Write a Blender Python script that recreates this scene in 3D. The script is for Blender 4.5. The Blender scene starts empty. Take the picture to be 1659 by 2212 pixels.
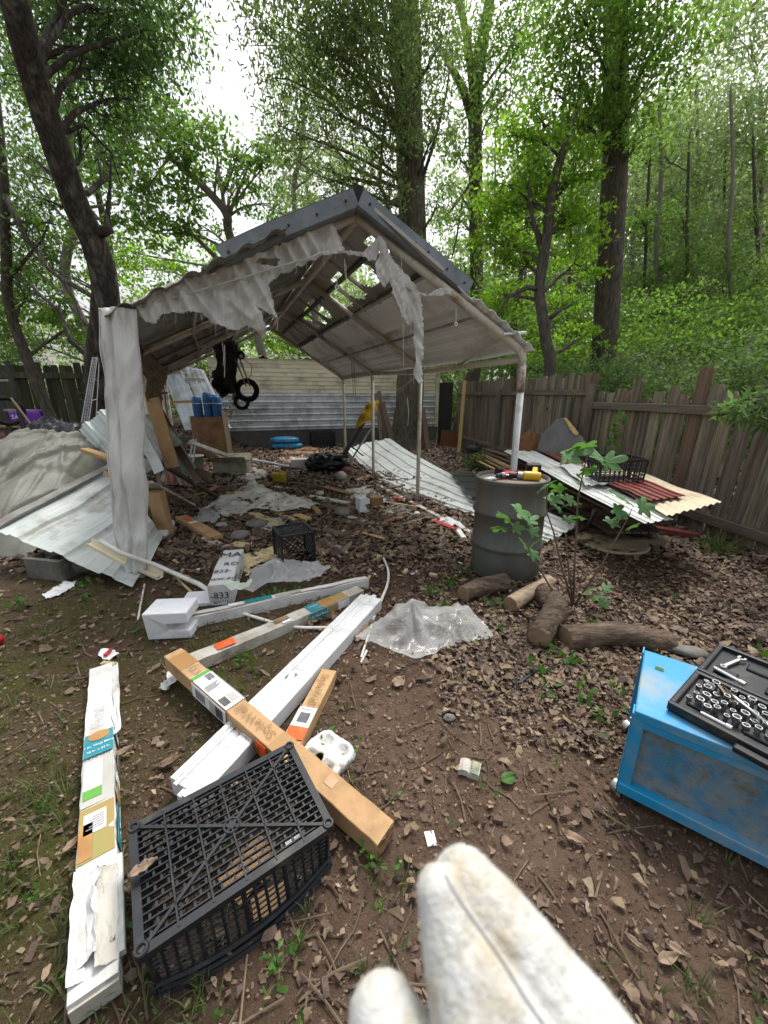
import bpy, bmesh, math, random
import numpy as np
from mathutils import Vector, Matrix, Euler
from mathutils.noise import noise as pnoise
R = math.radians
V = Vector
scene = bpy.context.scene
C = scene.collection
random.seed(7)
rng = np.random.default_rng(7)

# ---------------------------------------------------------------- camera
EYE = 1.5
PITCH = R(16.5)
cam_data = bpy.data.cameras.new('camera')
cam_data.sensor_fit = 'HORIZONTAL'
cam_data.sensor_width = 36.0
cam_data.lens = 18.0
cam_data.clip_start = 0.02
cam_data.clip_end = 500.0
cam_data.dof.use_dof = True
cam_data.dof.focus_distance = 1.9
cam_data.dof.aperture_fstop = 5.0
camera = bpy.data.objects.new('camera', cam_data)
C.objects.link(camera)
camera.location = (0, 0, EYE)
camera.rotation_euler = (R(90) - PITCH, 0, 0)
scene.camera = camera

# ---------------------------------------------------------------- sky, overcast
SUN_EL, SUN_AZ = R(62), R(25)
world = bpy.data.worlds.new('World')
scene.world = world
world.use_nodes = True
wn = world.node_tree
bg = wn.nodes['Background']
sky = wn.nodes.new('ShaderNodeTexSky')
sky.sky_type = 'NISHITA'
sky.sun_disc = False
sky.sun_elevation = SUN_EL
sky.sun_rotation = SUN_AZ
sky.air_density = 1.6
sky.dust_density = 6.0
hsv = wn.nodes.new('ShaderNodeHueSaturation')
hsv.inputs['Saturation'].default_value = 0.30
hsv.inputs['Value'].default_value = 1.0
wn.links.new(sky.outputs[0], hsv.inputs['Color'])
wn.links.new(hsv.outputs[0], bg.inputs['Color'])
bg.inputs['Strength'].default_value = 0.15

# ---------------------------------------------------------------- soft sun behind cloud
sd = bpy.data.lights.new('sun', 'SUN')
sd.energy = 1.5
sd.angle = R(16)
sd.color = (1.0, 0.97, 0.92)
sun = bpy.data.objects.new('sun', sd)
C.objects.link(sun)
sdir = V((math.sin(SUN_AZ) * math.cos(SUN_EL), math.cos(SUN_AZ) * math.cos(SUN_EL), math.sin(SUN_EL)))
sun.rotation_euler = sdir.to_track_quat('Z', 'Y').to_euler()

scene.view_settings.view_transform = 'Standard'
scene.view_settings.look = 'None'
scene.view_settings.gamma = 1.0
scene.view_settings.use_curve_mapping = False
scene.view_settings.exposure = 0.76
scene.render.engine = 'CYCLES'
scene.cycles.use_denoising = True
scene.cycles.max_bounces = 8
scene.cycles.transparent_max_bounces = 16

# ---------------------------------------------------------------- measuring helpers
# photograph measurements (1659 x 2212 grid) turned into places on the ground or at a distance
FP = 829.5
SP, CP = math.sin(PITCH), math.cos(PITCH)
def ray(px, py):
    x = (px - 829.5) / FP
    y = (py - 1106) / FP
    return V((x, CP - y * SP, -SP - y * CP))
def G(px, py, z=0.0):
    d = ray(px, py)
    return V((0, 0, EYE)) + d * ((z - EYE) / d.z)
def A(px, py, Y):
    d = ray(px, py)
    return V((0, 0, EYE)) + d * (Y / d.y)
def onplane(px, py, P0, N):
    d = ray(px, py)
    return V((0, 0, EYE)) + d * ((P0 - V((0, 0, EYE))).dot(N) / d.dot(N))
def gz(x, y):
    """ground height: nearly level yard with shallow lumps, rising to the back left corner"""
    a = min(1, max(0, (y - 5.6) / 3.2)); b = min(1, max(0, (-x - 4.0) / 1.6))
    return 0.62 * a * a * (3 - 2 * a) * b * b * (3 - 2 * b) + 0.014 * pnoise(V((x * 0.9, y * 0.9, 3.1))) + 0.006 * pnoise(V((x * 4, y * 4, 8.0)))

# ---------------------------------------------------------------- object helpers
def tag(o, label=None, cat=None, group=None, kind=None):
    if label: o['label'] = label
    if cat: o['category'] = cat
    if group: o['group'] = group
    if kind: o['kind'] = kind
    return o
def thing(name, label, cat, loc=(0, 0, 0), group=None, rot=None):
    o = bpy.data.objects.new(name, None)
    o.empty_display_size = 0.1
    C.objects.link(o)
    o.location = loc
    if rot is not None: o.rotation_euler = rot
    return tag(o, label, cat, group)
def basis(p0, p1, up=V((0, 0, 1))):
    x = (V(p1) - V(p0)).normalized()
    u = V(up)
    if abs(x.dot(u.normalized())) > 0.98: u = V((0, 1, 0))
    y = u.cross(x).normalized()
    z = x.cross(y)
    return Matrix((x, y, z)).transposed()
class MB:
    def __init__(s):
        s.v = []; s.f = []; s.m = []; s.cur = 0
    def add(s, vs, fs):
        b = len(s.v)
        s.v += [V(q) for q in vs]
        s.f += [[i + b for i in f] for f in fs]
        s.m += [s.cur] * len(fs)
        return s
    def box(s, c, size, rot=None, taper=1.0):
        c = V(c); hx, hy, hz = [q / 2 for q in size]
        vs = []
        for z in (-1, 1):
            k = taper if z > 0 else 1
            for x, y in ((-1, -1), (1, -1), (1, 1), (-1, 1)):
                q = V((x * hx * k, y * hy * k, z * hz))
                if rot is not None: q = rot @ q
                vs.append(c + q)
        return s.add(vs, [(3, 2, 1, 0), (4, 5, 6, 7), (0, 1, 5, 4), (1, 2, 6, 5), (2, 3, 7, 6), (3, 0, 4, 7)])
    def beam(s, p0, p1, w, h, up=V((0, 0, 1)), n=1, warp=0.0):
        B = basis(p0, p1, up); p0 = V(p0); p1 = V(p1)
        vs = []; fs = []
        for i in range(n + 1):
            c = p0.lerp(p1, i / n)
            if warp: c = c + B @ V((0, warp * random.uniform(-1, 1), warp * random.uniform(-1, 1)))
            for y, z in ((-1, -1), (1, -1), (1, 1), (-1, 1)):
                vs.append(c + B @ V((0, y * w / 2, z * h / 2)))
        for i in range(n):
            for k in range(4):
                fs.append((4 * i + k, 4 * i + (k + 1) % 4, 4 * i + 4 + (k + 1) % 4, 4 * i + 4 + k))
        fs.append((3, 2, 1, 0)); fs.append(tuple(4 * n + k for k in range(4)))
        return s.add(vs, fs)
    def tube(s, pts, rad, seg=8, caps=True, rough=0.0):
        pts = [V(p) for p in pts]
        n = len(pts)
        if not hasattr(rad, '__len__'): rad = [rad] * n
        vs = []; fs = []
        t0 = (pts[1] - pts[0]).normalized()
        ref = V((0, 0, 1)) if abs(t0.z) < 0.9 else V((1, 0, 0))
        a = t0.cross(ref).normalized()
        for i, p in enumerate(pts):
            t = (pts[min(i + 1, n - 1)] - pts[max(i - 1, 0)]).normalized()
            a = (a - t * a.dot(t)).normalized()
            b = t.cross(a)
            for k in range(seg):
                th = 2 * math.pi * k / seg
                r = rad[i]
                if rough:
                    r *= 1 + rough * pnoise(V((k * 1.7, i * 0.9, p.x * 3)))
                vs.append(p + (a * math.cos(th) + b * math.sin(th)) * r)
        for i in range(n - 1):
            for k in range(seg):
                fs.append((i * seg + k, i * seg + (k + 1) % seg, (i + 1) * seg + (k + 1) % seg, (i + 1) * seg + k))
        if caps:
            fs.append(tuple(range(seg - 1, -1, -1))); fs.append(tuple((n - 1) * seg + k for k in range(seg)))
        return s.add(vs, fs)
    def lathe(s, prof, c=(0, 0, 0), rot=None, seg=24, close=False):
        c = V(c); vs = []; fs = []
        n = len(prof)
        for r, z in prof:
            for k in range(seg):
                th = 2 * math.pi * k / seg
                q = V((r * math.cos(th), r * math.sin(th), z))
                if rot is not None: q = rot @ q
                vs.append(c + q)
        for i in range(n - 1):
            for k in range(seg):
                fs.append((i * seg + k, i * seg + (k + 1) % seg, (i + 1) * seg + (k + 1) % seg, (i + 1) * seg + k))
        if prof[0][0] > 1e-6 and not close: fs.append(tuple(range(seg - 1, -1, -1)))
        if prof[-1][0] > 1e-6 and not close: fs.append(tuple((n - 1) * seg + k for k in range(seg)))
        return s.add(vs, fs)
    def ring(s, c, r, w, rot=None, seg=24, sec=8):
        prof = [(r + w * math.cos(2 * math.pi * k / sec), w * math.sin(2 * math.pi * k / sec)) for k in range(sec + 1)]
        return s.lathe(prof, c, rot, seg, close=True)
    def grid(s, fn, nu, nv, thick=0.0, mask=None):
        """sheet fn(u,v)->Vector; thick gives it a second face; mask(u,v)->keep"""
        P = [[V(fn(i / nu, j / nv)) for i in range(nu + 1)] for j in range(nv + 1)]
        keep = {}
        for j in range(nv):
            for i in range(nu):
                keep[i, j] = True if mask is None else mask((i + .5) / nu, (j + .5) / nv)
        W = nu + 1
        vs = [q for row in P for q in row]
        fs = [(j * W + i, j * W + i + 1, (j + 1) * W + i + 1, (j + 1) * W + i) for (i, j), k in keep.items() if k]
        if thick:
            N = len(vs)
            nor = []
            for j in range(nv + 1):
                for i in range(nu + 1):
                    du = P[j][min(i + 1, nu)] - P[j][max(i - 1, 0)]
                    dv = P[min(j + 1, nv)][i] - P[max(j - 1, 0)][i]
                    nn = du.cross(dv)
                    nor.append(nn.normalized() if nn.length > 1e-12 else V((0, 0, 1)))
            vs = vs + [q - m * thick for q, m in zip(vs, nor)]
            back = [tuple(reversed([q + N for q in f])) for f in fs]
            edge = {}
            for f in fs:
                for a, b in zip(f, f[1:] + f[:1]): edge[a, b] = 1
            side = [(b, a, a + N, b + N) for (a, b) in edge if (b, a) not in edge]
            fs = fs + back + side
        return s.add(vs, fs)
    def build(s, name, mat, parent=None, local=False, smooth=False, origin=None):
        vs = s.v
        if parent is not None:
            off = V((0, 0, 0)) if local else V(parent.location)
        elif origin is not None: off = V(origin)
        else:
            xs = [q.x for q in vs]; ys = [q.y for q in vs]; zs = [q.z for q in vs]
            off = V(((min(xs) + max(xs)) / 2, (min(ys) + max(ys)) / 2, min(zs)))
        me = bpy.data.meshes.new(name)
        used = sorted(set(i for f in s.f for i in f))
        mp = {i: k for k, i in enumerate(used)}
        me.from_pydata([vs[i] - off for i in used], [], [[mp[i] for i in f] for f in s.f])
        mats = mat if isinstance(mat, (list, tuple)) else [mat]
        for q in mats: me.materials.append(q)
        if len(mats) > 1: me.polygons.foreach_set('material_index', s.m)
        if smooth: me.polygons.foreach_set('use_smooth', [True] * len(me.polygons))
        me.update()
        o = bpy.data.objects.new(name, me)
        C.objects.link(o)
        if parent is not None:
            o.parent = parent
        else: o.location = off
        return o
def bevel(o, w=0.003, seg=1):
    m = o.modifiers.new('bevel', 'BEVEL'); m.width = w; m.segments = seg; m.limit_method = 'ANGLE'; m.angle_limit = R(35)
    return o
def smooth_path(pts, k=2):
    P = [V(p) for p in pts]
    for _ in range(k):
        Q = [P[0]]
        for a, b in zip(P, P[1:]): Q += [a.lerp(b, .25), a.lerp(b, .75)]
        P = Q + [P[-1]]
    return P
def beam_obj(name, p0, p1, w, h, mat, parent=None, up=V((0, 0, 1)), n=6, warp=0.0, ch=0.12, taper=None, crush=0.0):
    """a board: own axes along its length so the grain follows it"""
    p0 = V(p0); p1 = V(p1); L = (p1 - p0).length
    B = basis(p0, p1, up); mb = MB()
    c = min(w, h) * ch
    sec = [(-w / 2 + c, -h / 2), (w / 2 - c, -h / 2), (w / 2, -h / 2 + c), (w / 2, h / 2 - c), (w / 2 - c, h / 2), (-w / 2 + c, h / 2), (-w / 2, h / 2 - c), (-w / 2, -h / 2 + c)]
    vs = []; fs = []
    sx = random.uniform(0, 50)
    for i in range(n + 1):
        u = i / n; X = (u - .5) * L
        wy = warp * pnoise(V((sx, u * 2.2, 0))); wz = warp * pnoise(V((sx, u * 2.2, 9)))
        k = 1 if taper is None else (1 + (taper - 1) * u)
        for y, z in sec:
            cy = crush * (pnoise(V((X * 9 + sx, y * 14, z * 14))) + .7 * pnoise(V((X * 28 + sx, y * 40, z * 40 + 3)))) if crush else 0
            cz = crush * (pnoise(V((X * 9 + sx, y * 14 + 7, z * 14))) + .7 * pnoise(V((X * 28 + sx, y * 40 + 5, z * 40)))) if crush else 0
            vs.append((X, y * k + wy + cy, z * k + wz + (cz if z > 0 else 0)))
    for i in range(n):
        for k in range(8): fs.append((8 * i + k, 8 * i + (k + 1) % 8, 8 * i + 8 + (k + 1) % 8, 8 * i + 8 + k))
    fs.append(tuple(range(7, -1, -1))); fs.append(tuple(8 * n + k for k in range(8)))
    mb.add(vs, fs)
    o = mb.build(name, mat, None, origin=(0, 0, 0))
    mid = (p0 + p1) / 2
    o.rotation_euler = B.to_euler()
    if parent is not None:
        o.parent = parent; o.location = mid - V(parent.location)
    else: o.location = mid
    return o
def text(body, size, pos, xdir, nrm, mat, parent, outline=0.0, name='lettering', sx=1.0, align='CENTER'):
    cu = bpy.data.curves.new(name, 'FONT')
    cu.body = body; cu.size = size; cu.align_x = align; cu.align_y = 'CENTER'
    if outline:
        cu.fill_mode = 'NONE'; cu.bevel_depth = outline; cu.bevel_resolution = 0
    else:
        cu.extrude = 0.0004
    cu.resolution_u = 2
    cu.materials.append(mat)
    tmp = bpy.data.objects.new(name, cu); C.objects.link(tmp)
    me = bpy.data.meshes.new_from_object(tmp.evaluated_get(bpy.context.evaluated_depsgraph_get()))
    bpy.data.objects.remove(tmp); bpy.data.curves.remove(cu)
    if not me.materials: me.materials.append(mat)
    o = bpy.data.objects.new(name, me)
    C.objects.link(o)
    z = V(nrm).normalized(); x = V(xdir); x = (x - z * x.dot(z)).normalized(); y = z.cross(x)
    o.rotation_euler = Matrix((x, y, z)).transposed().to_euler()
    o.scale = (sx, 1, 1)
    o.parent = parent; o.location = V(pos) - V(parent.location)
    return o

# ---------------------------------------------------------------- materials
def mat(name, c1, c2=None, scale=6.0, rough=0.7, bump=0.0, bscale=None, metal=0.0, stretch=None, rand=0.0,
        dirt=None, dscale=2.0, damt=0.5, detail=6.0, spec=0.3, island=0.0, contrast=(0.35, 0.65), sss=None):
    m = bpy.data.materials.new(name); m.use_nodes = True
    nt = m.node_tree; N = nt.nodes; L = nt.links
    p = N['Principled BSDF']
    p.inputs['Roughness'].default_value = rough
    p.inputs['Metallic'].default_value = metal
    p.inputs['Specular IOR Level'].default_value = spec
    tc = N.new('ShaderNodeTexCoord')
    mp = N.new('ShaderNodeMapping')
    L.new(tc.outputs['Object'], mp.inputs[0])
    if stretch: mp.inputs['Scale'].default_value = stretch
    oi = N.new('ShaderNodeObjectInfo')
    ad = N.new('ShaderNodeVectorMath'); ad.operation = 'MULTIPLY_ADD'
    L.new(oi.outputs['Random'], ad.inputs[0]); ad.inputs[1].default_value = (37, 19, 53)
    L.new(mp.outputs[0], ad.inputs[2])
    vec = ad.outputs[0]
    col = None
    if c2 is not None:
        nz = N.new('ShaderNodeTexNoise'); nz.inputs['Scale'].default_value = scale
        nz.inputs['Detail'].default_value = detail; nz.inputs['Roughness'].default_value = 0.62
        L.new(vec, nz.inputs['Vector'])
        rp = N.new('ShaderNodeValToRGB')
        rp.color_ramp.elements[0].position = contrast[0]; rp.color_ramp.elements[0].color = (*c1, 1)
        rp.color_ramp.elements[1].position = contrast[1]; rp.color_ramp.elements[1].color = (*c2, 1)
        L.new(nz.outputs['Fac'], rp.inputs[0]); col = rp.outputs[0]
    else:
        rgb = N.new('ShaderNodeRGB'); rgb.outputs[0].default_value = (*c1, 1); col = rgb.outputs[0]
    if dirt is not None:
        n2 = N.new('ShaderNodeTexNoise'); n2.inputs['Scale'].default_value = dscale; n2.inputs['Detail'].default_value = 8
        n2.inputs['Roughness'].default_value = 0.7
        L.new(vec, n2.inputs['Vector'])
        r2 = N.new('ShaderNodeValToRGB')
        r2.color_ramp.elements[0].position = 0.62 - damt * 0.35; r2.color_ramp.elements[0].color = (0, 0, 0, 1)
        r2.color_ramp.elements[1].position = 0.78 - damt * 0.2; r2.color_ramp.elements[1].color = (1, 1, 1, 1)
        L.new(n2.outputs['Fac'], r2.inputs[0])
        mx = N.new('ShaderNodeMix'); mx.data_type = 'RGBA'
        L.new(r2.outputs[0], mx.inputs[0]); L.new(col, mx.inputs[6]); mx.inputs[7].default_value = (*dirt, 1)
        col = mx.outputs[2]
    if rand or island:
        hs = N.new('ShaderNodeHueSaturation')
        src = oi.outputs['Random']
        amt = rand
        if island:
            ge = N.new('ShaderNodeNewGeometry'); src = ge.outputs['Random Per Island']; amt = island
        mr = N.new('ShaderNodeMapRange'); L.new(src, mr.inputs[0])
        mr.inputs[3].default_value = 1 - amt; mr.inputs[4].default_value = 1 + amt
        L.new(mr.outputs[0], hs.inputs['Value'])
        mr2 = N.new('ShaderNodeMapRange'); L.new(src, mr2.inputs[0])
        mr2.inputs[3].default_value = 0.5 - amt * 0.035; mr2.inputs[4].default_value = 0.5 + amt * 0.05
        L.new(mr2.outputs[0], hs.inputs['Hue'])
        L.new(col, hs.inputs['Color']); col = hs.outputs[0]
    L.new(col, p.inputs['Base Color'])
    if bump:
        nb = N.new('ShaderNodeTexNoise'); nb.inputs['Scale'].default_value = bscale or scale * 2; nb.inputs['Detail'].default_value = 8
        nb.inputs['Roughness'].default_value = 0.65
        L.new(vec, nb.inputs['Vector'])
        b = N.new('ShaderNodeBump'); b.inputs['Strength'].default_value = bump; b.inputs['Distance'].default_value = 0.02
        L.new(nb.outputs['Fac'], b.inputs['Height']); L.new(b.outputs[0], p.inputs['Normal'])
    return m
def leafmat(name, c1, trans, island=0.35, tw=0.45, rough=0.55):
    """thin leaf: light comes through it"""
    m = mat(name, c1, tuple(q * 1.35 for q in c1), 1.2, rough, island=island, spec=0.35)
    nt = m.node_tree; N = nt.nodes; L = nt.links
    p = N['Principled BSDF']; out = N['Material Output']
    src = p.inputs['Base Color'].links[0].from_socket
    t = N.new('ShaderNodeBsdfTranslucent')
    mul = N.new('ShaderNodeMix'); mul.data_type = 'RGBA'; mul.blend_type = 'MULTIPLY'; mul.inputs[0].default_value = 1
    L.new(src, mul.inputs[6]); mul.inputs[7].default_value = (*trans, 1)
    L.new(mul.outputs[2], t.inputs['Color'])
    mx = N.new('ShaderNodeMixShader'); mx.inputs[0].default_value = tw
    L.new(p.outputs[0], mx.inputs[1]); L.new(t.outputs[0], mx.inputs[2]); L.new(mx.outputs[0], out.inputs[0])
    return m
def filmmat(name, col, alpha=0.45, rough=0.25, dirt=None, amt=0.4):
    """clear or milky plastic film: part of the light passes straight through"""
    m = mat(name, col, None, rough=rough, spec=0.6, dirt=dirt, dscale=7.0, damt=amt)
    nt = m.node_tree; N = nt.nodes; L = nt.links
    p = N['Principled BSDF']; out = N['Material Output']
    t = N.new('ShaderNodeBsdfTransparent')
    lw = N.new('ShaderNodeLayerWeight'); lw.inputs[0].default_value = 0.35
    mr = N.new('ShaderNodeMapRange'); L.new(lw.outputs['Facing'], mr.inputs[0])
    mr.inputs[3].default_value = alpha; mr.inputs[4].default_value = min(1, alpha + 0.45)
    mx = N.new('ShaderNodeMixShader')
    L.new(mr.outputs[0], mx.inputs[0]); L.new(t.outputs[0], mx.inputs[1]); L.new(p.outputs[0], mx.inputs[2])
    L.new(mx.outputs[0], out.inputs[0])
    return m

M = {}
M['fence'] = mat('fence_wood', (0.155, 0.125, 0.092), (0.31, 0.255, 0.192), 3, 0.9, 0.5, 8, stretch=(9, 9, 0.7), rand=0.28, dirt=(0.06, 0.06, 0.045), dscale=2.2, damt=0.5)
M['fence_brown'] = mat('fence_wood_brown', (0.125, 0.08, 0.057), (0.21, 0.14, 0.10), 3, 0.9, 0.5, 8, stretch=(9, 9, 0.7), rand=0.2)
M['fence_rail'] = mat('fence_rail_wood', (0.10, 0.08, 0.06), (0.2, 0.165, 0.13), 3, 0.9, 0.5, 8, stretch=(0.7, 9, 9), rand=0.15)
M['fence_old'] = mat('mossy_fence_wood', (0.05, 0.048, 0.03), (0.10, 0.095, 0.06), 3, 0.95, 0.5, 8, stretch=(9, 9, 0.7), rand=0.3, dirt=(0.03, 0.04, 0.018), dscale=1.3, damt=0.6)
M['new_wood'] = mat('yellow_pine', (0.42, 0.28, 0.12), (0.55, 0.38, 0.18), 3, 0.75, 0.2, 10, stretch=(9, 9, 0.8), rand=0.15)
M['lumber'] = mat('cut_lumber', (0.34, 0.21, 0.10), (0.48, 0.31, 0.16), 3, 0.8, 0.3, 10, stretch=(0.8, 10, 10), rand=0.25, dirt=(0.12, 0.08, 0.05), dscale=3, damt=0.4)
M['old_lumber'] = mat('weathered_lumber', (0.12, 0.085, 0.06), (0.24, 0.17, 0.12), 3, 0.9, 0.5, 10, stretch=(0.8, 10, 10), rand=0.3, dirt=(0.05, 0.04, 0.03), dscale=3, damt=0.5)
M['white_board'] = mat('flaking_white_board', (0.55, 0.53, 0.46), (0.42, 0.39, 0.32), 5, 0.8, 0.3, 14, rand=0.15, dirt=(0.16, 0.13, 0.09), dscale=5, damt=0.45)
M['siding'] = mat('cream_siding', (0.80, 0.73, 0.55), (0.72, 0.65, 0.48), 2, 0.55, 0.05, 20, rand=0.06, dirt=(0.3, 0.26, 0.18), dscale=1.2, damt=0.35)
M['galv'] = mat('galvanised_sheet', (0.62, 0.65, 0.68), (0.52, 0.55, 0.58), 3, 0.42, 0.04, 30, metal=0.35, rand=0.1, dirt=(0.25, 0.25, 0.24), dscale=1.5, damt=0.4)
M['white_sheet'] = mat('white_sheet_metal', (0.66, 0.68, 0.66), (0.58, 0.60, 0.58), 3, 0.42, 0.03, 20, rand=0.04, dirt=(0.33, 0.31, 0.26), dscale=2.6, damt=0.28, spec=0.45)
M['green_sheet'] = mat('pale_green_sheet_metal', (0.52, 0.56, 0.53), (0.45, 0.49, 0.47), 3, 0.45, 0.03, 20, rand=0.06, dirt=(0.25, 0.23, 0.18), dscale=3, damt=0.35, spec=0.45)
M['grey_sheet'] = mat('dull_grey_sheet_metal', (0.30, 0.30, 0.28), (0.22, 0.21, 0.19), 3, 0.6, 0.05, 20, rand=0.1, dirt=(0.13, 0.11, 0.08), dscale=3, damt=0.45)
M['roof_under'] = mat('roof_sheet', (0.82, 0.83, 0.84), (0.74, 0.75, 0.76), 2, 0.5, 0.04, 20, rand=0.06, dirt=(0.36, 0.33, 0.28), dscale=1.6, damt=0.3)
M['roof_dark'] = mat('dark_roof_board', (0.09, 0.085, 0.08), (0.15, 0.14, 0.13), 2, 0.8, 0.2, 10, rand=0.2)
M['roof_panel'] = mat('bare_roof_panel', (0.40, 0.39, 0.36), (0.48, 0.465, 0.43), 2, 0.8, 0.1, 10, rand=0.15, dirt=(0.12, 0.1, 0.08), dscale=2, damt=0.4)
M['red_sheet'] = mat('red_sheet_metal', (0.23, 0.055, 0.05), (0.17, 0.045, 0.04), 3, 0.5, 0.04, 20, rand=0.12, dirt=(0.16, 0.07, 0.05), dscale=3, damt=0.35)
M['tan_sheet'] = mat('tan_corrugated_sheet', (0.60, 0.52, 0.37), (0.52, 0.45, 0.32), 3, 0.6, 0.05, 20, dirt=(0.38, 0.31, 0.2), dscale=2.5, damt=0.35)
M['trim'] = mat('blue_grey_trim', (0.14, 0.16, 0.175), (0.2, 0.22, 0.235), 4, 0.45, 0.03, 25, metal=0.35, rand=0.05, dirt=(0.12, 0.12, 0.11), dscale=6, damt=0.4)
M['pipe'] = mat('cream_pipe', (0.60, 0.56, 0.47), (0.52, 0.47, 0.38), 4, 0.45, 0.04, 20, rand=0.08, dirt=(0.24, 0.15, 0.09), dscale=6, damt=0.3)
M['pipe_rust'] = mat('rusty_white_pipe', (0.62, 0.60, 0.56), (0.58, 0.56, 0.52), 4, 0.5, 0.1, 30, dirt=(0.18, 0.075, 0.035), dscale=9, damt=0.75)
M['pipe_white'] = mat('white_pipe', (0.68, 0.69, 0.70), (0.6, 0.61, 0.61), 4, 0.4, 0.02, 30, dirt=(0.4, 0.36, 0.3), dscale=5, damt=0.25)
M['pvc'] = mat('white_pvc', (0.72, 0.71, 0.66), (0.64, 0.62, 0.56), 5, 0.4, 0.02, 30, rand=0.06, dirt=(0.4, 0.36, 0.26), dscale=6, damt=0.3)
M['tarp'] = mat('tattered_white_tarp', (0.78, 0.775, 0.75), (0.68, 0.67, 0.64), 7, 0.75, 0.35, 40, stretch=(3, 3, .7), dirt=(0.36, 0.33, 0.27), dscale=2.2, damt=0.26)
M['tarp_post'] = mat('white_vinyl_tarp', (0.80, 0.80, 0.79), (0.74, 0.74, 0.72), 4, 0.5, 0.2, 30, stretch=(3, 3, .8), dirt=(0.44, 0.42, 0.35), dscale=3, damt=0.24)
M['tarp_brown'] = mat('rotten_brown_cloth', (0.30, 0.22, 0.15), (0.17, 0.12, 0.08), 5, 0.95, 0.5, 16, dirt=(0.45, 0.38, 0.28), dscale=4, damt=0.3)
M['tarp_grey'] = mat('grey_green_tarp', (0.225, 0.228, 0.19), (0.165, 0.165, 0.135), 3, 0.5, 0.3, 18, spec=0.45, dirt=(0.12, 0.11, 0.075), dscale=2.5, damt=0.45)
M['black_film'] = mat('black_bag_film', (0.008, 0.0085, 0.010), (0.012, 0.0125, 0.015), 5, 0.36, 0.15, 30, spec=0.35)
M['black_plastic'] = mat('black_plastic', (0.011, 0.012, 0.015), (0.018, 0.02, 0.024), 8, 0.42, 0.05, 40, spec=0.35, dirt=(0.07, 0.062, 0.05), dscale=8, damt=0.2)
M['rubber'] = mat('black_rubber', (0.012, 0.012, 0.013), None, rough=0.7)
M['black_metal'] = mat('black_metal', (0.02, 0.02, 0.022), (0.035, 0.034, 0.033), 8, 0.5, 0.05, 30)
M['steel'] = mat('bright_steel', (0.62, 0.62, 0.61), (0.5, 0.5, 0.49), 12, 0.22, 0.03, 40, metal=1.0)
M['steel_dull'] = mat('dull_steel', (0.38, 0.38, 0.37), (0.28, 0.28, 0.27), 12, 0.45, 0.05, 40, metal=0.9)
M['drum'] = mat('faded_drum_steel', (0.082, 0.088, 0.08), (0.118, 0.122, 0.108), 3, 0.6, 0.08, 30, stretch=(2.5, 2.5, .7), dirt=(0.13, 0.085, 0.055), dscale=2.0, damt=0.38)
M['drum_top'] = mat('rusty_drum_top', (0.26, 0.21, 0.165), (0.19, 0.145, 0.11), 6, 0.8, 0.15, 30, dirt=(0.11, 0.075, 0.05), dscale=5, damt=0.4)
M['lid'] = mat('tan_drum_lid', (0.42, 0.35, 0.24), (0.34, 0.275, 0.185), 5, 0.75, 0.12, 30, dirt=(0.14, 0.09, 0.05), dscale=4, damt=0.4)
M['cardboard'] = mat('cardboard', (0.45, 0.285, 0.145), (0.39, 0.24, 0.12), 4, 0.85, 0.08, 40, rand=0.08, dirt=(0.25, 0.155, 0.08), dscale=5, damt=0.36)
M['cardboard_old'] = mat('damp_cardboard', (0.34, 0.20, 0.105), (0.24, 0.14, 0.07), 4, 0.9, 0.15, 30, rand=0.12, dirt=(0.12, 0.08, 0.05), dscale=3, damt=0.4)
M['tape'] = mat('brown_packing_tape', (0.33, 0.185, 0.07), None, rough=0.3, spec=0.5)
M['carton'] = mat('white_carton', (0.60, 0.60, 0.585), (0.54, 0.54, 0.525), 5, 0.7, 0.1, 30, dirt=(0.34, 0.30, 0.23), dscale=4, damt=0.3)
M['carton_grimy'] = mat('grimy_white_carton', (0.52, 0.505, 0.46), (0.42, 0.40, 0.34), 6, 0.75, 0.15, 30, dirt=(0.22, 0.18, 0.125), dscale=4.5, damt=0.5)
M['vinyl'] = mat('white_vinyl', (0.66, 0.665, 0.67), (0.61, 0.615, 0.62), 5, 0.4, 0.02, 30, dirt=(0.4, 0.36, 0.3), dscale=14, damt=0.18)
M['foam'] = mat('white_foam', (0.68, 0.69, 0.71), (0.63, 0.64, 0.67), 8, 0.85, 0.2, 60, dirt=(0.5, 0.46, 0.38), dscale=4, damt=0.15)
M['foam_yellow'] = mat('yellowed_foam', (0.56, 0.47, 0.27), (0.46, 0.37, 0.19), 8, 0.9, 0.25, 40, rand=0.12, dirt=(0.22, 0.16, 0.09), dscale=6, damt=0.35)
M['paper'] = mat('white_paper', (0.74, 0.74, 0.75), (0.66, 0.66, 0.67), 8, 0.8, dirt=(0.35, 0.33, 0.31), dscale=12, damt=0.28, rand=0.05)
M['ink'] = mat('black_ink', (0.03, 0.03, 0.032), None, rough=0.7)
M['ink_grey'] = mat('grey_ink', (0.22, 0.22, 0.23), None, rough=0.8)
M['ink_brown'] = mat('brown_print', (0.14, 0.07, 0.028), None, rough=0.8)
M['label_white'] = mat('white_label', (0.74, 0.75, 0.76), None, rough=0.45, dirt=(0.5, 0.5, 0.5), dscale=20, damt=0.3)
M['label_teal'] = mat('teal_print', (0.02, 0.20, 0.25), None, rough=0.5, dirt=(0.3, 0.33, 0.33), dscale=9, damt=0.15)
M['label_olive'] = mat('olive_print', (0.27, 0.24, 0.08), (0.33, 0.21, 0.075), 6, 0.5)
M['label_green'] = mat('green_print', (0.10, 0.30, 0.05), None, rough=0.5)
M['label_blue'] = mat('blue_print', (0.09, 0.22, 0.5), None, rough=0.5)
M['label_orange'] = mat('orange_sticker', (0.80, 0.10, 0.02), None, rough=0.5, dirt=(0.62, 0.2, 0.1), dscale=18, damt=0.3)
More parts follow.
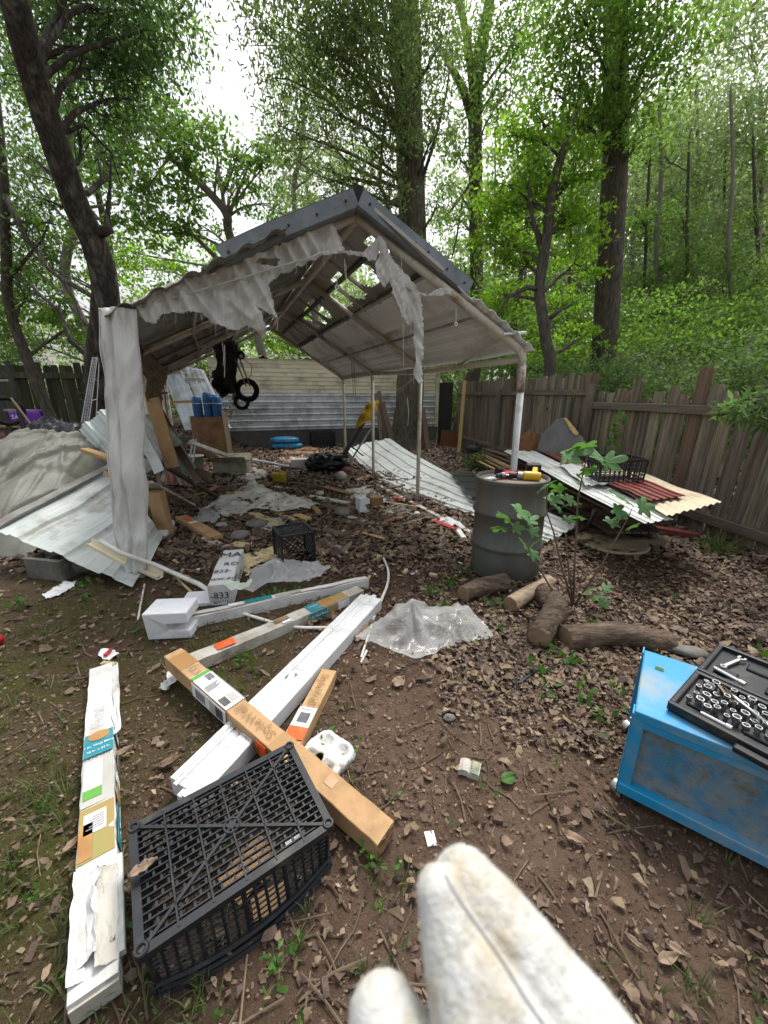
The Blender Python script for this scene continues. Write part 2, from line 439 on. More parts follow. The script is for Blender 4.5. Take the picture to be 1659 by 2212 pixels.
M['label_dark'] = mat('dark_print', (0.06, 0.06, 0.065), (0.12, 0.12, 0.125), 20, 0.5)
M['label_grey'] = mat('grey_photo_print', (0.33, 0.33, 0.30), (0.42, 0.41, 0.37), 5, 0.5)
M['label_brown'] = mat('brown_photo_print', (0.30, 0.15, 0.05), (0.42, 0.25, 0.09), 8, 0.5)
M['blue_paint'] = mat('blue_powder_coat', (0.014, 0.235, 0.46), (0.016, 0.26, 0.50), 4, 0.38, 0.02, 40, spec=0.5, dirt=(0.26, 0.28, 0.27), dscale=3.2, damt=0.36)
M['blue_dirty'] = mat('mud_caked_blue_panel', (0.025, 0.19, 0.35), (0.20, 0.23, 0.235), 9, 0.7, 0.25, 60, detail=12, contrast=(0.38, 0.58), dirt=(0.12, 0.105, 0.08), dscale=14, damt=0.34)
M['yellow'] = mat('yellow_plastic', (0.62, 0.36, 0.01), None, rough=0.4, spec=0.5, dirt=(0.3, 0.2, 0.05), dscale=10, damt=0.2)
M['yellow_film'] = mat('yellow_bag', (0.60, 0.40, 0.015), (0.5, 0.3, 0.01), 6, 0.4, 0.2, 30, spec=0.5)
M['red'] = mat('red_plastic', (0.42, 0.015, 0.02), None, rough=0.4, spec=0.5, dirt=(0.2, 0.03, 0.03), dscale=10, damt=0.2)
M['blue_roll'] = mat('blue_roll', (0.02, 0.10, 0.26), (0.03, 0.13, 0.32), 8, 0.5, 0.1, 40, spec=0.4)
M['bag_blue'] = mat('blue_printed_sack', (0.01, 0.22, 0.50), (0.02, 0.30, 0.58), 6, 0.35, 0.15, 20, spec=0.5, dirt=(0.50, 0.42, 0.06), dscale=9, damt=0.3)
M['purple'] = mat('purple_package', (0.13, 0.02, 0.30), (0.17, 0.03, 0.38), 6, 0.35, 0.1, 20, spec=0.5)
M['concrete'] = mat('mossy_concrete', (0.17, 0.165, 0.145), (0.115, 0.11, 0.09), 6, 0.95, 0.5, 40, dirt=(0.06, 0.065, 0.035), dscale=4, damt=0.45)
M['stone'] = mat('grey_stone', (0.2, 0.19, 0.17), (0.13, 0.12, 0.105), 10, 0.9, 0.4, 30, rand=0.25)
M['bark_oak'] = mat('oak_bark', (0.065, 0.052, 0.04), (0.17, 0.145, 0.115), 5, 0.95, 1.0, 6, stretch=(5, 5, 0.9), dirt=(0.06, 0.065, 0.035), dscale=1.4, damt=0.35)
M['bark_left'] = mat('dark_bark', (0.018, 0.015, 0.013), (0.07, 0.057, 0.046), 7, 0.95, 1.0, 9, stretch=(4, 4, 1.2), dirt=(0.2, 0.18, 0.15), dscale=1.5, damt=0.30)
M['bark_dark'] = mat('grey_brown_bark', (0.05, 0.043, 0.035), (0.135, 0.115, 0.095), 6, 0.95, 0.9, 8, stretch=(4, 4, 1))
M['bark_pale'] = mat('pale_bark', (0.17, 0.15, 0.125), (0.26, 0.235, 0.2), 6, 0.9, 0.5, 9, stretch=(4, 4, 1))
M['log'] = mat('log_bark', (0.06, 0.042, 0.032), (0.19, 0.138, 0.10), 7, 0.95, 1.0, 9, stretch=(1.2, 5, 5), dirt=(0.06, 0.05, 0.035), dscale=3, damt=0.4)
M['log_pale'] = mat('barkless_log', (0.30, 0.22, 0.14), (0.42, 0.33, 0.23), 5, 0.85, 0.3, 9, stretch=(0.8, 6, 6), dirt=(0.18, 0.125, 0.08), dscale=4, damt=0.4)
M['log_cut'] = mat('cut_wood_end', (0.20, 0.13, 0.08), (0.3, 0.2, 0.13), 14, 0.9, 0.4, 30)
M['glove'] = mat('stained_white_glove', (0.66, 0.66, 0.64), (0.58, 0.575, 0.54), 24, 0.95, 0.5, 160, dirt=(0.42, 0.35, 0.22), dscale=16, damt=0.30)
M['film_clear'] = filmmat('clear_film', (0.60, 0.61, 0.60), 0.24, 0.2)
M['film_milky'] = filmmat('milky_film', (0.62, 0.605, 0.56), 0.50, 0.25, dirt=(0.4, 0.35, 0.26), amt=0.35)
def let_light(m, w):
    nt = m.node_tree; N = nt.nodes; L = nt.links; p = N['Principled BSDF']
    t = N.new('ShaderNodeBsdfTranslucent'); L.new(p.inputs['Base Color'].links[0].from_socket, t.inputs['Color'])
    mx = N.new('ShaderNodeMixShader'); mx.inputs[0].default_value = w
    L.new(p.outputs[0], mx.inputs[1]); L.new(t.outputs[0], mx.inputs[2]); L.new(mx.outputs[0], N['Material Output'].inputs[0])
let_light(M['tarp'], .35); let_light(M['tarp_post'], .2)
M['film_white'] = filmmat('white_bag_film', (0.56, 0.57, 0.58), 0.34, 0.2)
M['mesh_dark'] = mat('dark_grey_cloth', (0.055, 0.055, 0.052), (0.10, 0.10, 0.095), 5, 0.9, 0.3, 25)
M['rope'] = mat('yellowed_rope', (0.5, 0.42, 0.22), (0.35, 0.28, 0.15), 30, 0.9, 0.3, 60)
M['slate'] = mat('grey_panel', (0.135, 0.135, 0.13), (0.175, 0.175, 0.17), 8, 0.9, 0.15, 40, dirt=(0.09, 0.085, 0.075), dscale=4, damt=0.35)
M['osb'] = mat('orange_chipboard', (0.21, 0.095, 0.042), (0.14, 0.06, 0.028), 22, 0.9, 0.3, 40)
M['clay'] = mat('brown_grey_plastic', (0.4, 0.38, 0.34), (0.33, 0.31, 0.27), 6, 0.6)
M['bucket'] = mat('grey_white_bucket', (0.46, 0.46, 0.43), (0.38, 0.38, 0.35), 6, 0.5, dirt=(0.22, 0.2, 0.16), dscale=4, damt=0.35)
# leaves
M['leaf_oak'] = leafmat('oak_leaf', (0.10, 0.132, 0.056), (1.8, 2.05, 1.05), tw=.52)
M['leaf_dark'] = leafmat('dark_leaf', (0.07, 0.108, 0.048), (1.8, 2.1, 1.1), tw=.52)
M['leaf_bright'] = leafmat('bright_leaf', (0.12, 0.19, 0.034), (2.1, 2.3, 0.8), tw=0.62)
M['leaf_mid'] = leafmat('mid_leaf', (0.092, 0.145, 0.042), (1.95, 2.2, 0.95), tw=0.58)
M['leaf_far'] = leafmat('hazed_leaf', (0.18, 0.225, 0.125), (1.8, 1.95, 1.25), tw=0.55)  # distance haze put into the leaf colour, paler and greyer
M['leaf_under'] = leafmat('undergrowth_leaf', (0.07, 0.105, 0.042), (1.7, 1.9, 1.0), tw=0.48)
M['leaf_fig'] = leafmat('fig_leaf', (0.085, 0.17, 0.06), (1.6, 1.9, 0.8), 0.15, 0.3)
M['leaf_weed'] = leafmat('weed_leaf', (0.06, 0.13, 0.025), (1.6, 1.9, 0.7), 0.35, 0.35)
M['grass'] = leafmat('grass_blade', (0.075, 0.10, 0.032), (1.6, 1.8, 0.8), 0.4, 0.35)
M['dead_leaf'] = mat('dead_leaf', (0.085, 0.05, 0.034), (0.15, 0.095, 0.066), 30, 0.7, island=0.75, spec=0.45)
M['dead_leaf_pale'] = mat('pale_dead_leaf', (0.17, 0.115, 0.08), (0.25, 0.175, 0.125), 30, 0.75, island=0.5, spec=0.4)
M['soil'] = mat('soil_crumb', (0.075, 0.046, 0.032), (0.15, 0.1, 0.07), 30, 0.95, island=0.4)
M['twig'] = mat('twig', (0.10, 0.07, 0.048), (0.16, 0.115, 0.08), 20, 0.9, island=0.4)
# ================================================================ the ground
def ground_material():
    m = bpy.data.materials.new('yard_soil'); m.use_nodes = True
    nt = m.node_tree; N = nt.nodes; L = nt.links; p = N['Principled BSDF']
    tc = N.new('ShaderNodeTexCoord')
    def noi(s, d=8, r=0.6):
        n = N.new('ShaderNodeTexNoise'); n.inputs['Scale'].default_value = s; n.inputs['Detail'].default_value = d
        n.inputs['Roughness'].default_value = r; L.new(tc.outputs['Object'], n.inputs['Vector']); return n.outputs['Fac']
    def ramp(f, a, b, ca=(0, 0, 0), cb=(1, 1, 1)):
        r = N.new('ShaderNodeValToRGB'); r.color_ramp.elements[0].position = a; r.color_ramp.elements[1].position = b
        r.color_ramp.elements[0].color = (*ca, 1); r.color_ramp.elements[1].color = (*cb, 1); L.new(f, r.inputs[0]); return r.outputs[0]
    def mix(f, a, b):
        x = N.new('ShaderNodeMix'); x.data_type = 'RGBA'; L.new(f, x.inputs[0]); L.new(a, x.inputs[6])
        if isinstance(b, tuple): x.inputs[7].default_value = (*b, 1)
        else: L.new(b, x.inputs[7])
        return x.outputs[2]
    base = ramp(noi(5), 0.3, 0.7, (0.06, 0.036, 0.023), (0.138, 0.086, 0.056))
    fine = ramp(noi(60, 6, 0.75), 0.5, 0.72)
    col = mix(fine, base, (0.17, 0.12, 0.085)); col = mix(ramp(noi(230, 4, 0.7), 0.55, 0.75), col, (0.03, 0.019, 0.013))
    sep = N.new('ShaderNodeSeparateXYZ'); L.new(tc.outputs['Object'], sep.inputs[0])
    def rng_(o, a, b):
        r = N.new('ShaderNodeMapRange'); L.new(o, r.inputs[0]); r.inputs[1].default_value = a; r.inputs[2].default_value = b; return r.outputs[0]
    def mul(a, b, op='MULTIPLY'):
        x = N.new('ShaderNodeMath'); x.operation = op; L.new(a, x.inputs[0]); L.new(b, x.inputs[1]); return x.outputs[0]
    # trodden, drier soil in the middle of the yard
    dry = mul(mul(rng_(sep.outputs[0], -0.7, 0.1), rng_(sep.outputs[0], 1.6, 0.8)), rng_(sep.outputs[1], 2.4, 1.4))
    col = mix(mul(dry, ramp(noi(2.4), 0.3, 0.6)), col, ramp(noi(14), 0.3, 0.7, (0.132, 0.085, 0.058), (0.215, 0.147, 0.105)))
    # moss where little is walked on
    moss = mul(mul(rng_(sep.outputs[0], -0.35, -1.1), rng_(sep.outputs[1], 3.6, 2.4)), ramp(noi(2.0, 8, 0.7), 0.40, 0.58))
    col = mix(moss, col, ramp(noi(40), 0.3, 0.7, (0.045, 0.048, 0.012), (0.11, 0.108, 0.028)))
    # woodland floor beyond the fence
    wood = rng_(sep.outputs[1], 14, 18)
    col = mix(wood, col, ramp(noi(3), 0.35, 0.65, (0.035, 0.05, 0.018), (0.07, 0.06, 0.03)))
    L.new(col, p.inputs['Base Color'])
    p.inputs['Roughness'].default_value = 0.95; p.inputs['Specular IOR Level'].default_value = 0.2
    b = N.new('ShaderNodeBump'); b.inputs['Strength'].default_value = 0.9; b.inputs['Distance'].default_value = 0.02
    h = mul(mul(noi(9), noi(55, 6, 0.7), 'ADD'), noi(190, 5, 0.75), 'ADD'); L.new(h, b.inputs['Height']); L.new(b.outputs[0], p.inputs['Normal'])
    return m
def spaced(n, lo, hi, k=3.2):
    return [math.sinh(k * t) / math.sinh(k) * (hi if t > 0 else -lo) for t in np.linspace(-1, 1, n)]
gxs = spaced(181, -90, 90, 5.2); gys = [y + 2.5 for y in spaced(181, -60, 200, 5.6)]
mb = MB()
vs = [(x, y, gz(x, y)) for y in gys for x in gxs]
W = len(gxs)
mb.add(vs, [(j * W + i, j * W + i + 1, (j + 1) * W + i + 1, (j + 1) * W + i) for j in range(len(gys) - 1) for i in range(W - 1)])
o = mb.build('ground', ground_material(), smooth=True, origin=(0, 0, 0)); o['kind'] = 'structure'

# ================================================================ fences
def plank_mesh(w, h, t, ear=0.03):
    mb = MB()
    out = [(-w / 2, 0), (w / 2, 0), (w / 2, h - ear), (w / 2 - ear, h), (-w / 2 + ear, h), (-w / 2, h - ear)]
    vs = [(x, -t / 2, z) for x, z in out] + [(x, t / 2, z) for x, z in out]
    fs = [(0, 1, 2, 3, 4, 5), (11, 10, 9, 8, 7, 6)] + [(i, 6 + i, 6 + (i + 1) % 6, (i + 1) % 6) for i in range(6)]
    fs = [tuple(reversed(f)) if k > 1 else f for k, f in enumerate(fs)]
    mb.add(vs, fs)
    me = bpy.data.meshes.new('plank'); me.from_pydata([tuple(q) for q in mb.v], [], mb.f); me.update()
    return me
def fence(label, path, heights, mats, bw=0.14, gap=0.008, tilt=None, seed=1, extra=None):
    rd = random.Random(seed)
    root = thing('fence', label, 'fence', path[0])
    meshes = []
    for mt in mats:
        for e in (0.014, 0.026):
            me = plank_mesh(bw, 1.0, 0.02, e); me.materials.append(mt); meshes.append(me)
    for a, b in zip(path, path[1:]):
        a = V(a); b = V(b); d = (b - a); L = d.length; d.normalize()
        ang = math.atan2(d.y, d.x); n = int(L / (bw + gap))
        for i in range(n):
            u = (i + .5) / n
            p = a + d * (u * L)
            me = meshes[rd.randrange(2)] if rd.random() < 0.88 or len(meshes) < 3 else meshes[rd.randrange(2, len(meshes))]
            o = bpy.data.objects.new('plank', me); C.objects.link(o); o.parent = root
            o.location = p - V(path[0]) + V((rd.uniform(-.006, .006), rd.uniform(-.006, .006), -0.02))
            h = heights(p) * rd.uniform(0.975, 1.02)
            o.scale = (rd.uniform(.93, 1.0), 1, h)
            tl = tilt(p, rd) if tilt else rd.uniform(-.01, .01)
            o.rotation_euler = (rd.uniform(-.012, .012), tl, ang)
    return root
# right-hand fence: from the far corner by the shed towards the camera
FC = V((2.35, 12.6, 0)); FM = V((3.32, 6.3, 0)); FN = V((3.78, 3.25, 0)); FE = V((4.35, 1.6, 0))
fr = fence('grey weathered dog-eared plank fence with dense even planks running from shed to midway post',
           [FC, FM], lambda p: 1.98 if p.y > 9 else 1.9, [M['fence'], M['fence_brown']], 0.135, 0.006, seed=3)
dv = (FM - FC).normalized(); nv = V((-dv.y, dv.x, 0)) * -1
nv = V((dv.y, -dv.x, 0)); nv = nv if nv.x < 0 else -nv
for z in (1.62, 0.35):
    beam_obj('rail', FC + nv * .045 + V((0, 0, z)), FM + nv * .045 + V((0, 0, z - .03)), 0.04, 0.09, M['fence_rail'], fr, n=12, warp=.02)
beam_obj('post', FM + nv * .09 + V((0, 0, -.02)), FM + nv * .09 + V((0, 0, 1.72)), 0.10, 0.10, M['fence_rail'], fr)
beam_obj('post', FC + dv * 3.1 + nv * .09 + V((0, 0, -.02)), FC + dv * 3.1 + nv * .09 + V((0, 0, 1.7)), 0.09, 0.09, M['fence_rail'], fr)
f2 = fence('leaning uneven plank fence nearest the camera with brown replacement planks and light gaps',
           [FM, FN, FE], lambda p: 1.62 + 0.02 * math.sin(p.y * 9), [M['fence']], 0.165, 0.012,
           tilt=lambda p, rd: 0.035 + rd.uniform(-.02, .025), seed=5)
d2 = (FN - FM).normalized(); n2 = V((d2.y, -d2.x, 0)); n2 = n2 if n2.x < 0 else -n2
pl = [c for c in f2.children if c.name.startswith('plank')]
for k, (h, br) in {4: (1.78, 0), 5: (1.52, 0), 9: (1.86, 1), 3: (1.62, 1), 12: (1.4, 0), 13: (1.66, 0), 14: (1.42, 0), 15: (1.45, 0), 17: (1.95, 0), 18: (1.98, 0)}.items():
    if k < len(pl):
        pl[k].scale.z = h
        if br:
            pl[k].data = pl[k].data.copy(); pl[k].data.materials[0] = M['fence_brown']; pl[k]['label'] = 'newer reddish brown plank'
for z in (1.4, 0.24):
    beam_obj('rail', FM + n2 * .05 + V((0, 0, z)), FN + n2 * .05 + V((0, 0, z - .04)), 0.045, 0.10, M['fence_rail'], f2, n=10, warp=.015)
beam_obj('leaning_post', FN + V((-.20, -.12, -.03)), FN + V((.05, .12, 1.1)), 0.11, 0.11, M['fence_rail'], f2)
# left back fence, green with age
LF0 = V((-15.5, 10.2, 0)); LF1 = V((-6.6, 12.2, 0))
fl = fence('dark mossy board fence across the back left behind the leaning tree', [LF0, LF1], lambda p: 2.45, [M['fence_old']], 0.19, 0.004, seed=9)
dl = (LF1 - LF0).normalized(); nl = V((dl.y, -dl.x, 0))
for z, w in ((2.12, .16), (0.62, .12)):
    beam_obj('rail', LF0 + nl * .05 + V((0, 0, z)), LF1 + nl * .05 + V((0, 0, z)), 0.05, w, M['fence_old'], fl, n=10, warp=.02)
for u in (.2, .42, .63, .86):
    q = LF0.lerp(LF1, u) + nl * .1
    beam_obj('post', q + V((0, 0, -.02)), q + V((0, 0, 2.3)), 0.1, 0.1, M['fence_old'], fl)
beam_obj('yellow_post', A(1004, 822, 11.2), A(992, 962, 10.9) + V((0, 0, -.2)), 0.09, 0.05, M['new_wood'])
tag(bpy.data.objects['yellow_post'], 'yellow new timber post propped upright against the far fence', 'post')
# black panel standing in for corner shade at the shed end of the fence
o = beam_obj('corner_shade', V((2.05, 13.3, 0)), V((2.05, 13.3, 2.0)), 0.45, 0.05, M['black_metal'], up=V((0, 1, 0)))
tag(o, 'black panel standing in for shade in the gap between shed corner and fence', 'panel')

# ================================================================ shed
SL = V((-5.15, 12.0, 0)); SR = V((1.95, 14.4, 0))
sdv = (SR - SL); SLEN = sdv.length; sdv.normalize(); sn = V((sdv.y, -sdv.x, 0))
shed = thing('shed', 'cream sided shed with corrugated silver lower wall behind the carport', 'shed', SL)
def shed_pt(u, z, out=0.0):
    return SL + sdv * (u * SLEN) + sn * out + V((0, 0, z))
B = Matrix((sdv, -sn, V((0, 0, 1)))).transposed()
depth = 3.0
mb = MB(); mb.box(shed_pt(.5, 1.2) - sn * (depth / 2 + .02), (SLEN - .04, depth, 2.4), B); mb.build('wall_core', M['roof_dark'], shed)
TOPZ = 2.64; MID = 1.66
nrow = 8; hh = (TOPZ - MID) / nrow
for r in range(nrow):
    z0 = MID + r * hh
    mb = MB()
    e = 0.006
    mb.grid(lambda u, v: shed_pt(u, z0 + v * (hh + .015), 0.03 - .022 * v + (.004 * pnoise(V((u * 9, r * 3.1, 0)))))
            , 10, 1, 0.008)
    mb.build('siding_plank', M['siding'], shed)
for r in range(3):
    for k in range(3):
        z0 = 0.52 + r * 0.385; u0, u1 = k / 3, (k + 1) / 3
        def wallsheet(u, v, z0=z0, u0=u0, u1=u1, r=r):
            x = (v * 0.40) % 0.195 / 0.195
            rib = 0.02 * max(0, 1 - abs(x - .5) * 4.5)
            return shed_pt(u0 + (u1 - u0) * u + (.004 if u > .5 else 0), z0 + v * 0.40, 0.012 + .006 * (2 - r) + .003 * ((k + r) % 2) + rib)
        mb = MB(); mb.grid(wallsheet, 6, 36, .003); mb.build('wall_sheet', M['galv'], shed)
mb = MB(); mb.beam(shed_pt(.992, .5, .03), shed_pt(.992, TOPZ, .03), .14, .05, up=sn); mb.build('corner_trim', M['siding'], shed)
for k in range(7):
    u0 = k / 7 - .005
    def rs(u, v, u0=u0):
        q = shed_pt(u0 + u * (1 / 7 + .012), TOPZ + .06 + .02 * math.sin(u * 2 * math.pi * 5) + .003 * (k % 2), .16)
        return q - sn * (v * 2.8) + V((0, 0, v * .28))
    mb = MB(); mb.grid(rs, 40, 2, .003); mb.build('roof_sheet', M['grey_sheet'], shed, smooth=False)
mb = MB(); mb.box(shed_pt(.5, .26) - sn * .012, (SLEN, .02, .5), B); mb.build('crawl_shade_skirt', M['roof_dark'], shed)  # dark skirt standing in for the shadow of the open crawl space
mb = MB(); mb.beam(shed_pt(0.02, .03, .5), shed_pt(.97, .03, .4), .05, .05); tag(mb.build('ground_pipe', M['steel_dull']), 'thin grey pipe lying along the foot of the shed', 'pipe')

# ================================================================ carport
LP = [V((-2.12, 3.08, 0)), V((-2.95, 4.95, 0)), V((-3.72, 6.75, 0)), V((-4.62, 8.55, 0))]
RP = [V((1.33, 3.95, 0)), V((.50, 5.56, 0)), V((-.21, 7.5, 0)), V((-.93, 9.3, 0))]
LZ = [2.06, 2.0, 1.98, 1.96]; RZ = [1.92, 1.89, 1.93, 1.93]
KR = [V((-.215, 3.5, 2.90)), V((-.95, 5.3, 2.93)), V((-1.68, 7.1, 2.96)), V((-2.42, 8.9, 2.98))]
LT = [p + V((.22 if i == 0 else 0, 0, z)) for i, (p, z) in enumerate(zip(LP, LZ))]
RT = [p + V((0, 0, z)) for p, z in zip(RP, RZ)]
cp = thing('carport', 'battered open carport with gabled metal roof, bare cream pipe frame and torn tarp', 'carport', (-.5, 6, 0))
def elbow(post, top, ridge, r, name='frame_pipe', m=None):
    d = (ridge - top).normalized()
    pts = [post + V((0, 0, -.05)), top - V((0, 0, .12)), top - V((0, 0, .03)) + d * .01, top + d * .07, top + d * .16, ridge]
    mb = MB(); mb.tube(pts[1:], r, 10); return mb.build('rafter_pipe', m or M['pipe'], cp, smooth=True)
for i in range(4):
    mL = MB(); mL.tube([LP[i] + V((0, 0, -.05)), LT[i] - V((0, 0, .1))], .03, 10); mL.build('post', M['pipe'], cp, smooth=True)
    mR = MB()
    if i == 0:
        foot = RP[0] + V((.02, 0, -.05)); mid = RP[0].lerp(RT[0], .82) + V((.01, 0, 0))
        mR.tube([foot, mid], .033, 10); mR.build('post', M['pipe_white'], cp, smooth=True)
        mR = MB(); mR.tube([mid - V((0, 0, .02)), RT[0] - V((0, 0, .1))], .038, 10); mR.build('post_sleeve', M['pipe_rust'], cp, smooth=True)
    else:
        mR.tube([RP[i] + V((0, 0, -.05)), RT[i] - V((0, 0, .1))], .028, 10); mR.build('post', M['pipe'], cp, smooth=True)
    elbow(LP[i], LT[i], KR[i] - V((0, 0, .05)), .032); elbow(RP[i], RT[i], KR[i] - V((0, 0, .05)), .034 if i else .038, m=M['pipe'])
def rail(pts, r=.024, m=None, name='purlin_pipe'):
    mb = MB(); mb.tube(pts, r, 8); return mb.build(name, m or M['pipe'], cp, smooth=True)
rail([RT[0] + V((0, 0, -.06)), RT[1] + V((0, 0, -.05)), RT[2], RT[3]], .03)
rail([LT[0], LT[1], LT[2], LT[3]], .028)
rail([k - V((0, 0, .07)) for k in KR], .03)
for u in (.38, .68):
    rail([k.lerp(t, u) - V((0, 0, .03)) for k, t in zip(KR, RT)], .016, M['roof_panel'])
    rail([k.lerp(t, u) - V((0, 0, .03)) for k, t in zip(KR, LT)], .016, M['roof_panel'])
rail([RT[0] + (KR[0] - RT[0]) * .13, RT[0].lerp(RT[1], .55) - V((0, 0, .03))], .013, M['pipe'], 'brace')
rail([RT[1] + V((-.02, 0, -.25)) + (RT[2] - RT[1]) * .22 * 0 + V((-.3, .3, -.03)), RT[1] + (RT[0] - RT[1]) * .12], .014, M['pipe'], 'brace')
# roof skins: ribs run along the ridge
def lerp_line(P, w):
    w = w * 3; i = max(0, min(2, int(math.floor(w)))); return P[i] + (P[i + 1] - P[i]) * (w - i)
def roof_pt(side, s, w):
    """s 0 ridge..1 eave, w 0 front..1 back; both run a little past the frame"""
    k = lerp_line(KR, w); t = lerp_line(RT if side > 0 else LT, w)
    p = k + (t - k) * s
    return p + V((0, 0, .045))
def roof_sheet(side, s0, s1, w0, w1, m, rib=.022, nrib=4, lift=0.0, hole=None, name='roof_sheet', nv=30, sag=.02):
    def fn(u, v):
        s = s0 + (s1 - s0) * u; w = w0 + (w1 - w0) * v
        x = (u * nrib) % 1.0
        h = rib * max(0.0, min(1.0, 2.2 - abs(x - .5) * 9))
        h += .004 * (1 if ((u * nrib * 4) % 1) < .15 else 0)
        return roof_pt(side, s, w) + V((0, 0, h + lift - sag * pnoise(V((s * 3, w * 4, side * 5))) ))
    mb = MB(); mb.grid(fn, nrib * 9, nv, .004, hole); return mb.build(name, m, cp)
roof_sheet(1, .62, 1.035, -.015, 1.02, M['roof_under'], nrib=5)
roof_sheet(1, .36, .64, -.01, 1.02, M['roof_under'], nrib=1, lift=-.008, rib=.012)
# ridge strip on the right: worn through in a row of openings
holes = [(.045, .02, .30, .60), (.155, .04, .42, .80), (.235, .035, .35, .86), (.315, .03, .42, .86), (.47, .026, .34, .84), (.545, .026, .36, .86), (.62, .024, .4, .84)]
def worn(u, v):
    w = -.01 + 1.03 * v
    for wc, hw, a, b in holes:
        lim = b - .16 * abs((w - wc) / hw) ** 3 + .05 * pnoise(V((w * 60, wc * 9, 0)))
        if abs(w - wc) < hw and a < u < lim: return False
    return True
def strip(u, v):
    return roof_pt(1, .40 * u, -.01 + 1.03 * v) - V((0, 0, .02)) + V((0, 0, .004 * pnoise(V((u * 6, v * 20, 0)))))
mb = MB(); mb.grid(strip, 24, 150, .004, worn); mb.build('worn_ridge_sheet', M['roof_panel'], cp)
for w in (-.02, .105, .20, .278, .40, .51, .585, .66, .8):
    mb = MB(); a = roof_pt(1, .02, w) - V((0, 0, .03)); b = roof_pt(1, .42, w) - V((0, 0, .03)); mb.beam(a, b, .06, .025); mb.build('batten', M['roof_panel'], cp)
for s in (.16, .37):
    mb = MB(); mb.beam(roof_pt(1, s, .0) - V((0, 0, .05)), roof_pt(1, s, .98) - V((0, 0, .05)), .05, .03, n=8, warp=.004); mb.build('batten', M['roof_dark'], cp)
# left slope
roof_sheet(-1, .66, 1.06, -.03, 1.02, M['grey_sheet'], nrib=3, rib=.03, lift=-.03)
roof_sheet(-1, .33, .68, -.04, 1.02, M['grey_sheet'], nrib=3, rib=.025, lift=-.025)
roof_sheet(-1, 0.0, .36, -.01, 1.02, M['grey_sheet'], nrib=3, rib=.012, lift=-.02)
for i, w in enumerate((.30, .52, .70)):
    a = roof_pt(-1, .35, w) - V((0, 0, .06)); b = roof_pt(-1, .95, w - .06) - V((0, 0, .08))
    beam_obj('roof_slat', a, b, .09, .02, M['fence_brown'] if i else M['old_lumber'], cp)
# folded trim along the front rake, in two lengths with bolts
def rake(p0, p1, name, m=None):
    d = (p1 - p0).normalized(); up = V((0, 0, 1)); up = (up - d * up.dot(d)).normalized(); n = d.cross(up).normalized()
    if n.y > 0: n = -n
    def fn(u, v):
        q = p0 + (p1 - p0) * u
        if v < .55: q = q + up * (.055 - .125 * (v / .55)) + n * .02
        else: q = q + up * -.07 + n * (.02 - .07 * ((v - .55) / .45))
        return q + n * .003 * pnoise(V((u * 12, v, 3)))
    mb = MB(); mb.grid(fn, 14, 6, .004); o = mb.build(name, m or M['trim'], cp)
    def top(u, v):
        q = p0 + (p1 - p0) * u + up * .059 + n * (.02 - .14 * v); return q
    mb = MB(); mb.grid(top, 8, 2, .003); mb.build('trim_cap', M['trim'], cp)
    for k in range(3):
        q = p0 + (p1 - p0) * ((k + .4 + .2 * math.sin(k * 7)) / 3) + n * .024 + up * (.0 + .01 * math.sin(k * 5))
        mb = MB(); mb.lathe([(.009, 0), (.009, .008), (.004, .011)], q, n.to_track_quat('Z', 'Y').to_matrix(), 8); mb.build('bolt', M['black_metal'], cp)
TP = A(771, 428, 3.37)
rake(TP + V((-.01, 0, 0)), A(600, 497, 3.25), 'rake_trim'); rake(A(604, 494, 3.25), A(476, 553, 3.14), 'rake_trim')
rake(TP + V((.02, 0, 0)), A(912, 540, 3.58), 'rake_trim'); rake(A(907, 534, 3.575), A(1014, 622, 3.76), 'rake_trim')
mb = MB(); mb.box(TP + V((0, .03, .04)), (.07, .1, .09), Euler((.2, .3, .1)).to_matrix()); mb.build('ridge_cap', M['black_metal'], cp)
mb = MB(); mb.tube([RT[0] + (KR[0] - RT[0]) * .12 + V((-.06, -.09, .02)), RT[0] + (KR[0] - RT[0]) * .11 + V((.16, .0, .06))], .012, 8); mb.build('stub_pipe', M['pipe_white'], cp)
# torn tarp, hanging in the plane of the front gable
GP0 = (LP[0] + RP[0]) / 2 + V((0, 0, 0)); gd = (RP[0] - LP[0]).normalized(); GN = V((gd.y, -gd.x, 0))
GP0 = KR[0] + GN * .07
def inside(poly, x, y):
    c = False; j = len(poly) - 1
    for i in range(len(poly)):
        xi, yi = poly[i]; xj, yj = poly[j]
        if (yi > y) != (yj > y) and x < (xj - xi) * (y - yi) / (yj - yi) + xi: c = not c
        j = i
    return c
def cloth(name, poly, m, parent, P0=GP0, N=GN, step=5, amp=.03, freq=7, holes_=(), fold=(1, .35), thick=.002, rag=3.0):
    x0 = min(p[0] for p in poly); x1 = max(p[0] for p in poly); y0 = min(p[1] for p in poly); y1 = max(p[1] for p in poly)
    nu = max(2, int((x1 - x0) / step)); nv_ = max(2, int((y1 - y0) / step))
    def fn(u, v):
        x = x0 + (x1 - x0) * u; y = y0 + (y1 - y0) * v
        q = onplane(x, y, P0, N)
        a = amp * (pnoise(V((q.x * freq * fold[0], q.z * freq * fold[1], x0 * .01))) + .8 * (.4 - abs(pnoise(V((q.x * freq * 2.2 + q.z * freq, q.z * freq * .7, 4)))) * 1.8) + .25 * (.4 - abs(pnoise(V((q.x * freq * 5 - q.z * freq * 2, q.z * freq * 2, 8)))) * 1.8))
        return q + N * a
    def mk(u, v):
        x = x0 + (x1 - x0) * u; y = y0 + (y1 - y0) * v
        x += rag * pnoise(V((y * .13, x * .05, 1))); y += rag * pnoise(V((x * .16, y * .05, 6)))
        return inside(poly, x, y) and not any(inside(h, x, y) for h in holes_)
    mb = MB(); mb.grid(fn, nu, nv_, thick, mk); return mb.build(name, m, parent, smooth=True)
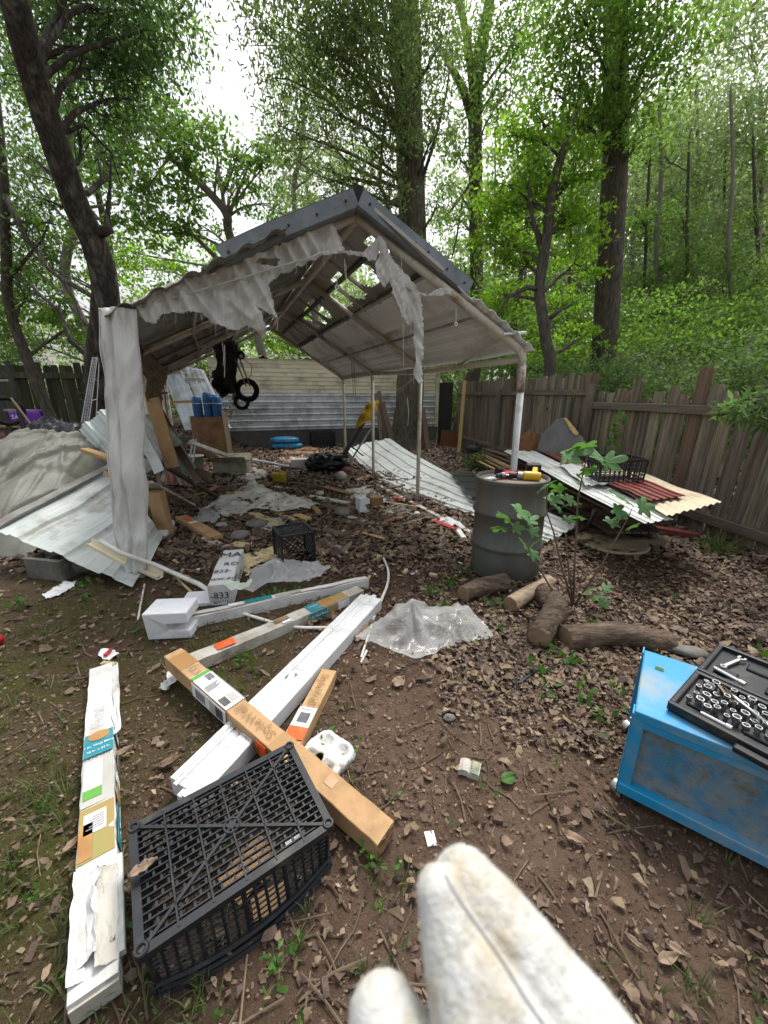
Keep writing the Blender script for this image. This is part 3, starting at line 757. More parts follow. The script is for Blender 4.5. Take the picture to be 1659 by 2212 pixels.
c3 = lambda *pts: [(172.8 + .375 * x, 380 + .375 * y) for x, y in pts]
c4 = lambda *pts: [(691.2 + .3229 * x, 380 + .3229 * y) for x, y in pts]
cloth('torn_tarp', c3((1445, 250), (1290, 325), (1040, 436), (930, 486), (700, 556), (540, 616), (390, 686), (180, 780), (165, 815), (350, 800), (385, 845), (440, 860), (480, 800), (560, 792), (700, 785), (760, 850), (900, 890), (960, 850), (1000, 880), (1060, 925), (1075, 880), (1040, 770), (1012, 745), (1050, 760), (1090, 790), (1140, 825), (1105, 700), (1088, 620), (1150, 560), (1310, 500), (1400, 450), (1525, 435), (1500, 350)),
      M['tarp'], cp, step=2.6, holes_=[c3((1000, 492), (1080, 470), (1155, 478), (1130, 512), (1050, 515))], amp=.07, freq=4)
cloth('torn_tarp', c4((-10, 500), (90, 512), (160, 498), (290, 512), (390, 405), (430, 440), (440, 520), (400, 500), (380, 560), (330, 570), (300, 545), (160, 520), (0, 535)), M['tarp'], cp, step=2, rag=1.5)
cloth('torn_tarp', c4((388, 408), (432, 440), (470, 530), (560, 640), (640, 740), (662, 795), (640, 790), (560, 745), (470, 690), (440, 745), (380, 690), (365, 600), (395, 540)), M['tarp'], cp, step=2, rag=1.5, amp=.03)
cloth('torn_tarp', c4((650, 780), (720, 795), (800, 750), (865, 755), (880, 790), (800, 806), (660, 800)), M['tarp'], cp, step=3, rag=1, amp=.02)
cloth('torn_tarp', c4((470, 690), (560, 745), (640, 785), (668, 800), (684, 880), (692, 1000), (690, 1150), (682, 1380), (655, 1392), (628, 1330), (645, 1200), (625, 1090), (640, 1020), (620, 960), (600, 995), (560, 965), (520, 870), (485, 800)), M['tarp'], cp, step=2, rag=2.0, amp=.035, fold=(1.6, .3))
for (x, y, ln) in ((868, 545, 60), (840, 560, 45), (870, 700, 90), (744, 560, 40), (747, 570, 55), (700, 545, 30), (480, 740, 50), (485, 745, 70), (600, 690, 25), (880, 860, 60)):
    p = onplane(x, y, GP0, GN); q = onplane(x + random.uniform(-3, 3), y + ln, GP0, GN)
    mb = MB(); mb.tube([p, p.lerp(q, .5) + V((random.uniform(-.01, .01), 0, 0)), q], .0022, 4); mb.build('loose_thread', M['tarp'], cp)
mb = MB()
edge = [(1445, 250), (1500, 350), (1525, 435), (1400, 450), (1310, 500), (1150, 560), (1088, 620), (1105, 700), (1140, 825), (1050, 760), (1075, 880), (1060, 925), (1000, 880), (960, 850), (900, 890), (760, 850), (700, 785), (560, 792), (480, 800)]
edge = c3(*edge) + c4((485, 800), (520, 870), (560, 965), (600, 995), (620, 960), (640, 1020), (625, 1090), (645, 1200), (628, 1330), (655, 1392))
for k in range(60):
    i = random.randrange(len(edge) - 1)
    if abs(edge[i][0] - edge[i + 1][0]) > 130: continue
    t_ = random.random(); x = edge[i][0] + (edge[i + 1][0] - edge[i][0]) * t_; y = edge[i][1] + (edge[i + 1][1] - edge[i][1]) * t_
    p = onplane(x, y - 3, GP0, GN); q = onplane(x + random.uniform(-5, 5), y + random.uniform(4, 26), GP0, GN)
    mb.tube([p, p.lerp(q, .5) + gd * random.uniform(-.01, .01), q], .0013, 3)
mb.build('frayed_threads', M['tarp'], cp)['kind'] = 'stuff'
mb = MB(); mb.tube([onplane(172.8 + .375 * x, 380 + .375 * y, GP0 + GN * .02, GN) for x, y in ((385, 745), (700, 655), (990, 570), (1150, 520), (1330, 470), (1390, 440))], .006, 6); mb.build('seam', M['tarp'], cp, smooth=True)
for (x, y, ln) in ((985, 700, 0), (728, 620, 0)):
    p = onplane(x, y - 35, GP0, GN); q = onplane(x, y, GP0, GN)
    mb = MB(); mb.tube([p, q], .002, 4); mb.ring(q, .014, .004, Euler((R(90), 0, .3)).to_matrix(), 12, 6); mb.build('grommet', M['pvc'], cp)
# vinyl sleeve round the front left leg
def sleeve(u, v):
    # u runs round from outer edge to the right-hand return, v top to bottom
    top = 2.10; z = top + (0.06 - top) * v
    wv = .235 + .03 * math.sin(v * 3.0) - .05 * max(0, v - .82) / .18
    c = V((-1.86, 2.98, z)) + V((-.31 * v, .07 * v, 0))
    a = (u - .5)
    x = a * wv * (1 + .14 * pnoise(V((v * 7, 1, u * 2))))
    bulge = .07 * math.cos(a * math.pi) + .016 * pnoise(V((u * 4, v * 9, 2))) + .045 * pnoise(V((u * 2, v * 4.5, 7))) + .02 * (.4 - abs(pnoise(V((u * 3 + v * 3, v * 7, 11)))) * 2) + .006 * pnoise(V((u * 9, v * 22, 4)))
    crease = -.03 * math.exp(-((u - .42 - .2 * (v - .5)) / .05) ** 2)
    return c + gd * x + GN * (bulge + crease)
mb = MB(); mb.grid(sleeve, 26, 60, .002); mb.build('leg_sleeve', M['tarp_post'], cp, smooth=True)
mb = MB(); mb.grid(lambda u, v: sleeve(1, v * .9) + V((-.02, .02 + .10 * u * (1 - .4 * v), 0)) - gd * (.05 * u) + V((.02, 0, 0)) * pnoise(V((u * 4, v * 5, 1))), 6, 40, .002); mb.build('leg_sleeve', M['tarp'], cp, smooth=True)
for uu in (.97, .05):
    mb = MB(); mb.tube([sleeve(uu, k / 24) + GN * .004 for k in range(25)], .004, 5); mb.build('hem', M['tarp'], cp)
mb = MB(); mb.tube([LP[0] + V((0, 0, -.04)), LP[0] + V((.0, 0, .25))], .035, 10); mb.build('leg_foot', M['pipe_rust'], cp)
# rotten brown remains of the side wall
sd_ = (LP[1] - LP[0]).normalized(); SN = V((sd_.y, -sd_.x, 0))
for poly in ([(303, 690), (345, 700), (352, 740), (358, 800), (352, 880), (346, 960), (330, 905), (318, 870), (312, 820), (306, 760)],
             [(318, 690), (372, 715), (402, 765), (398, 800), (375, 808), (352, 790), (340, 740)],):
    cloth('rotten_side_cloth', poly, M['tarp_brown'], cp, LP[0] + V((.05, .05, 1)), SN, step=4, amp=.07, rag=4, thick=.004)
cloth('rotten_side_cloth', [(380, 745), (420, 755), (425, 790), (412, 830), (404, 900), (396, 880), (398, 830), (385, 800)], M['tarp'], cp, LP[1] + V((.05, .05, 1)), SN, step=4, amp=.05, rag=3)
# dangling wires under the right roof
for (x, y, ln, Y) in ((760, 795, 62, 7.6), (765, 800, 70, 7.6), (815, 815, 0, 6)):
    if ln:
        p = A(x, y, Y); q = A(x + 4, y + ln, Y)
        mb = MB(); mb.tube([p + V((0, 0, .2)), p, q], .004, 4); mb.build('hanging_wire', M['black_metal'], cp)
# ================================================================ trees
def leaf_mesh(name, cen, size, aspect, m, droop=0.3, parent=None, loc=None):
    """many diamond leaves, one small face pair each; cen (N,3) array"""
    n = len(cen)
    d = rng.normal(size=(n, 3)); d[:, 2] -= droop; d /= np.linalg.norm(d, axis=1)[:, None]
    r = rng.normal(size=(n, 3)); r[:, 2] += 0.0
    s = np.cross(d, r); s /= np.linalg.norm(s, axis=1)[:, None] + 1e-9
    L = (size * rng.uniform(.65, 1.3, n))[:, None]; Wd = L * aspect
    nn = np.cross(d, s)
    v = np.empty((n, 4, 3), np.float32)
    v[:, 0] = cen; v[:, 1] = cen + d * L * .5 + s * Wd * .5 + nn * L * .06
    v[:, 2] = cen + d * L; v[:, 3] = cen + d * L * .5 - s * Wd * .5 + nn * L * .06
    if loc is not None: v -= np.array(loc, np.float32)
    me = bpy.data.meshes.new(name)
    me.vertices.add(4 * n); me.vertices.foreach_set('co', v.ravel())
    me.loops.add(4 * n); me.loops.foreach_set('vertex_index', np.arange(4 * n, dtype=np.int32))
    me.polygons.add(n); me.polygons.foreach_set('loop_start', np.arange(0, 4 * n, 4, dtype=np.int32))
    me.materials.append(m); me.update(calc_edges=True)
    o = bpy.data.objects.new(name, me); C.objects.link(o)
    if parent is not None: o.parent = parent
    elif loc is not None: o.location = loc
    return o
def blob_points(c, r, rz, n, k=None, spread=.17):
    """leaf positions gathered on twigs inside an ellipsoid"""
    k = k or max(6, n // 45)
    q = rng.normal(size=(k, 3)); q /= np.linalg.norm(q, axis=1)[:, None]
    q *= rng.uniform(0.05, 1, k)[:, None] ** .45
    tw = np.array(c)[None] + q * np.array([r, r, rz])[None]
    idx = rng.integers(0, k, n)
    sg = spread * r
    off = rng.normal(size=(n, 3)) * np.array([sg, sg, sg * .45])[None]
    return tw[idx] + off, tw
def limb(mb, a, b, r0, r1, bend=.15, n=6):
    a = V(a); b = V(b); L = (b - a).length
    side = V((random.uniform(-1, 1), random.uniform(-1, 1), random.uniform(-.2, .6))) * bend * L
    pts = [a.lerp(b, i / n) + side * math.sin(math.pi * i / n) + V((random.uniform(-1, 1), random.uniform(-1, 1), random.uniform(-1, 1))) * (.02 * L if 0 < i < n else 0) for i in range(n + 1)]
    mb.tube(pts, [r0 + (r1 - r0) * i / n for i in range(n + 1)], 6, rough=.15)
    return pts
def tree(label, trunk, blobs, barkm, leafm, leaf=.11, aspect=.45, dens=1.0, droop=.3, name='tree', limbs=(), group=None, seg=16, autolimb=True, spread=.17):
    """trunk: [(point, radius)...] from the base up; blobs: [(px,py,Y,r,[flat],[k])]"""
    base = V(trunk[0][0]); root = thing(name, label, 'tree', (base.x, base.y, 0), group)
    pts = [V(p) for p, r in trunk]; rad = [r for p, r in trunk]
    # refine path
    P = []; Q = []
    for i in range(len(pts) - 1):
        for k in range(4):
            t = k / 4; p0 = pts[max(i - 1, 0)]; p1 = pts[i]; p2 = pts[i + 1]; p3 = pts[min(i + 2, len(pts) - 1)]
            P.append(.5 * ((2 * p1) + (p2 - p0) * t + (2 * p0 - 5 * p1 + 4 * p2 - p3) * t * t + (3 * p1 - p0 - 3 * p2 + p3) * t ** 3)); Q.append(rad[i] + (rad[i + 1] - rad[i]) * t)
    P.append(pts[-1]); Q.append(rad[-1])
    ex = (pts[-1] - pts[-2]).normalized(); P.append(pts[-1] + ex * rad[-1] * 8 + V((rad[-1], 0, 0))); Q.append(rad[-1] * .12)
    P = [P[0] - V((0, 0, .15))] + P; Q = [Q[0] * 1.15] + Q
    mb = MB(); mb.tube(P, Q, seg, rough=.10); mb.build('trunk', barkm, root, smooth=True)
    for lb in limbs:
        mb = MB(); n = len(lb); mb.tube([p for p, r in lb], [r for p, r in lb], 8, rough=.12); mb.build('limb', barkm, root, smooth=True)
    allp = []; tm = MB()
    for bl in blobs:
        px, py, Y, r = bl[:4]; fl = bl[4] if len(bl) > 4 else .75; kk = bl[5] if len(bl) > 5 else 1.0
        c = A(px, py, Y)
        n = int(dens * kk * 1.75 * math.pi * r * r / (leaf * leaf * aspect * .5))
        pp, tw = blob_points(c, r, r * fl, n, max(8, int(n / 42)), spread)
        allp.append(pp)
        if autolimb:
            j = min(range(len(P)), key=lambda i: (P[i] - (c - V((0, 0, r * .8)))).length)
            mid = limb(tm, P[j], c, min(Q[j] * .4, .05), .012)
            for t in tw[:min(len(tw), 9)]:
                limb(tm, mid[random.randrange(2, len(mid))], V(t), .011, .004, .12, 4)
    if tm.v: tm.build('branches', barkm, root)['kind'] = 'stuff'
    if allp: leaf_mesh('crown', np.concatenate(allp), leaf, aspect, leafm, droop, root, (base.x, base.y, 0))
    return root
def tp(*a):
    return [(A(px, py, Y), r) for px, py, Y, r in a]
# leaning dark tree on the left
b0 = A(218, 905, 7.9); b0.z = 0
tree('dark leaning tree with pale bark scars beside the carport on the left',
     [(V((b0.x, 7.9, 0)), .30)] + tp((214, 830, 7.8, .23), (222, 700, 7.6, .205), (226, 620, 7.5, .2), (205, 530, 7.3, .195), (168, 450, 7.1, .185), (125, 330, 6.8, .175), (80, 190, 6.5, .165), (45, 60, 6.2, .155), (10, -90, 6.0, .15), (-20, -260, 6, .15)),
     [(130, 40, 7.7, 1.0), (250, 40, 7.9, .9), (335, 50, 8.3, .7), (330, 150, 8.3, .6), (215, 140, 7.9, .85), (285, 215, 8.3, .7), (160, 260, 8.1, .6, .6), (60, 330, 8.7, .6, .8, .7), (20, 120, 8.3, .7), (220, 330, 8.9, .5, .7, .7), (40, 480, 9.3, .7, .9, .9), (110, 560, 9.8, .6, .8, .8), (30, 600, 9.7, .7), (60, 420, 9.5, .5), (300, -60, 8.1, 1.0), (130, -90, 7.3, 1.2)],
     M['bark_left'], M['leaf_dark'], .11, .36, .62, .8, spread=.34,
     limbs=[tp((215, 505, 7.2, .07), (235, 495, 7.2, .08), (232, 470, 7.2, .04), (238, 400, 7.3, .02), (240, 330, 7.3, .01)),
            tp((75, 180, 6.5, .045), (150, 120, 6.9, .035), (230, 90, 7.4, .025), (330, 60, 7.8, .010)),
            tp((110, 300, 6.8, .035), (180, 270, 7.2, .025), (240, 330, 7.6, .014), (262, 400, 7.6, .008))])
# slim dark stem at the left edge
tree('slender dark tree at the far left edge of the yard', [(V((-7.9, 9.6, 0)), .13)] + tp((30, 700, 9.4, .1), (14, 560, 9.2, .09), (8, 400, 9, .08), (-6, 240, 9, .07)),
     [(60, 640, 9.6, .8, .8, 1), (150, 700, 10.5, .7), (20, 700, 10, .8), (110, 480, 9.6, .6, .8, .7)], M['bark_dark'], M['leaf_mid'], .12, .5, .55, .4,
     limbs=[tp((10, 420, 9, .06), (60, 520, 9, .05), (95, 560, 9, .03)), tp((20, 600, 9.2, .05), (90, 520, 9.3, .02), (110, 470, 9.3, .01))])
# bright maple behind the carport, left of the sky gap
tree('bright green open-crowned tree with a pale thin trunk beyond the carport roof', [(V((-3.9, 15.5, 0)), .17)] + tp((505, 545, 14, .14), (492, 470, 13.5, .12), (465, 430, 13.2, .11), (420, 385, 13, .09), (370, 340, 12.6, .06)),
     [(330, 260, 12.6, 1.3, .7), (400, 300, 12.6, 1.1, .7), (300, 350, 12.4, 1.0, .7), (470, 320, 13, 1.1, .7, .8), (545, 310, 13, .9, .7, .6), (560, 370, 13, .9, .7, .7), (440, 400, 13.2, .8, .7, .6), (360, 430, 12.6, 1.2, .6, .8), (280, 440, 12.4, 1.0, .7, .9), (500, 400, 13, .8, .7, .7), (420, 480, 13.4, 1.0, .6, .8), (330, 500, 13, 1.0, .6, .9), (255, 300, 12, .8, .7, .7), (590, 440, 13.4, .8, .7, .5)],
     M['bark_pale'], M['leaf_mid'], .14, .55, .62, .2,
     limbs=[tp((492, 470, 13.5, .06), (520, 400, 13.4, .04), (545, 340, 13.2, .015)), tp((470, 560, 13.6, .08), (420, 510, 13.4, .06), (380, 480, 13.2, .03), (340, 470, 13, .012))])
# the great oak
tree('tall straight oak standing in front of the shed corner behind the carport',
     [(V((.70, 12.3, 0)), .66), (V((.70, 12.3, .35)), .50)] + tp((884, 880, 12.3, .42), (888, 760, 12.3, .38), (893, 600, 12.2, .37), (890, 450, 12.1, .36), (884, 300, 12, .35), (880, 150, 12, .33), (876, 0, 12, .3), (872, -150, 12, .26)),
     [(650, 50, 9.5, 1.1, .8, .75), (720, 120, 9.6, 1.0, .8, .75), (770, 30, 9.5, 1.0), (620, 170, 9.8, .8, .8, .4), (690, 250, 10, .9, .8, .45), (800, 170, 9.8, 1.0, .8, .7), (850, 60, 10.6, .9), (780, 300, 10.2, .9, .8, .6), (855, 250, 10.8, .9, .8, .8), (720, 370, 10.6, .8, .7, .35), (830, 410, 10.8, .7, .8, .7), (950, 100, 10.6, .9), (940, 280, 10.8, .7, .9, .7), (640, 350, 10.4, .8, .7, .35), (560, 60, 9.4, .5, .8, .35), (690, -60, 9.2, 1.3), (860, -80, 9.6, 1.4), (600, 270, 10, .6, .8, .3), (870, 520, 11.4, .5, 1.3, .6), (945, 440, 11, .5, 1.0, .4), (700, 450, 11, .7, .6, .35)],
     M['bark_oak'], M['leaf_oak'], .115, .32, .72, .9, seg=20, spread=.27,
     limbs=[tp((884, 330, 12, .10), (850, 240, 11.4, .06), (800, 220, 11, .04), (740, 240, 10.6, .02)),
            tp((885, 420, 12, .09), (840, 440, 11.2, .06), (820, 400, 11, .045), (826, 300, 10.8, .03), (845, 180, 10.6, .015)),
            tp((820, 400, 11, .05), (760, 385, 10.8, .035), (700, 395, 10.6, .012)),
            tp((905, 410, 12, .05), (940, 300, 11.6, .04), (965, 200, 11.4, .03), (975, 120, 11.3, .012)),
            tp((890, 130, 12, .10), (820, 60, 11, .05), (760, -20, 10.4, .03))])
# forked tree to the right of the oak
tree('forked grey tree with a bare sideways limb right of the tall oak', [(V((3.0, 16, 0)), .3)] + tp((1032, 760, 15.6, .24), (1030, 600, 15.5, .235), (1028, 450, 15.4, .23), (1026, 300, 15.3, .22), (1027, 210, 15.2, .21), (1040, 100, 15.2, .17), (1062, -20, 15.2, .14), (1080, -160, 15, .1)),
     [(1050, 40, 13.5, 1.3, .8, .6), (1120, 100, 13.8, 1.2, .8, .6), (1000, 120, 13.6, 1.0, .8, .5), (1090, 200, 14, 1.1, .8, .55), (980, 330, 14.2, .9, .9, .6), (985, 470, 14.8, .9, .9, .7), (1000, 590, 15.2, 1.0, .9, .9), (960, 680, 15.6, .9), (1150, 10, 13.6, 1.2, .8, .6)],
     M['bark_oak'], M['leaf_mid'], .12, .42, .9, .6, spread=.24,
     limbs=[tp((1026, 280, 15.3, .13), (1000, 190, 15, .12), (960, 120, 14.8, .09), (935, 90, 14.6, .04)), tp((1027, 230, 15.2, .14), (1010, 90, 15.1, .12), (985, -30, 15, .1)),
            tp((1025, 470, 15.4, .06), (1000, 430, 15.2, .05), (985, 520, 15, .03), (975, 560, 15, .02)), tp((1028, 380, 15.4, .05), (985, 440, 15.2, .05), (970, 460, 15.2, .03))])
# broad trunk behind the near fence
tree('thick tall trunk rising behind the middle of the right fence', [(V((5.8, 10.4, 0)), .36)] + tp((1306, 740, 10.2, .285), (1318, 560, 10.1, .27), (1326, 400, 10, .255), (1330, 250, 10, .245), (1330, 100, 10, .225), (1328, -40, 10, .2), (1326, -200, 10, .15)),
     [(1350, 70, 8.6, .8, .8, .8), (1255, 110, 8.8, .8, .8, .8), (1410, 170, 9, .8, .8, .8), (1300, 240, 9.2, .7, .7, .9), (1460, 60, 8.8, .9, .8, .8), (1190, 180, 9.2, .7, .8, .6), (1390, 300, 9.6, .6, .6, .8), (1240, 10, 8.4, .9), (1240, 260, 9.2, .6, .8, .8), (1400, -50, 8.4, 1.1)],
     M['bark_dark'], M['leaf_mid'], .10, .45, .85, .3, spread=.28)
# crooked maple between trunk and carport
tree('crooked dark-stemmed maple leaning over the fence between two straight trunks', [(V((3.65, 8.9, 0)), .15)] + tp((1188, 800, 8.8, .12), (1180, 740, 8.8, .115), (1172, 680, 8.8, .11), (1165, 620, 8.8, .105), (1180, 520, 8.7, .10), (1195, 400, 8.6, .085), (1225, 300, 8.5, .06)),
     [(1100, 400, 8.8, .75), (1160, 330, 8.8, .7), (1215, 450, 9, .7), (1070, 520, 9, .65), (1130, 560, 9.2, .6), (1240, 570, 9.2, .6), (1240, 380, 8.8, .6), (1060, 440, 9, .5), (1140, 470, 9.2, .7), (1220, 660, 9.4, .5), (1090, 640, 9.6, .6), (1270, 480, 9, .6), (1170, 250, 8.8, .6, .8, .8), (1260, 730, 9.6, .5), (1110, 290, 9, .5, .8, .7)],
     M['bark_dark'], M['leaf_bright'], .085, .62, .8, .2, seg=12,
     limbs=[tp((1166, 625, 8.8, .06), (1140, 620, 8.7, .05), (1100, 640, 8.6, .035), (1060, 700, 8.6, .02)), tp((1175, 560, 8.8, .05), (1150, 470, 8.6, .04), (1140, 400, 8.5, .02), (1165, 320, 8.5, .012)), tp((1180, 690, 8.8, .04), (1210, 670, 8.8, .03), (1250, 650, 8.8, .015)), tp((1190, 420, 8.6, .05), (1240, 380, 8.6, .03), (1330, 360, 8.6, .01))])
tree('thin straight sapling just left of the crooked maple', [(V((3.9, 11.5, 0)), .1)] + tp((1108, 780, 11.3, .08), (1112, 680, 11.2, .075), (1130, 560, 11.2, .06), (1140, 450, 11, .04)),
     [(1120, 500, 11.4, .7), (1100, 720, 11.6, .7), (1150, 740, 11.6, .7)], M['bark_dark'], M['leaf_bright'], .10, .55, .6, .2, seg=10)
# the wood beyond the right fence: separate trees, further back
spots = [(1420, 820, 14, .08, 'mid'), (1500, 800, 17, .09, 'far'), (1575, 810, 12.5, .06, 'mid'), (1640, 800, 15, .09, 'far'), (1250, 800, 19, .13, 'mid'), (1370, 790, 21, .13, 'far')]
desc = ['slender tree', 'pale hazy tree', 'small leafy tree', 'pale tall tree', 'distant straight tree', 'distant pale tree']
where = ['behind the tall brown fence plank', 'far beyond the near fence, second from the right edge group', 'behind the leaning near fence planks', 'at the right edge beyond the fence', 'between the crooked maple and the thick trunk', 'just right of the thick trunk, deep in the wood']
sets = [[(1420, 480, 0, .9), (1460, 560, 0, .9), (1400, 620, 0, .8), (1440, 700, 0, .9), (1390, 740, 0, .7), (1470, 640, 0, .8)],
        [(1480, 250, 0, 1.6), (1530, 380, 0, 1.6), (1450, 420, 0, 1.3), (1560, 180, 0, 1.4), (1500, 520, 0, 1.2), (1420, 340, 0, 1.2)],
        [(1560, 560, 0, .9), (1610, 620, 0, .9), (1540, 680, 0, .9), (1590, 740, 0, .9), (1500, 740, 0, .8), (1640, 700, 0, .8)],
        [(1620, 80, 0, 1.3), (1580, 280, 0, 1.1), (1650, 330, 0, 1.2), (1610, 440, 0, 1.2), (1660, 200, 0, 1.2), (1560, 20, 0, 1.2), (1660, 560, 0, 1.2)],
        [(1240, 680, 0, 1.3), (1180, 560, 0, 1.2), (1280, 560, 0, 1.1), (1250, 340, 0, 1.2), (1050, 640, 0, 1.4), (1080, 740, 0, 1.3), (1180, 740, 0, 1.3)],
        [(1370, 440, 0, 1.5), (1380, 580, 0, 1.4), (1360, 690, 0, 1.4), (1440, 280, 0, 1.3), (1380, 350, 0, 1.2), (1450, 760, 0, 1.4)]]
for (px, py, Y, r, kd), ds, wh, st in zip(spots, desc, where, sets):
    g = A(px, py, Y); g.z = 0
    tree(ds + ' ' + wh, [(g, r * 1.3)] + tp((px + 4, 700, Y, r), (px - 3, 540, Y, r * .9), (px + 8, 380, Y, r * .75), (px + 3, 200, Y, r * .5)),
         [(a, b, Y - .5 + random.uniform(-1, 1), c, .75, .85) for a, b, z, c in st], M['bark_pale'], M['leaf_' + kd], .11 * Y / 13, .5, .8, .3, seg=8, spread=.24)
# slim stems standing at several depths in the wood
stems_ = [(1385, 14.5), (1452, 18), (1478, 13.5), (1530, 20), (1560, 16), (1612, 18.5), (1225, 15.5), (1140, 18), (1068, 21), (1640, 13)]
words = ['left of the slender tree group', 'behind the tall brown plank', 'right of the tall brown plank', 'deep behind the near fence', 'above the leaning planks', 'near the right edge, deep in the wood', 'right of the crooked maple', 'behind the crooked maple', 'right of the forked tree', 'at the right edge above the bush']
for (px, Y), wd in zip(stems_, words):
    g = A(px, 800, Y); g.z = 0; ln = random.uniform(-30, 30)
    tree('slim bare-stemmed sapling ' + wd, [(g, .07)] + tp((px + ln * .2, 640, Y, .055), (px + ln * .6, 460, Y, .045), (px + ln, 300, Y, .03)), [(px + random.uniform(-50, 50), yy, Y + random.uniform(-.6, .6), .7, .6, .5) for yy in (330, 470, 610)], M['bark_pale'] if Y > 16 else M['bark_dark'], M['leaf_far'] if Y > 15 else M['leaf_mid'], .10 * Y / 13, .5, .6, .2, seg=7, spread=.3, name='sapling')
# left back and centre background trees
bg_t = [('leafy tree behind the mossy fence at far left', -9.5, 15, [(40, 660, 1.2), (110, 640, 1.2), (60, 560, 1.2), (150, 600, 1.0), (20, 740, 1.0), (120, 730, 1.1), (180, 730, 1)], 'mid'),
        ('bright yellow-green tree behind the carport roof on the left', -6.4, 18, [(290, 580, 1.4), (350, 560, 1.4), (270, 650, 1.3), (400, 600, 1.4), (330, 640, 1.3), (240, 560, 1.0), (450, 570, 1.2)], 'bright'),
        ('bright tree showing through the back gable of the carport', -3.2, 19, [(600, 740, 1.5), (540, 720, 1.5), (660, 750, 1.4), (500, 640, 1.4), (600, 660, 1.5), (560, 560, 1.4), (640, 520, 1.3)], 'bright'),
        ('greyish tree above the carport ridge behind the tall oak', .2, 20, [(700, 380, 1.6), (760, 440, 1.5), (650, 430, 1.4), (820, 360, 1.4), (780, 560, 1.6), (930, 560, 1.5), (960, 420, 1.5), (940, 700, 1.5), (970, 760, 1.4), (900, 300, 1.3)], 'far')]
for lb, x, Y, bl, kd in bg_t:
    tree(lb, [(V((x, Y, 0)), .2), (V((x, Y, 3)), .16), (V((x + .2, Y, 6.5)), .12), (V((x, Y, 10)), .06)], [(a, b, Y + random.uniform(-1, 1), c, .7, .7) for a, b, c in bl], M['bark_pale'] if kd == 'bright' else M['bark_dark'], M['leaf_' + kd], .14 * Y / 15, .55, .55, .2, seg=8)
tree('tall airy pale tree filling the sky behind the leaning tree', [(V((-8.2, 14.2, 0)), .2)] + tp((150, 640, 14, .15), (170, 450, 14, .12), (150, 250, 14, .09), (170, 60, 14, .05)),
     [(a, b, 13.6 + random.uniform(-1, 1), r_, .7, .5) for a, b, r_ in ((50, 130, 1.5), (150, 340, 1.6), (90, 500, 1.4), (260, 400, 1.3), (300, 110, 1.4), (200, 60, 1.6), (30, 330, 1.4), (320, 230, 1.2), (110, 230, 1.5), (230, 520, 1.2), (20, 560, 1.2), (340, 20, 1.2))],
     M['bark_pale'], M['leaf_mid'], .14, .45, .8, .5, seg=8, spread=.3)
tree('thin greyish tree filling the sky left of the tall oak', [(V((-2.0, 17.5, 0)), .15)] + tp((640, 480, 17, .1), (650, 330, 17, .08), (660, 180, 17, .05)),
     [(a, b, 16.5 + random.uniform(-1, 1), r_, .7, .5) for a, b, r_ in ((640, 250, 1.4), (690, 340, 1.5), (610, 370, 1.3), (740, 250, 1.5), (600, 460, 1.3), (760, 130, 1.4), (690, 150, 1.2), (800, 420, 1.4), (640, 120, 1.0))],
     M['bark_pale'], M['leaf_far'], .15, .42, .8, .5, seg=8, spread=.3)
# wood that reads as one mass beyond all of these
pts = []
for i in range(95):
    x = random.uniform(-30, 36); y = random.uniform(24, 34)
    px = 829.5 + FP * x / (y * CP)
    top = 5.0 if px < 640 else (10 if px < 1000 else 15)
    if px < 230: top = 6.5
    for z in np.arange(1.2, top, 2.3):
        pp, _ = blob_points((x + random.uniform(-1, 1), y, z), 2.0, 1.5, 380, 26, .22); pts.append(pp)
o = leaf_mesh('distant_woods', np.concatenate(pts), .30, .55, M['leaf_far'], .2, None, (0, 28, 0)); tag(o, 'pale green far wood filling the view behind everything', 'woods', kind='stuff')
# low growth along the outer side of the fences
pts = []
for i in range(190):
    t = random.random(); f = FC.lerp(FN, t) + V((random.uniform(.6, 4.5), random.uniform(-.5, .5), 0))
    pp, _ = blob_points((f.x, f.y, random.uniform(.6, 1.5 + .25 * (f.x - 2.5))), .5, .4, 420, 24, .22); pts.append(pp)
for i in range(80):
    f = LF0.lerp(LF1, random.random()) + V((0, random.uniform(.4, 2.5), 0))
    pp, _ = blob_points((f.x, f.y, random.uniform(1.5, 3.4)), .7, .5, 220, 12, .2); pts.append(pp)
for i in range(36):
    f = V((random.uniform(-6.5, -4.6), random.uniform(11.6, 14), random.uniform(1, 2.6)))
    pp, _ = blob_points(f, .7, .5, 220, 12, .2); pts.append(pp)
o = leaf_mesh('undergrowth', np.concatenate(pts), .075, .5, M['leaf_under'], .2, None, (0, 10, 0)); tag(o, 'tangled green undergrowth just outside the fences', 'undergrowth', kind='stuff')

pts = []
for i in range(70):
    px = random.uniform(1040, 1690); Y = random.uniform(9.5, 17); c = A(px, random.uniform(640, 790), Y)
    if abs(px - 1312) < 40 and Y < 11: continue
    pp, _ = blob_points(c, random.uniform(.5, .95), .45, 420, 30, .26); pts.append(pp)
o = leaf_mesh('understory', np.concatenate(pts), .10, .5, M['leaf_mid'], .2, None, (6, 12, 0)); tag(o, 'light green understory leaves at mid height beyond the right fence', 'understory', kind='stuff')
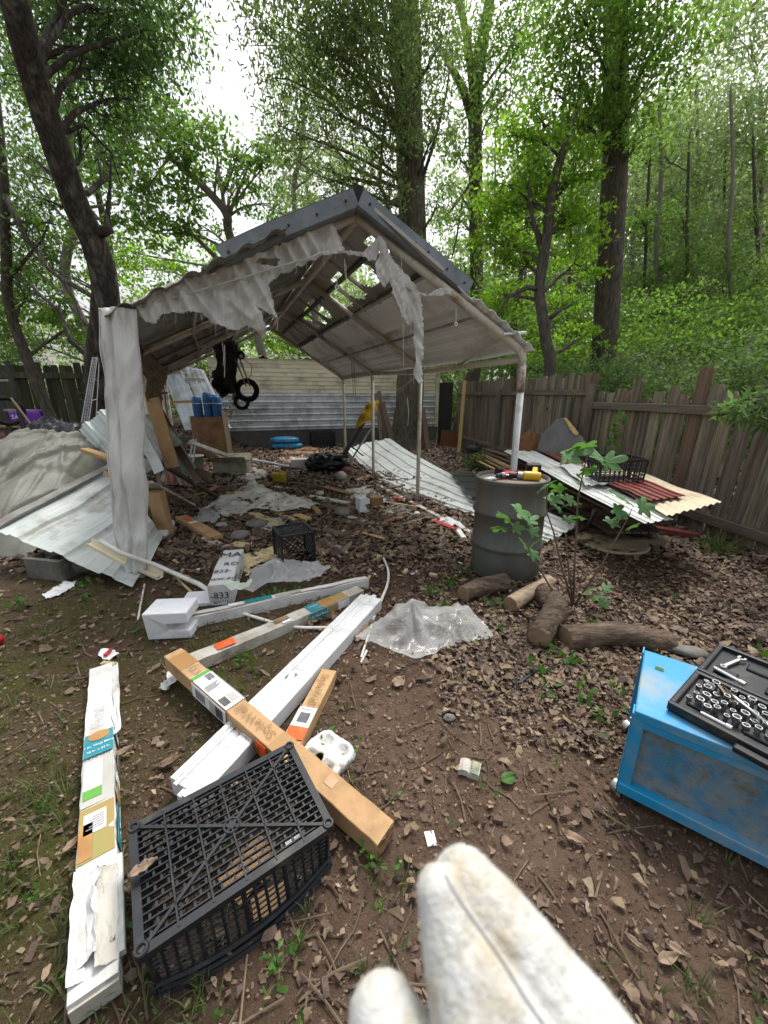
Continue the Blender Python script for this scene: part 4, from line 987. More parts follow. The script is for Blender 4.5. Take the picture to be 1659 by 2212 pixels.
# ================================================================ ground cover
def litter_density(x, y):
    if y < .35: return 0
    n = .5 + .8 * pnoise(V((x * 1.3, y * 1.3, 2))) + .4 * pnoise(V((x * 4, y * 4, 5)))
    if y > 3.1: d = .95 if x > -2.6 or y > 5 else .5
    elif x > .3 + .35 * (y < 1.5): d = .75 if y > 1.3 else (.16 if y > .9 else .09)
    elif x > -.6 and y > 2.2: d = .32
    elif x > -.5: d = .10
    else: d = .06
    if .55 < x < 1.5 and 1.35 < y < 3: d = .8
    return max(0, d * (.35 + n)) * min(1, (y / 1.7) ** 1.2)
def scatter(n, dens, y0=.35, y1=13.0):
    out = []
    while len(out) < n:
        y = y0 + (y1 - y0) * random.random() ** 1.75
        x = random.uniform(-1, 1) * min(6.5, .6 + y * 1.0)
        if random.random() < dens(x, y): out.append((x, y))
    return out
def flat_leaves(name, pts, size, aspect, m, label, tilt=.35, lift=.012, cat='leaves'):
    n = len(pts); P = np.array(pts)
    z = np.array([gz(x, y) for x, y in pts])
    th = rng.uniform(0, 2 * math.pi, n); L = size * np.clip(np.exp(rng.normal(-.05, .42, n)), .3, 2.4); Wd = L * aspect * rng.uniform(.7, 1.2, n)
    d = np.stack([np.cos(th), np.sin(th), rng.normal(0, tilt, n)], 1); s = np.stack([-np.sin(th), np.cos(th), rng.normal(0, tilt, n)], 1)
    c = np.stack([P[:, 0], P[:, 1], z + lift * rng.uniform(.3, 2.2, n)], 1)
    cup = (rng.uniform(-.05, .22, n) * L)[:, None] * np.array([0, 0, 1])
    v = np.empty((n, 6, 3), np.float32); Lh = L[:, None] / 2; Wh = Wd[:, None] / 2
    v[:, 0] = c - d * Lh; v[:, 3] = c + d * Lh + cup * .6
    v[:, 1] = c - d * Lh * .3 + s * Wh + cup; v[:, 5] = c - d * Lh * .3 - s * Wh + cup
    v[:, 2] = c + d * Lh * .45 + s * Wh * .8 + cup; v[:, 4] = c + d * Lh * .45 - s * Wh * .8 + cup
    jit = rng.normal(0, .11, (n, 6, 2)) * L[:, None, None]; jit[:, 0] *= .4; jit[:, 3] *= .4; v[:, :, :2] += jit
    v[:, :, 2] += rng.normal(0, .05, (n, 6)) * L[:, None]
    v[:, :, 2] = np.maximum(v[:, :, 2], z[:, None] + .002)
    me = bpy.data.meshes.new(name); me.vertices.add(6 * n); me.vertices.foreach_set('co', v.ravel())
    idx = np.array([0, 5, 1, 1, 5, 4, 2, 2, 4, 3]); 
    lo = (np.arange(n)[:, None] * 6 + idx[None]).astype(np.int32)
    me.loops.add(10 * n); me.loops.foreach_set('vertex_index', lo.ravel())
    st = (np.arange(n)[:, None] * 10 + np.array([0, 3, 7])[None]).astype(np.int32)
    me.polygons.add(3 * n); me.polygons.foreach_set('loop_start', st.ravel())
    me.materials.append(m); me.update(calc_edges=True)
    o = bpy.data.objects.new(name, me); C.objects.link(o)
    return tag(o, label, cat, kind='stuff')
def near_far(pts, cut=3.4): return [p for p in pts if p[1] < cut], [p for p in pts if p[1] >= cut]
LN, LFAR = near_far(scatter(110000, litter_density)); LC, LN = near_far(LN, 1.7)
flat_leaves('leaf_crumbs', scatter(16000, lambda x, y: (.35 + .5 * litter_density(x, y)) * min(1, y / 1.2), .35, 3.2), .011, .55, M['dead_leaf'], 'crumbled leaf bits trodden into the soil', lift=.004)
flat_leaves('fine_leaf_litter', LC, .024, .48, M['dead_leaf'], 'small broken brown leaves scattered over the nearest bare soil')
flat_leaves('coarse_leaf_litter', LFAR, .068, .45, M['dead_leaf'], 'brown fallen leaves lying thick under the carport and along the fence')
flat_leaves('leaf_litter', LN, .034, .45, M['dead_leaf'], 'brown fallen leaves carpeting the yard')
PN, PF = near_far(scatter(4600, lambda x, y: (.10 + .8 * litter_density(x, y)) * min(1, y / 1.6)), 2.0)
flat_leaves('pale_leaf_fragments', PN, .019, .5, M['dead_leaf_pale'], 'pale broken leaf fragments on the nearest soil')
flat_leaves('pale_leaf_litter', PF, .036, .4, M['dead_leaf_pale'], 'paler tan fallen leaves scattered over the brown litter')
def chips(name, n, m, label, size, dens):
    mb = MB()
    for x, y in scatter(n, dens, .4, 7):
        a = random.uniform(0, 6.28); L = size * random.uniform(.4, 1.8)
        d = V((math.cos(a), math.sin(a), random.uniform(-.06, .12))) * L
        c = V((x, y, gz(x, y) + .006)); r = .0016 + .002 * random.random()
        mid = c + d * .5 + V((random.uniform(-.1, .1), random.uniform(-.1, .1), 0)) * L
        mb.tube([c, mid, c + d], r, 4)
    return tag(mb.build(name, m, origin=(0, 0, 0)), label, 'twigs', kind='stuff')
chips('twigs', 700, M['twig'], 'thin dry twigs strewn over soil and leaves', .12, lambda x, y: .5)
# grass tufts on the left and at the feet of things
def grass_density(x, y):
    n = pnoise(V((x * 1.6, y * 1.6, 11)))
    d = 0
    if x < -.45 and y < 3.3: d = .55 + .8 * n
    elif x < .1 and y < 1.2: d = .35 + .5 * n
    elif y < 3.2: d = .06 + .12 * n
    if y > 3.3 and x < -3: d = .3
    return max(0, d)
bl = []
for x, y in scatter(560, grass_density, .35, 4.5):
    k = random.randint(5, 14); h = random.uniform(.025, .08)
    for i in range(k):
        a = random.uniform(0, 6.28); r = random.uniform(0, .03)
        bl.append((x + r * math.cos(a), y + r * math.sin(a), a + random.uniform(-.6, .6), h * random.uniform(.5, 1.3), random.uniform(.2, 1.1)))
n = len(bl); B_ = np.array(bl); zz = np.array([gz(b[0], b[1]) for b in bl])
v = np.empty((n, 5, 3), np.float32); dx = np.cos(B_[:, 2]); dy = np.sin(B_[:, 2]); h = B_[:, 3]; ln = B_[:, 4]; w = .0019
for k, (t, ww) in enumerate(((0, 1), (0, -1), (.55, -.9), (.55, .9), (1, 0))):
    v[:, k, 0] = B_[:, 0] + dx * h * ln * t * t - dy * w * ww; v[:, k, 1] = B_[:, 1] + dy * h * ln * t * t + dx * w * ww; v[:, k, 2] = zz + h * t * (1 - .3 * ln * t)
me = bpy.data.meshes.new('grass'); me.vertices.add(5 * n); me.vertices.foreach_set('co', v.ravel())
me.loops.add(7 * n); me.loops.foreach_set('vertex_index', (np.arange(n)[:, None] * 5 + np.array([0, 1, 2, 3, 3, 2, 4])[None]).astype(np.int32).ravel())
me.polygons.add(2 * n); me.polygons.foreach_set('loop_start', (np.arange(n)[:, None] * 7 + np.array([0, 4])[None]).astype(np.int32).ravel())
me.materials.append(M['grass']); me.update(calc_edges=True)
o = bpy.data.objects.new('grass', me); C.objects.link(o); tag(o, 'sparse short grass tufts on the bare soil', 'grass', kind='stuff')
# broad-leaved weeds
pts = []
def weed(x, y, n=8, r=.05):
    for i in range(n):
        a = random.uniform(0, 6.28); q = r * random.random() ** .5
        pts.append((x + q * math.cos(a), y + q * math.sin(a), gz(x, y) + random.uniform(.005, .06)))
for x, y in scatter(60, lambda x, y: .5 if x < 0 else .35, .5, 4): weed(x, y, random.randint(3, 8), .04)
for px, py in ((1230, 1440), (1260, 1500), (1180, 1500), (1310, 1560), (1400, 1400), (1150, 1450), (1200, 1420), (940, 1290), (960, 1320), (975, 1270), (1060, 1310), (600, 1300), (640, 1290), (680, 1285), (570, 1310), (720, 1275), (460, 1480), (540, 1440), (640, 1470), (790, 1850), (810, 1880), (850, 1890), (600, 2090), (640, 2060), (760, 1620), (1000, 1250), (1550, 1190), (1530, 1200), (80, 1950), (100, 1760), (120, 1640), (60, 1310), (190, 1270), (1270, 1530), (1330, 1500), (1090, 1250)):
    g = G(px, py); weed(g.x, g.y, random.randint(9, 20), .06 * g.y / 2)
wp = np.array(pts); o = leaf_mesh('weeds', wp, np.where(wp[:, 1] < 1.4, .026, .05), .5, M['leaf_weed'], -.6, None, (0, 2, 0)); tag(o, 'small green broad-leaved weeds sprouting among the litter', 'weeds', kind='stuff')
# crumbs of paper and plastic too small to pick out
mb = MB()
for x, y in scatter(150, lambda x, y: .9 if 3 < y < 8 and -3.4 < x < 1.6 else 0, 2.8, 8.5):
    a = random.uniform(0, 3.14); s = random.uniform(.012, .045)
    mb.box((x, y, gz(x, y) + .014), (s, s * random.uniform(.4, 1), .003), Euler((random.uniform(-.5, .5), random.uniform(-.5, .5), a)).to_matrix())
tag(mb.build('paper_crumbs', M['paper'], origin=(0, 0, 0)), 'tiny white scraps of paper and plastic among the leaves', 'scraps', kind='stuff')
mb = MB()
for x, y in scatter(420, lambda x, y: .5, .4, 4):
    s = random.uniform(.004, .014); mb.box((x, y, gz(x, y) + s * .2), (s, s * random.uniform(.5, 1), s * .6), Euler((random.uniform(-.5, .5), random.uniform(-.5, .5), random.uniform(0, 3))).to_matrix(), .7)
for x, y in scatter(5200, lambda x, y: min(1, y / 1.1), .35, 2.6):
    s = random.uniform(.003, .009); q = V((x, y, gz(x, y))); mb.add([q + V((-s, -s * .6, 0)), q + V((s, -s * .5, 0)), q + V((0, s, 0)), q + V((random.uniform(-.3, .3) * s, 0, s * .8))], [(0, 1, 3), (1, 2, 3), (2, 0, 3)])
tag(mb.build('pebbles', M['soil'], origin=(0, 0, 0)), 'small pebbles and soil crumbs in the bare earth', 'pebbles', kind='stuff')

mb = MB()
for x, y in scatter(700, lambda x, y: .9 if 3 < y < 9 and -3.6 < x < 1.8 else .12, .6, 9.5):
    s = random.uniform(.02, .09) * (1 if y > 3 else .45)
    mb.box((x, y, gz(x, y) + .012), (s, s * random.uniform(.15, .6), random.uniform(.004, .02)), Euler((random.uniform(-.4, .4), random.uniform(-.4, .4), random.uniform(0, 3.1))).to_matrix())
tag(mb.build('wood_crumbs', M['old_lumber'], origin=(0, 0, 0)), 'broken bits of wood and bark mixed into the litter', 'debris', kind='stuff')
mb = MB()
for x, y in scatter(170, lambda x, y: .9 if 3 < y < 7.5 and -3.0 < x < 1.2 else 0, 2.8, 8):
    s = random.uniform(.02, .08) * (1 if y > 3 else .5)
    mb.box((x, y, gz(x, y) + .016), (s, s * random.uniform(.3, .9), random.uniform(.004, .03)), Euler((random.uniform(-.5, .5), random.uniform(-.5, .5), random.uniform(0, 3.1))).to_matrix())
tag(mb.build('foam_crumbs', M['foam_yellow'], origin=(0, 0, 0)), 'broken yellowish foam bits among the leaves under the carport', 'debris', kind='stuff')

# ================================================================ generic builders
def plank(name, label, cat, a, b, w, h, m, za=0.0, zb=0.0, up=V((0, 0, 1)), group=None, warp=.004, parent=None):
    p = G(a[0], a[1], za) + V((0, 0, h / 2 + .008)); q = G(b[0], b[1], zb) + V((0, 0, h / 2 + .008))
    return tag(beam_obj(name, p, q, w, h, m, parent, up, warp=warp), label, cat, group)
def ribbed(name, label, cat, corners, m, nrib=6, rib=.02, thick=.003, sag=.0, parent=None, wav=False, nv=14, group=None, noise_=.01, curl=0.0):
    """metal sheet between four corners a,b (far edge) c,d (near edge); ribs run from far to near"""
    a, b, c, d = [V(q) for q in corners]
    nrm = (b - a).cross(d - a).normalized()
    if nrm.z < 0: nrm = -nrm
    sd = random.uniform(0, 30)
    def fn(u, v):
        q = a.lerp(b, u).lerp(d.lerp(c, u), v); x = (u * nrib) % 1
        h = rib * (.5 + .5 * math.sin(u * nrib * 2 * math.pi)) if wav else rib * max(0, min(1, 2.4 - abs(x - .5) * 14)) + rib * .16 * (1 if (u * nrib * 5) % 1 < .14 else 0)
        return q + nrm * (h + noise_ * pnoise(V((u * 3 + sd, v * 3, 0)))) + V((0, 0, -sag * 4 * v * (1 - v) + curl * (v ** 6) * (pnoise(V((u * 4, sd, 1))))))
    mb = MB(); mb.grid(fn, nrib * (8 if wav else 20), nv, thick); o = mb.build(name, m, parent)
    return tag(o, label, cat, group) if parent is None else o
def film(name, label, cat, poly, m, h=.06, freq=6, peaks=(), step=5, base=.006, z0=0.0, rag=3, ridge=.55, tagit=True, drop=0.0):
    x0 = min(p[0] for p in poly); x1 = max(p[0] for p in poly); y0 = min(p[1] for p in poly); y1 = max(p[1] for p in poly)
    nu = max(4, int((x1 - x0) / step)); nv_ = max(4, int((y1 - y0) / step * 1.6))
    sd = random.uniform(0, 40)
    def fn(u, v):
        px = x0 + (x1 - x0) * u; py = y0 + (y1 - y0) * v; q = G(px, py, z0)
        n1 = pnoise(V((q.x * freq + sd, q.y * freq, 0))); n2 = pnoise(V((q.x * freq * 2.3 + sd, q.y * freq * 2.3, 3)))
        n3 = pnoise(V((q.x * freq * 6 + sd, q.y * freq * 6, 5)))
        e = 1.0
        z = base + h * max(0, .45 + .6 * n1) + h * ridge * .55 * (1 - abs(n2) * 2.2) * .6 + h * .05 * n3
        for (kx, ky, kh, kr) in peaks:
            dd = ((px - kx) ** 2 + ((py - ky) * 1.3) ** 2) ** .5
            an = math.atan2(py - ky, px - kx); kk = kr * (1 + .45 * pnoise(V((math.cos(an) * 1.6, math.sin(an) * 1.6, sd))) + .12 * math.sin(an * 7))
            z += kh * max(0, 1 - dd / kk) ** 1.15
        q.z = z0 + max(base, z); q.x += .4 * h * n2; q.y += .4 * h * n1
        return q
    def mk(u, v):
        px = x0 + (x1 - x0) * u; py = y0 + (y1 - y0) * v
        return inside(poly, px + rag * pnoise(V((py * .1, px * .05, sd))), py + rag * .6 * pnoise(V((px * .1, py * .05, sd + 3))))
    mb = MB(); mb.grid(fn, nu, nv_, 0.0, mk); o = mb.build(name, m, smooth=True)
    if tagit: tag(o, label, cat)
    return o
def lump(name, label, cat, c, size, m, rot=0.0, amp=.15, freq=3.0, seg=28, flat=.0, parent=None, ridged=False, power=1.0):
    """soft closed heap: bags, sacks, stones; sits on z of c"""
    c = V(c); sd = random.uniform(0, 50); mb = MB(); vs = []; fs = []
    nj = seg // 2
    for j in range(nj + 1):
        ph = math.pi * j / nj - math.pi / 2
        for i in range(seg):
            th = 2 * math.pi * i / seg
            d = V((math.cos(ph) * math.cos(th), math.cos(ph) * math.sin(th), math.sin(ph)))
            n1 = pnoise(d * freq + V((sd, 0, 0)));
            if ridged: n1 = .6 - 1.6 * abs(n1) + .4 * pnoise(d * freq * 2.7 + V((0, sd, 0)))
            k = 1 + amp * n1 + amp * .4 * pnoise(d * freq * 2.5 + V((0, 0, sd)))
            e = V([math.copysign(abs(q) ** power, q) for q in d])
            q = V((e.x * size[0] / 2 * k, e.y * size[1] / 2 * k, e.z * size[2] / 2 * k))
            q.z = max(q.z, -size[2] / 2 * (1 - flat)) + size[2] / 2 * (1 - flat)
            vs.append(c + Matrix.Rotation(rot, 3, 'Z') @ q)
    for j in range(nj):
        for i in range(seg): fs.append((j * seg + i, j * seg + (i + 1) % seg, (j + 1) * seg + (i + 1) % seg, (j + 1) * seg + i))
    mb.add(vs, fs); o = mb.build(name, m, parent, smooth=True)
    return tag(o, label, cat) if parent is None else o
class Bar:
    """oblong carton: p0,p1 centres of its underside ends; faces addressed by u (length 0..1) and v (-.5...5)"""
    def __init__(s, name, label, cat, p0, p1, w, h, m, n=6, warp=.004, group=None, part='carton', roll=0.0, crush=0.0):
        s.p0 = V(p0); s.p1 = V(p1); s.w = w; s.h = h; s.L = (s.p1 - s.p0).length
        s.B = basis(s.p0, s.p1)
        if roll: s.B = s.B @ Matrix.Rotation(roll, 3, 'X')
        s.x, s.y, s.z = s.B.col[0], s.B.col[1], s.B.col[2]
        s.root = thing(name, label, cat, (s.p0 + s.p1) / 2, group)
        if m is not None:
            o = beam_obj(part, s.p0 + s.z * h / 2, s.p1 + s.z * h / 2, w, h, m, s.root, up=s.z, n=n, warp=warp, ch=.03, crush=crush); s.body = o
    def top(s, u, v, e=.001): return s.p0 + s.x * (u * s.L) + s.y * (v * s.w) + s.z * (s.h + e)
    def side(s, u, v, sg=-1, e=.001): return s.p0 + s.x * (u * s.L) + s.y * (sg * (s.w / 2 + e)) + s.z * (v * s.h)
    def decal(s, face, u0, u1, v0, v1, m, name='printed_label', e=.006, parent=None):
        f = (lambda u, v: s.top(u, v, e)) if face == 'top' else (lambda u, v: s.side(u, v, face, e))
        mb = MB(); mb.grid(lambda u, v: f(u0 + (u1 - u0) * u, v0 + (v1 - v0) * v), 4, 2, .0012)
        return mb.build(name, m, s.root)
    def write(s, body, size, face, u, v, m, flip=1, outline=0.0, along=True, e=.009, sx=1.0):
        p = s.top(u, v, e) if face == 'top' else s.side(u, v, face, e)
        n = s.z if face == 'top' else s.y * face
        return text(body, size, p, (s.x if along else s.y) * flip, n, m, s.root, outline, sx=sx)

# ================================================================ far corner and back of the yard
for k, (px, py, w, rz, lb) in enumerate(((626, 948, .95, .15, 'blue printed soil sack lying underneath another by the shed'), (620, 937, .85, .1, 'blue and yellow printed soil sack lying on top by the shed'))):
    g = V((-2.98 - .05 * k, 11.9, 0)); lump('soil_sack', lb, 'sack', g + V((0, 0, .005 + .17 * k)), (w, .5, .2), M['bag_blue'], rz, .10, 2.5, power=.7)
def open_crate(name, label, c, size, rotz, m, rows=5, cols=7, bar=.008, flare=1.0, cat='crate', floor=True):
    root = thing(name, label, cat, c, rot=(0, 0, rotz)); w, d, h = size
    for (nm, o0, ax) in (('side_panel', V((0, -d / 2, 0)), V((1, 0, 0))), ('side_panel', V((0, d / 2, 0)), V((1, 0, 0))), ('end_panel', V((-w / 2, 0, 0)), V((0, 1, 0))), ('end_panel', V((w / 2, 0, 0)), V((0, 1, 0)))):
        L = w if nm == 'side_panel' else d; k = cols if nm == 'side_panel' else max(3, int(cols * d / w)); mb = MB()
        up = V((0, 0, 1)); out = o0.normalized()
        for i in range(k + 1):
            t = (i / k - .5) * L; b0 = o0 + ax * t; mb.beam(b0, b0 + V((0, 0, h)) + out * (flare - 1) * .1, bar * (1.8 if i in (0, k) else 1), bar, up=out)
        for j in range(rows + 1):
            z = h * j / rows; e = o0 + out * (flare - 1) * .1 * j / rows; hb = bar * (2.6 if j == rows else (1.8 if j == 0 else 1))
            mb.beam(e + ax * (-L / 2) + V((0, 0, z)), e + ax * (L / 2) + V((0, 0, z)), bar * 1.1, hb)
        mb.build(nm, m, root, local=True)
    if floor:
        mb = MB()
        for i in range(cols * 2): mb.beam((-w / 2 + w * (i + .5) / (cols * 2), -d / 2, .004), (-w / 2 + w * (i + .5) / (cols * 2), d / 2, .004), .008, .006)
        for i in range(8): mb.beam((-w / 2, -d / 2 + d * (i + .5) / 8, .0045), (w / 2, -d / 2 + d * (i + .5) / 8, .0045), .008, .006)
        mb.build('floor_grid', m, root, local=True)
    return root
open_crate('dark_bin', 'black bin against the shed foot right of the blue sacks', V((-1.95, 12.35, 0)), (.7, .45, .48), .32, M['black_plastic'], 6, 9, .03)
# leaning planks at the oak and shed
for nm, a, b, w, lb in (('leaning_plank', A(838, 963, 11.6), A(818, 845, 12.0), .13, 'tallest weathered plank leaning by the oak'), ('leaning_plank', A(853, 966, 11.3), A(826, 868, 11.8), .14, 'split brown plank leaning between carport post and oak'), ('leaning_plank', A(826, 962, 11.5), A(812, 850, 12.0), .10, 'short grey plank leaning furthest left of the oak'),
                         ('brown_board', A(925, 968, 11.4), A(913, 880, 12.0), .13, 'reddish brown board leaning on the right of the oak'), ('brown_board', A(916, 962, 11.8), A(906, 890, 12.0), .10, 'dark brown board tight against the right of the oak')):
    a.z = .02; tag(beam_obj(nm, a, b, w, .035, M['old_lumber'] if 'plank' in nm else M['fence_brown'], up=V((0, 1, 0))), lb, 'plank')
# white jug-like block, osb by the far fence
c = G(965, 948); t = thing('white_jug', 'grimy white plastic jug lying near the far fence corner', 'jug', c)
mb = MB(); mb.lathe([(.02, 0), (.13, .02), (.14, .08), (.14, .26), (.10, .33), (.05, .36)], c + V((-.2, 0, .14)), Euler((0, R(90), .3)).to_matrix(), 14); mb.build('body', M['pvc'], t, smooth=True)
mb = MB(); mb.ring(c + V((.13, .1, .15)), .05, .02, Euler((0, R(90), .3)).to_matrix(), 12, 6); mb.build('neck', M['clay'], t)
a = A(962, 968, 12.2); tag(beam_obj('chipboard', V((2.06, 12.35, .0)), V((2.14, 12.45, .5)), .6, .02, M['osb'], up=V((0, 1, 0))), 'orange-brown chipboard sheet leaning in the far fence corner', 'board')
lump('stone', 'grey rounded stone at the foot of the tall oak', 'stone', G(855, 972), (.3, .25, .16), M['stone'], .3, .2)
c = A(1022, 945, 9.6); c.z = 0
t = thing('camp_kettle', 'dark grey lidded pot standing by the far fence', 'pot', V((2.28, 9.7, 0)))
mb = MB(); mb.lathe([(.16, 0), (.19, .1), (.2, .24), (.23, .27), (.16, .36), (.04, .40), (.05, .44), (.0, .45)], t.location, seg=18); mb.build('body', M['black_metal'], t, smooth=True)
# bush by the lumber
pp, _ = blob_points(V((2.0, 8.3, .2)), .22, .2, 260, 14, .2)
o = leaf_mesh('small_bush', pp, .13, .18, M['leaf_dark'], -.5, None, (2.0, 8.3, 0)); tag(o, 'low dark strappy bush beside the lumber pile', 'bush')

# ================================================================ right-hand pile along the fence
t = thing('plastic_pallet', 'black plastic pallet under the orange lumber', 'pallet', V((1.78, 6.2, 0)))
for k in range(4):
    for r in range(2):
        mb = MB(); mb.box(V((1.45 + r * .5, 5.45 + k * .5, .16)), (.42, .46, .035)); mb.build('deck_panel', M['black_plastic'], t)
        mb = MB(); mb.box(V((1.45 + r * .5, 5.45 + k * .5, .07)), (.22, .2, .14), None, 1.3); mb.build('foot_block', M['black_plastic'], t)
for k, (a, b, z, m, w) in enumerate((((1022, 985), (1108, 1026), .18, 'new', .045), ((1030, 982), (1120, 1024), .18, 'new', .045), ((1016, 990), (1092, 1028), .18, 'new', .045), ((1045, 985), (1122, 1020), .18, 'lum', .07), ((1050, 980), (1130, 1012), .21, 'old', .12), ((1055, 968), (1120, 1000), .24, 'old', .14), ((1048, 972), (1100, 988), .27, 'old', .12), ((1070, 966), (1098, 962), .30, 'old', .10))):
    lb = ['first orange batten on the black pallet', 'second orange batten on the black pallet, beside the first', 'outermost orange batten on the black pallet edge', 'wider tan batten on the pallet near the white sheet', 'brown board lying across the battens', 'dark wide board stacked under the fence', 'short dark board on the stacked boards', 'topmost brown board of the stack, lying crosswise'][k]
    plank('batten' if k < 4 else 'stacked_board', lb, 'board', a, b, w, .03, M['lumber' if m in ('new', 'lum') else 'old_lumber'], z, z)
# dark metal frame table that carries the sheets
t = thing('folding_table', 'black metal table frame buried under roofing sheets', 'table', V((2.45, 4.4, 0)))
ztab = .50
for (x, y) in ((2.42, 3.75), (2.8, 3.75), (2.3, 5.6), (2.85, 5.6)):
    mb = MB(); mb.tube([V((x, y, -.02)), V((x + .05, y + .25, ztab))], .02, 8); mb.build('leg', M['black_metal'], t)
for a, b in (((2.22, 3.35), (2.2, 6.6)), ((2.78, 3.4), (2.85, 6.6)), ((2.2, 3.6), (2.8, 3.6)), ((2.12, 5.4), (2.92, 5.4))):
    mb = MB(); mb.beam(V((a[0], a[1], ztab + (.01 if abs(a[0] - b[0]) < .1 else -.03))), V((b[0], b[1], ztab + (.01 if abs(a[0] - b[0]) < .1 else -.03))), .04, .03); mb.build('rail', M['black_metal'], t)
ps = thing('pallet_stack', 'dark stack of old pallet slats under the roofing sheets', 'pallet', V((2.6, 4.6, 0)))
for ly in range(4):
    for k in range(7):
        z = .05 + ly * .115
        if ly % 2: beam_obj('slat', V((2.36 + k * .085, 3.75, z)), V((2.36 + k * .085, 5.7, z)), .07, .022, M['old_lumber'], ps, warp=.006)
        else: beam_obj('slat', V((2.34, 3.8 + k * .31, z)), V((2.95, 3.8 + k * .31, z)), .09, .07, M['old_lumber'], ps, warp=.006)
mb = MB(); mb.tube([G(1262, 1150), G(1290, 1100, .45)], .02, 8); mb.build('stay', M['black_metal'], t)
ribbed('red_roof_sheet', 'long red metal sheet at the bottom of the table pile, its edge showing', 'metal sheet', [G(1105, 985, 0.540), G(1175, 976, 0.540), G(1430, 1112, 0.540), G(1355, 1105, 0.540)], M['red_sheet'], 4, .02)
ribbed('white_roof_sheet', 'long white ribbed sheet on the table along the fence', 'metal sheet', [G(1088, 974, 0.565), G(1142, 968, 0.570), G(1455, 1122, 0.570), G(1392, 1132, 0.560)], M['white_sheet'], 4, .011, nv=20, noise_=.02)
ribbed('red_roof_sheet', 'red ribbed sheet at the far end of the table pile below grey panel', 'metal sheet', [G(1150, 966, 0.600), G(1225, 972, 0.610), G(1290, 1020, 0.610), G(1262, 1022, 0.600)], M['red_sheet'], 4, .016)
ribbed('tan_corrugated_sheet', 'tan wavy corrugated sheet jutting out by the fence at the table end', 'metal sheet', [G(1262, 1010, 0.600), G(1385, 1022, 0.610), G(1558, 1086, 0.610), G(1440, 1118, 0.600)], M['tan_sheet'], 8, .015, wav=True, nv=24, noise_=.02)
ribbed('small_white_sheet', 'short bent white sheet lying on the long white sheet under the black crate', 'metal sheet', [G(1205, 1000, 0.620), G(1275, 1005, 0.620), G(1325, 1046, 0.620), G(1262, 1048, 0.620)], M['white_sheet'], 3, .008, noise_=.03)
ribbed('red_sheet_offcut', 'square red ribbed offcut on the tan sheet in front of the black crate', 'metal sheet', [G(1318, 1045, 0.650), G(1380, 1032, 0.650), G(1482, 1072, 0.650), G(1405, 1082, 0.650)], M['red_sheet'], 5, .014)
cc = (G(1292, 1042, 0.660) + G(1388, 1038, 0.660)) / 2 + V((0, .13, 0))
open_crate('black_crate', 'black open plastic crate sitting on the sheet pile by the fence', cc, (.43, .32, .23), -.12, M['black_plastic'], 6, 9, .009, 1.2)
# grey board leaning on the fence behind the sheets, torn edge
P0 = V((3.05, 5.6, .6)); Nn = V((-1, -.25, .35)).normalized()
cloth('grey_leaning_panel', [(1160, 972), (1170, 940), (1205, 905), (1222, 903), (1258, 945), (1290, 985), (1200, 990)], M['slate'], None, P0, Nn, step=3, amp=.004, rag=1, thick=.012)
tag(bpy.data.objects['grey_leaning_panel'], 'grey torn-edged panel leaning on the fence behind the red sheet', 'panel')
cloth('torn_edge_strip', [(1218, 903), (1224, 903), (1250, 935), (1246, 942), (1236, 935)], M['new_wood'], bpy.data.objects['grey_leaning_panel'], P0 + Nn * .02, Nn, step=2, amp=.004, rag=1, thick=.004)
lump('straw_heap', 'rusty brown heap of pine straw against the fence behind the white sheet', 'heap', V((2.72, 7.2, .0)), (.5, .4, .9), M['osb'], 0, .3, 3)
ribbed('brown_sheet_strip', 'rusty brown metal strip poking out under the table near the drum lid', 'metal strip', [G(1290, 1100, .2), G(1320, 1095, .2), G(1440, 1165, .05), G(1405, 1168, .05)], M['fence_brown'], 2, .01)
mb = MB(); mb.box(G(1460, 1150, .06), (.42, .1, .06), Euler((0, .1, -.3)).to_matrix()); tag(bevel(mb.build('red_brick_bar', M['red_sheet'])), 'dark red bar lying on the ground by the fence foot', 'bar')
# long white sheets on the ground
ribbed('ground_sheet', 'far white roofing sheet slumped on the ground by the carport posts', 'metal sheet', [G(745, 968, .12), G(842, 947, .45), G(988, 1031, .06), G(822, 1037, .04)], M['white_sheet'], 5, .025, nv=20, noise_=.04, sag=.05)
ribbed('ground_sheet', 'near white roofing sheet on the ground running behind the steel drum', 'metal sheet', [G(815, 1040, .02), G(985, 1030, .10), G(1248, 1136, .10), G(1182, 1172, .02)], M['white_sheet'], 5, .022, nv=26, noise_=.03)
plank('white_rail_board', 'white board edge lying along the near ground sheet', 'board', (818, 1052), (1035, 1165), .07, .03, M['white_board'], 0, 0)

# ================================================================ steel drum and its lid
dc = G(1097, 1252) + V((.02, .20, 0)); dc.z = 0
t = thing('steel_drum', 'dark rusty steel drum standing upright with two power drills on top', 'drum', dc)
r = .292; H_ = .86
prof = [(r * .96, 0), (r, .015), (r, .24)]
for zc in (.29, .58):
    prof += [(r, zc - .022), (r + .016, zc - .010), (r + .016, zc + .010), (r, zc + .022)]
prof += [(r, H_ - .03), (r + .008, H_ - .02), (r + .008, H_), (r - .012, H_)]
mb = MB(); mb.lathe(prof + [(r - .014, H_ - .02)], dc, Euler((0, 0, 0)).to_matrix(), 48, close=True); mb.build('shell', M['drum'], t, smooth=True)
mb = MB(); mb.lathe([(r - .012, H_ - .02), (.1, H_ - .016), (0, H_ - .015)], dc, None, 40, close=True); mb.build('lid', M['drum_top'], t)
mb = MB(); mb.ring(dc + V((0, 0, H_)), r + .002, .009, None, 48, 6); mb.build('rim', M['drum'], t, smooth=True)
mb = MB(); mb.lathe([(.03, 0), (.03, .012), (.022, .012)], dc + V((.1, .15, H_ - .02)), None, 12); mb.build('bung', M['drum'], t)
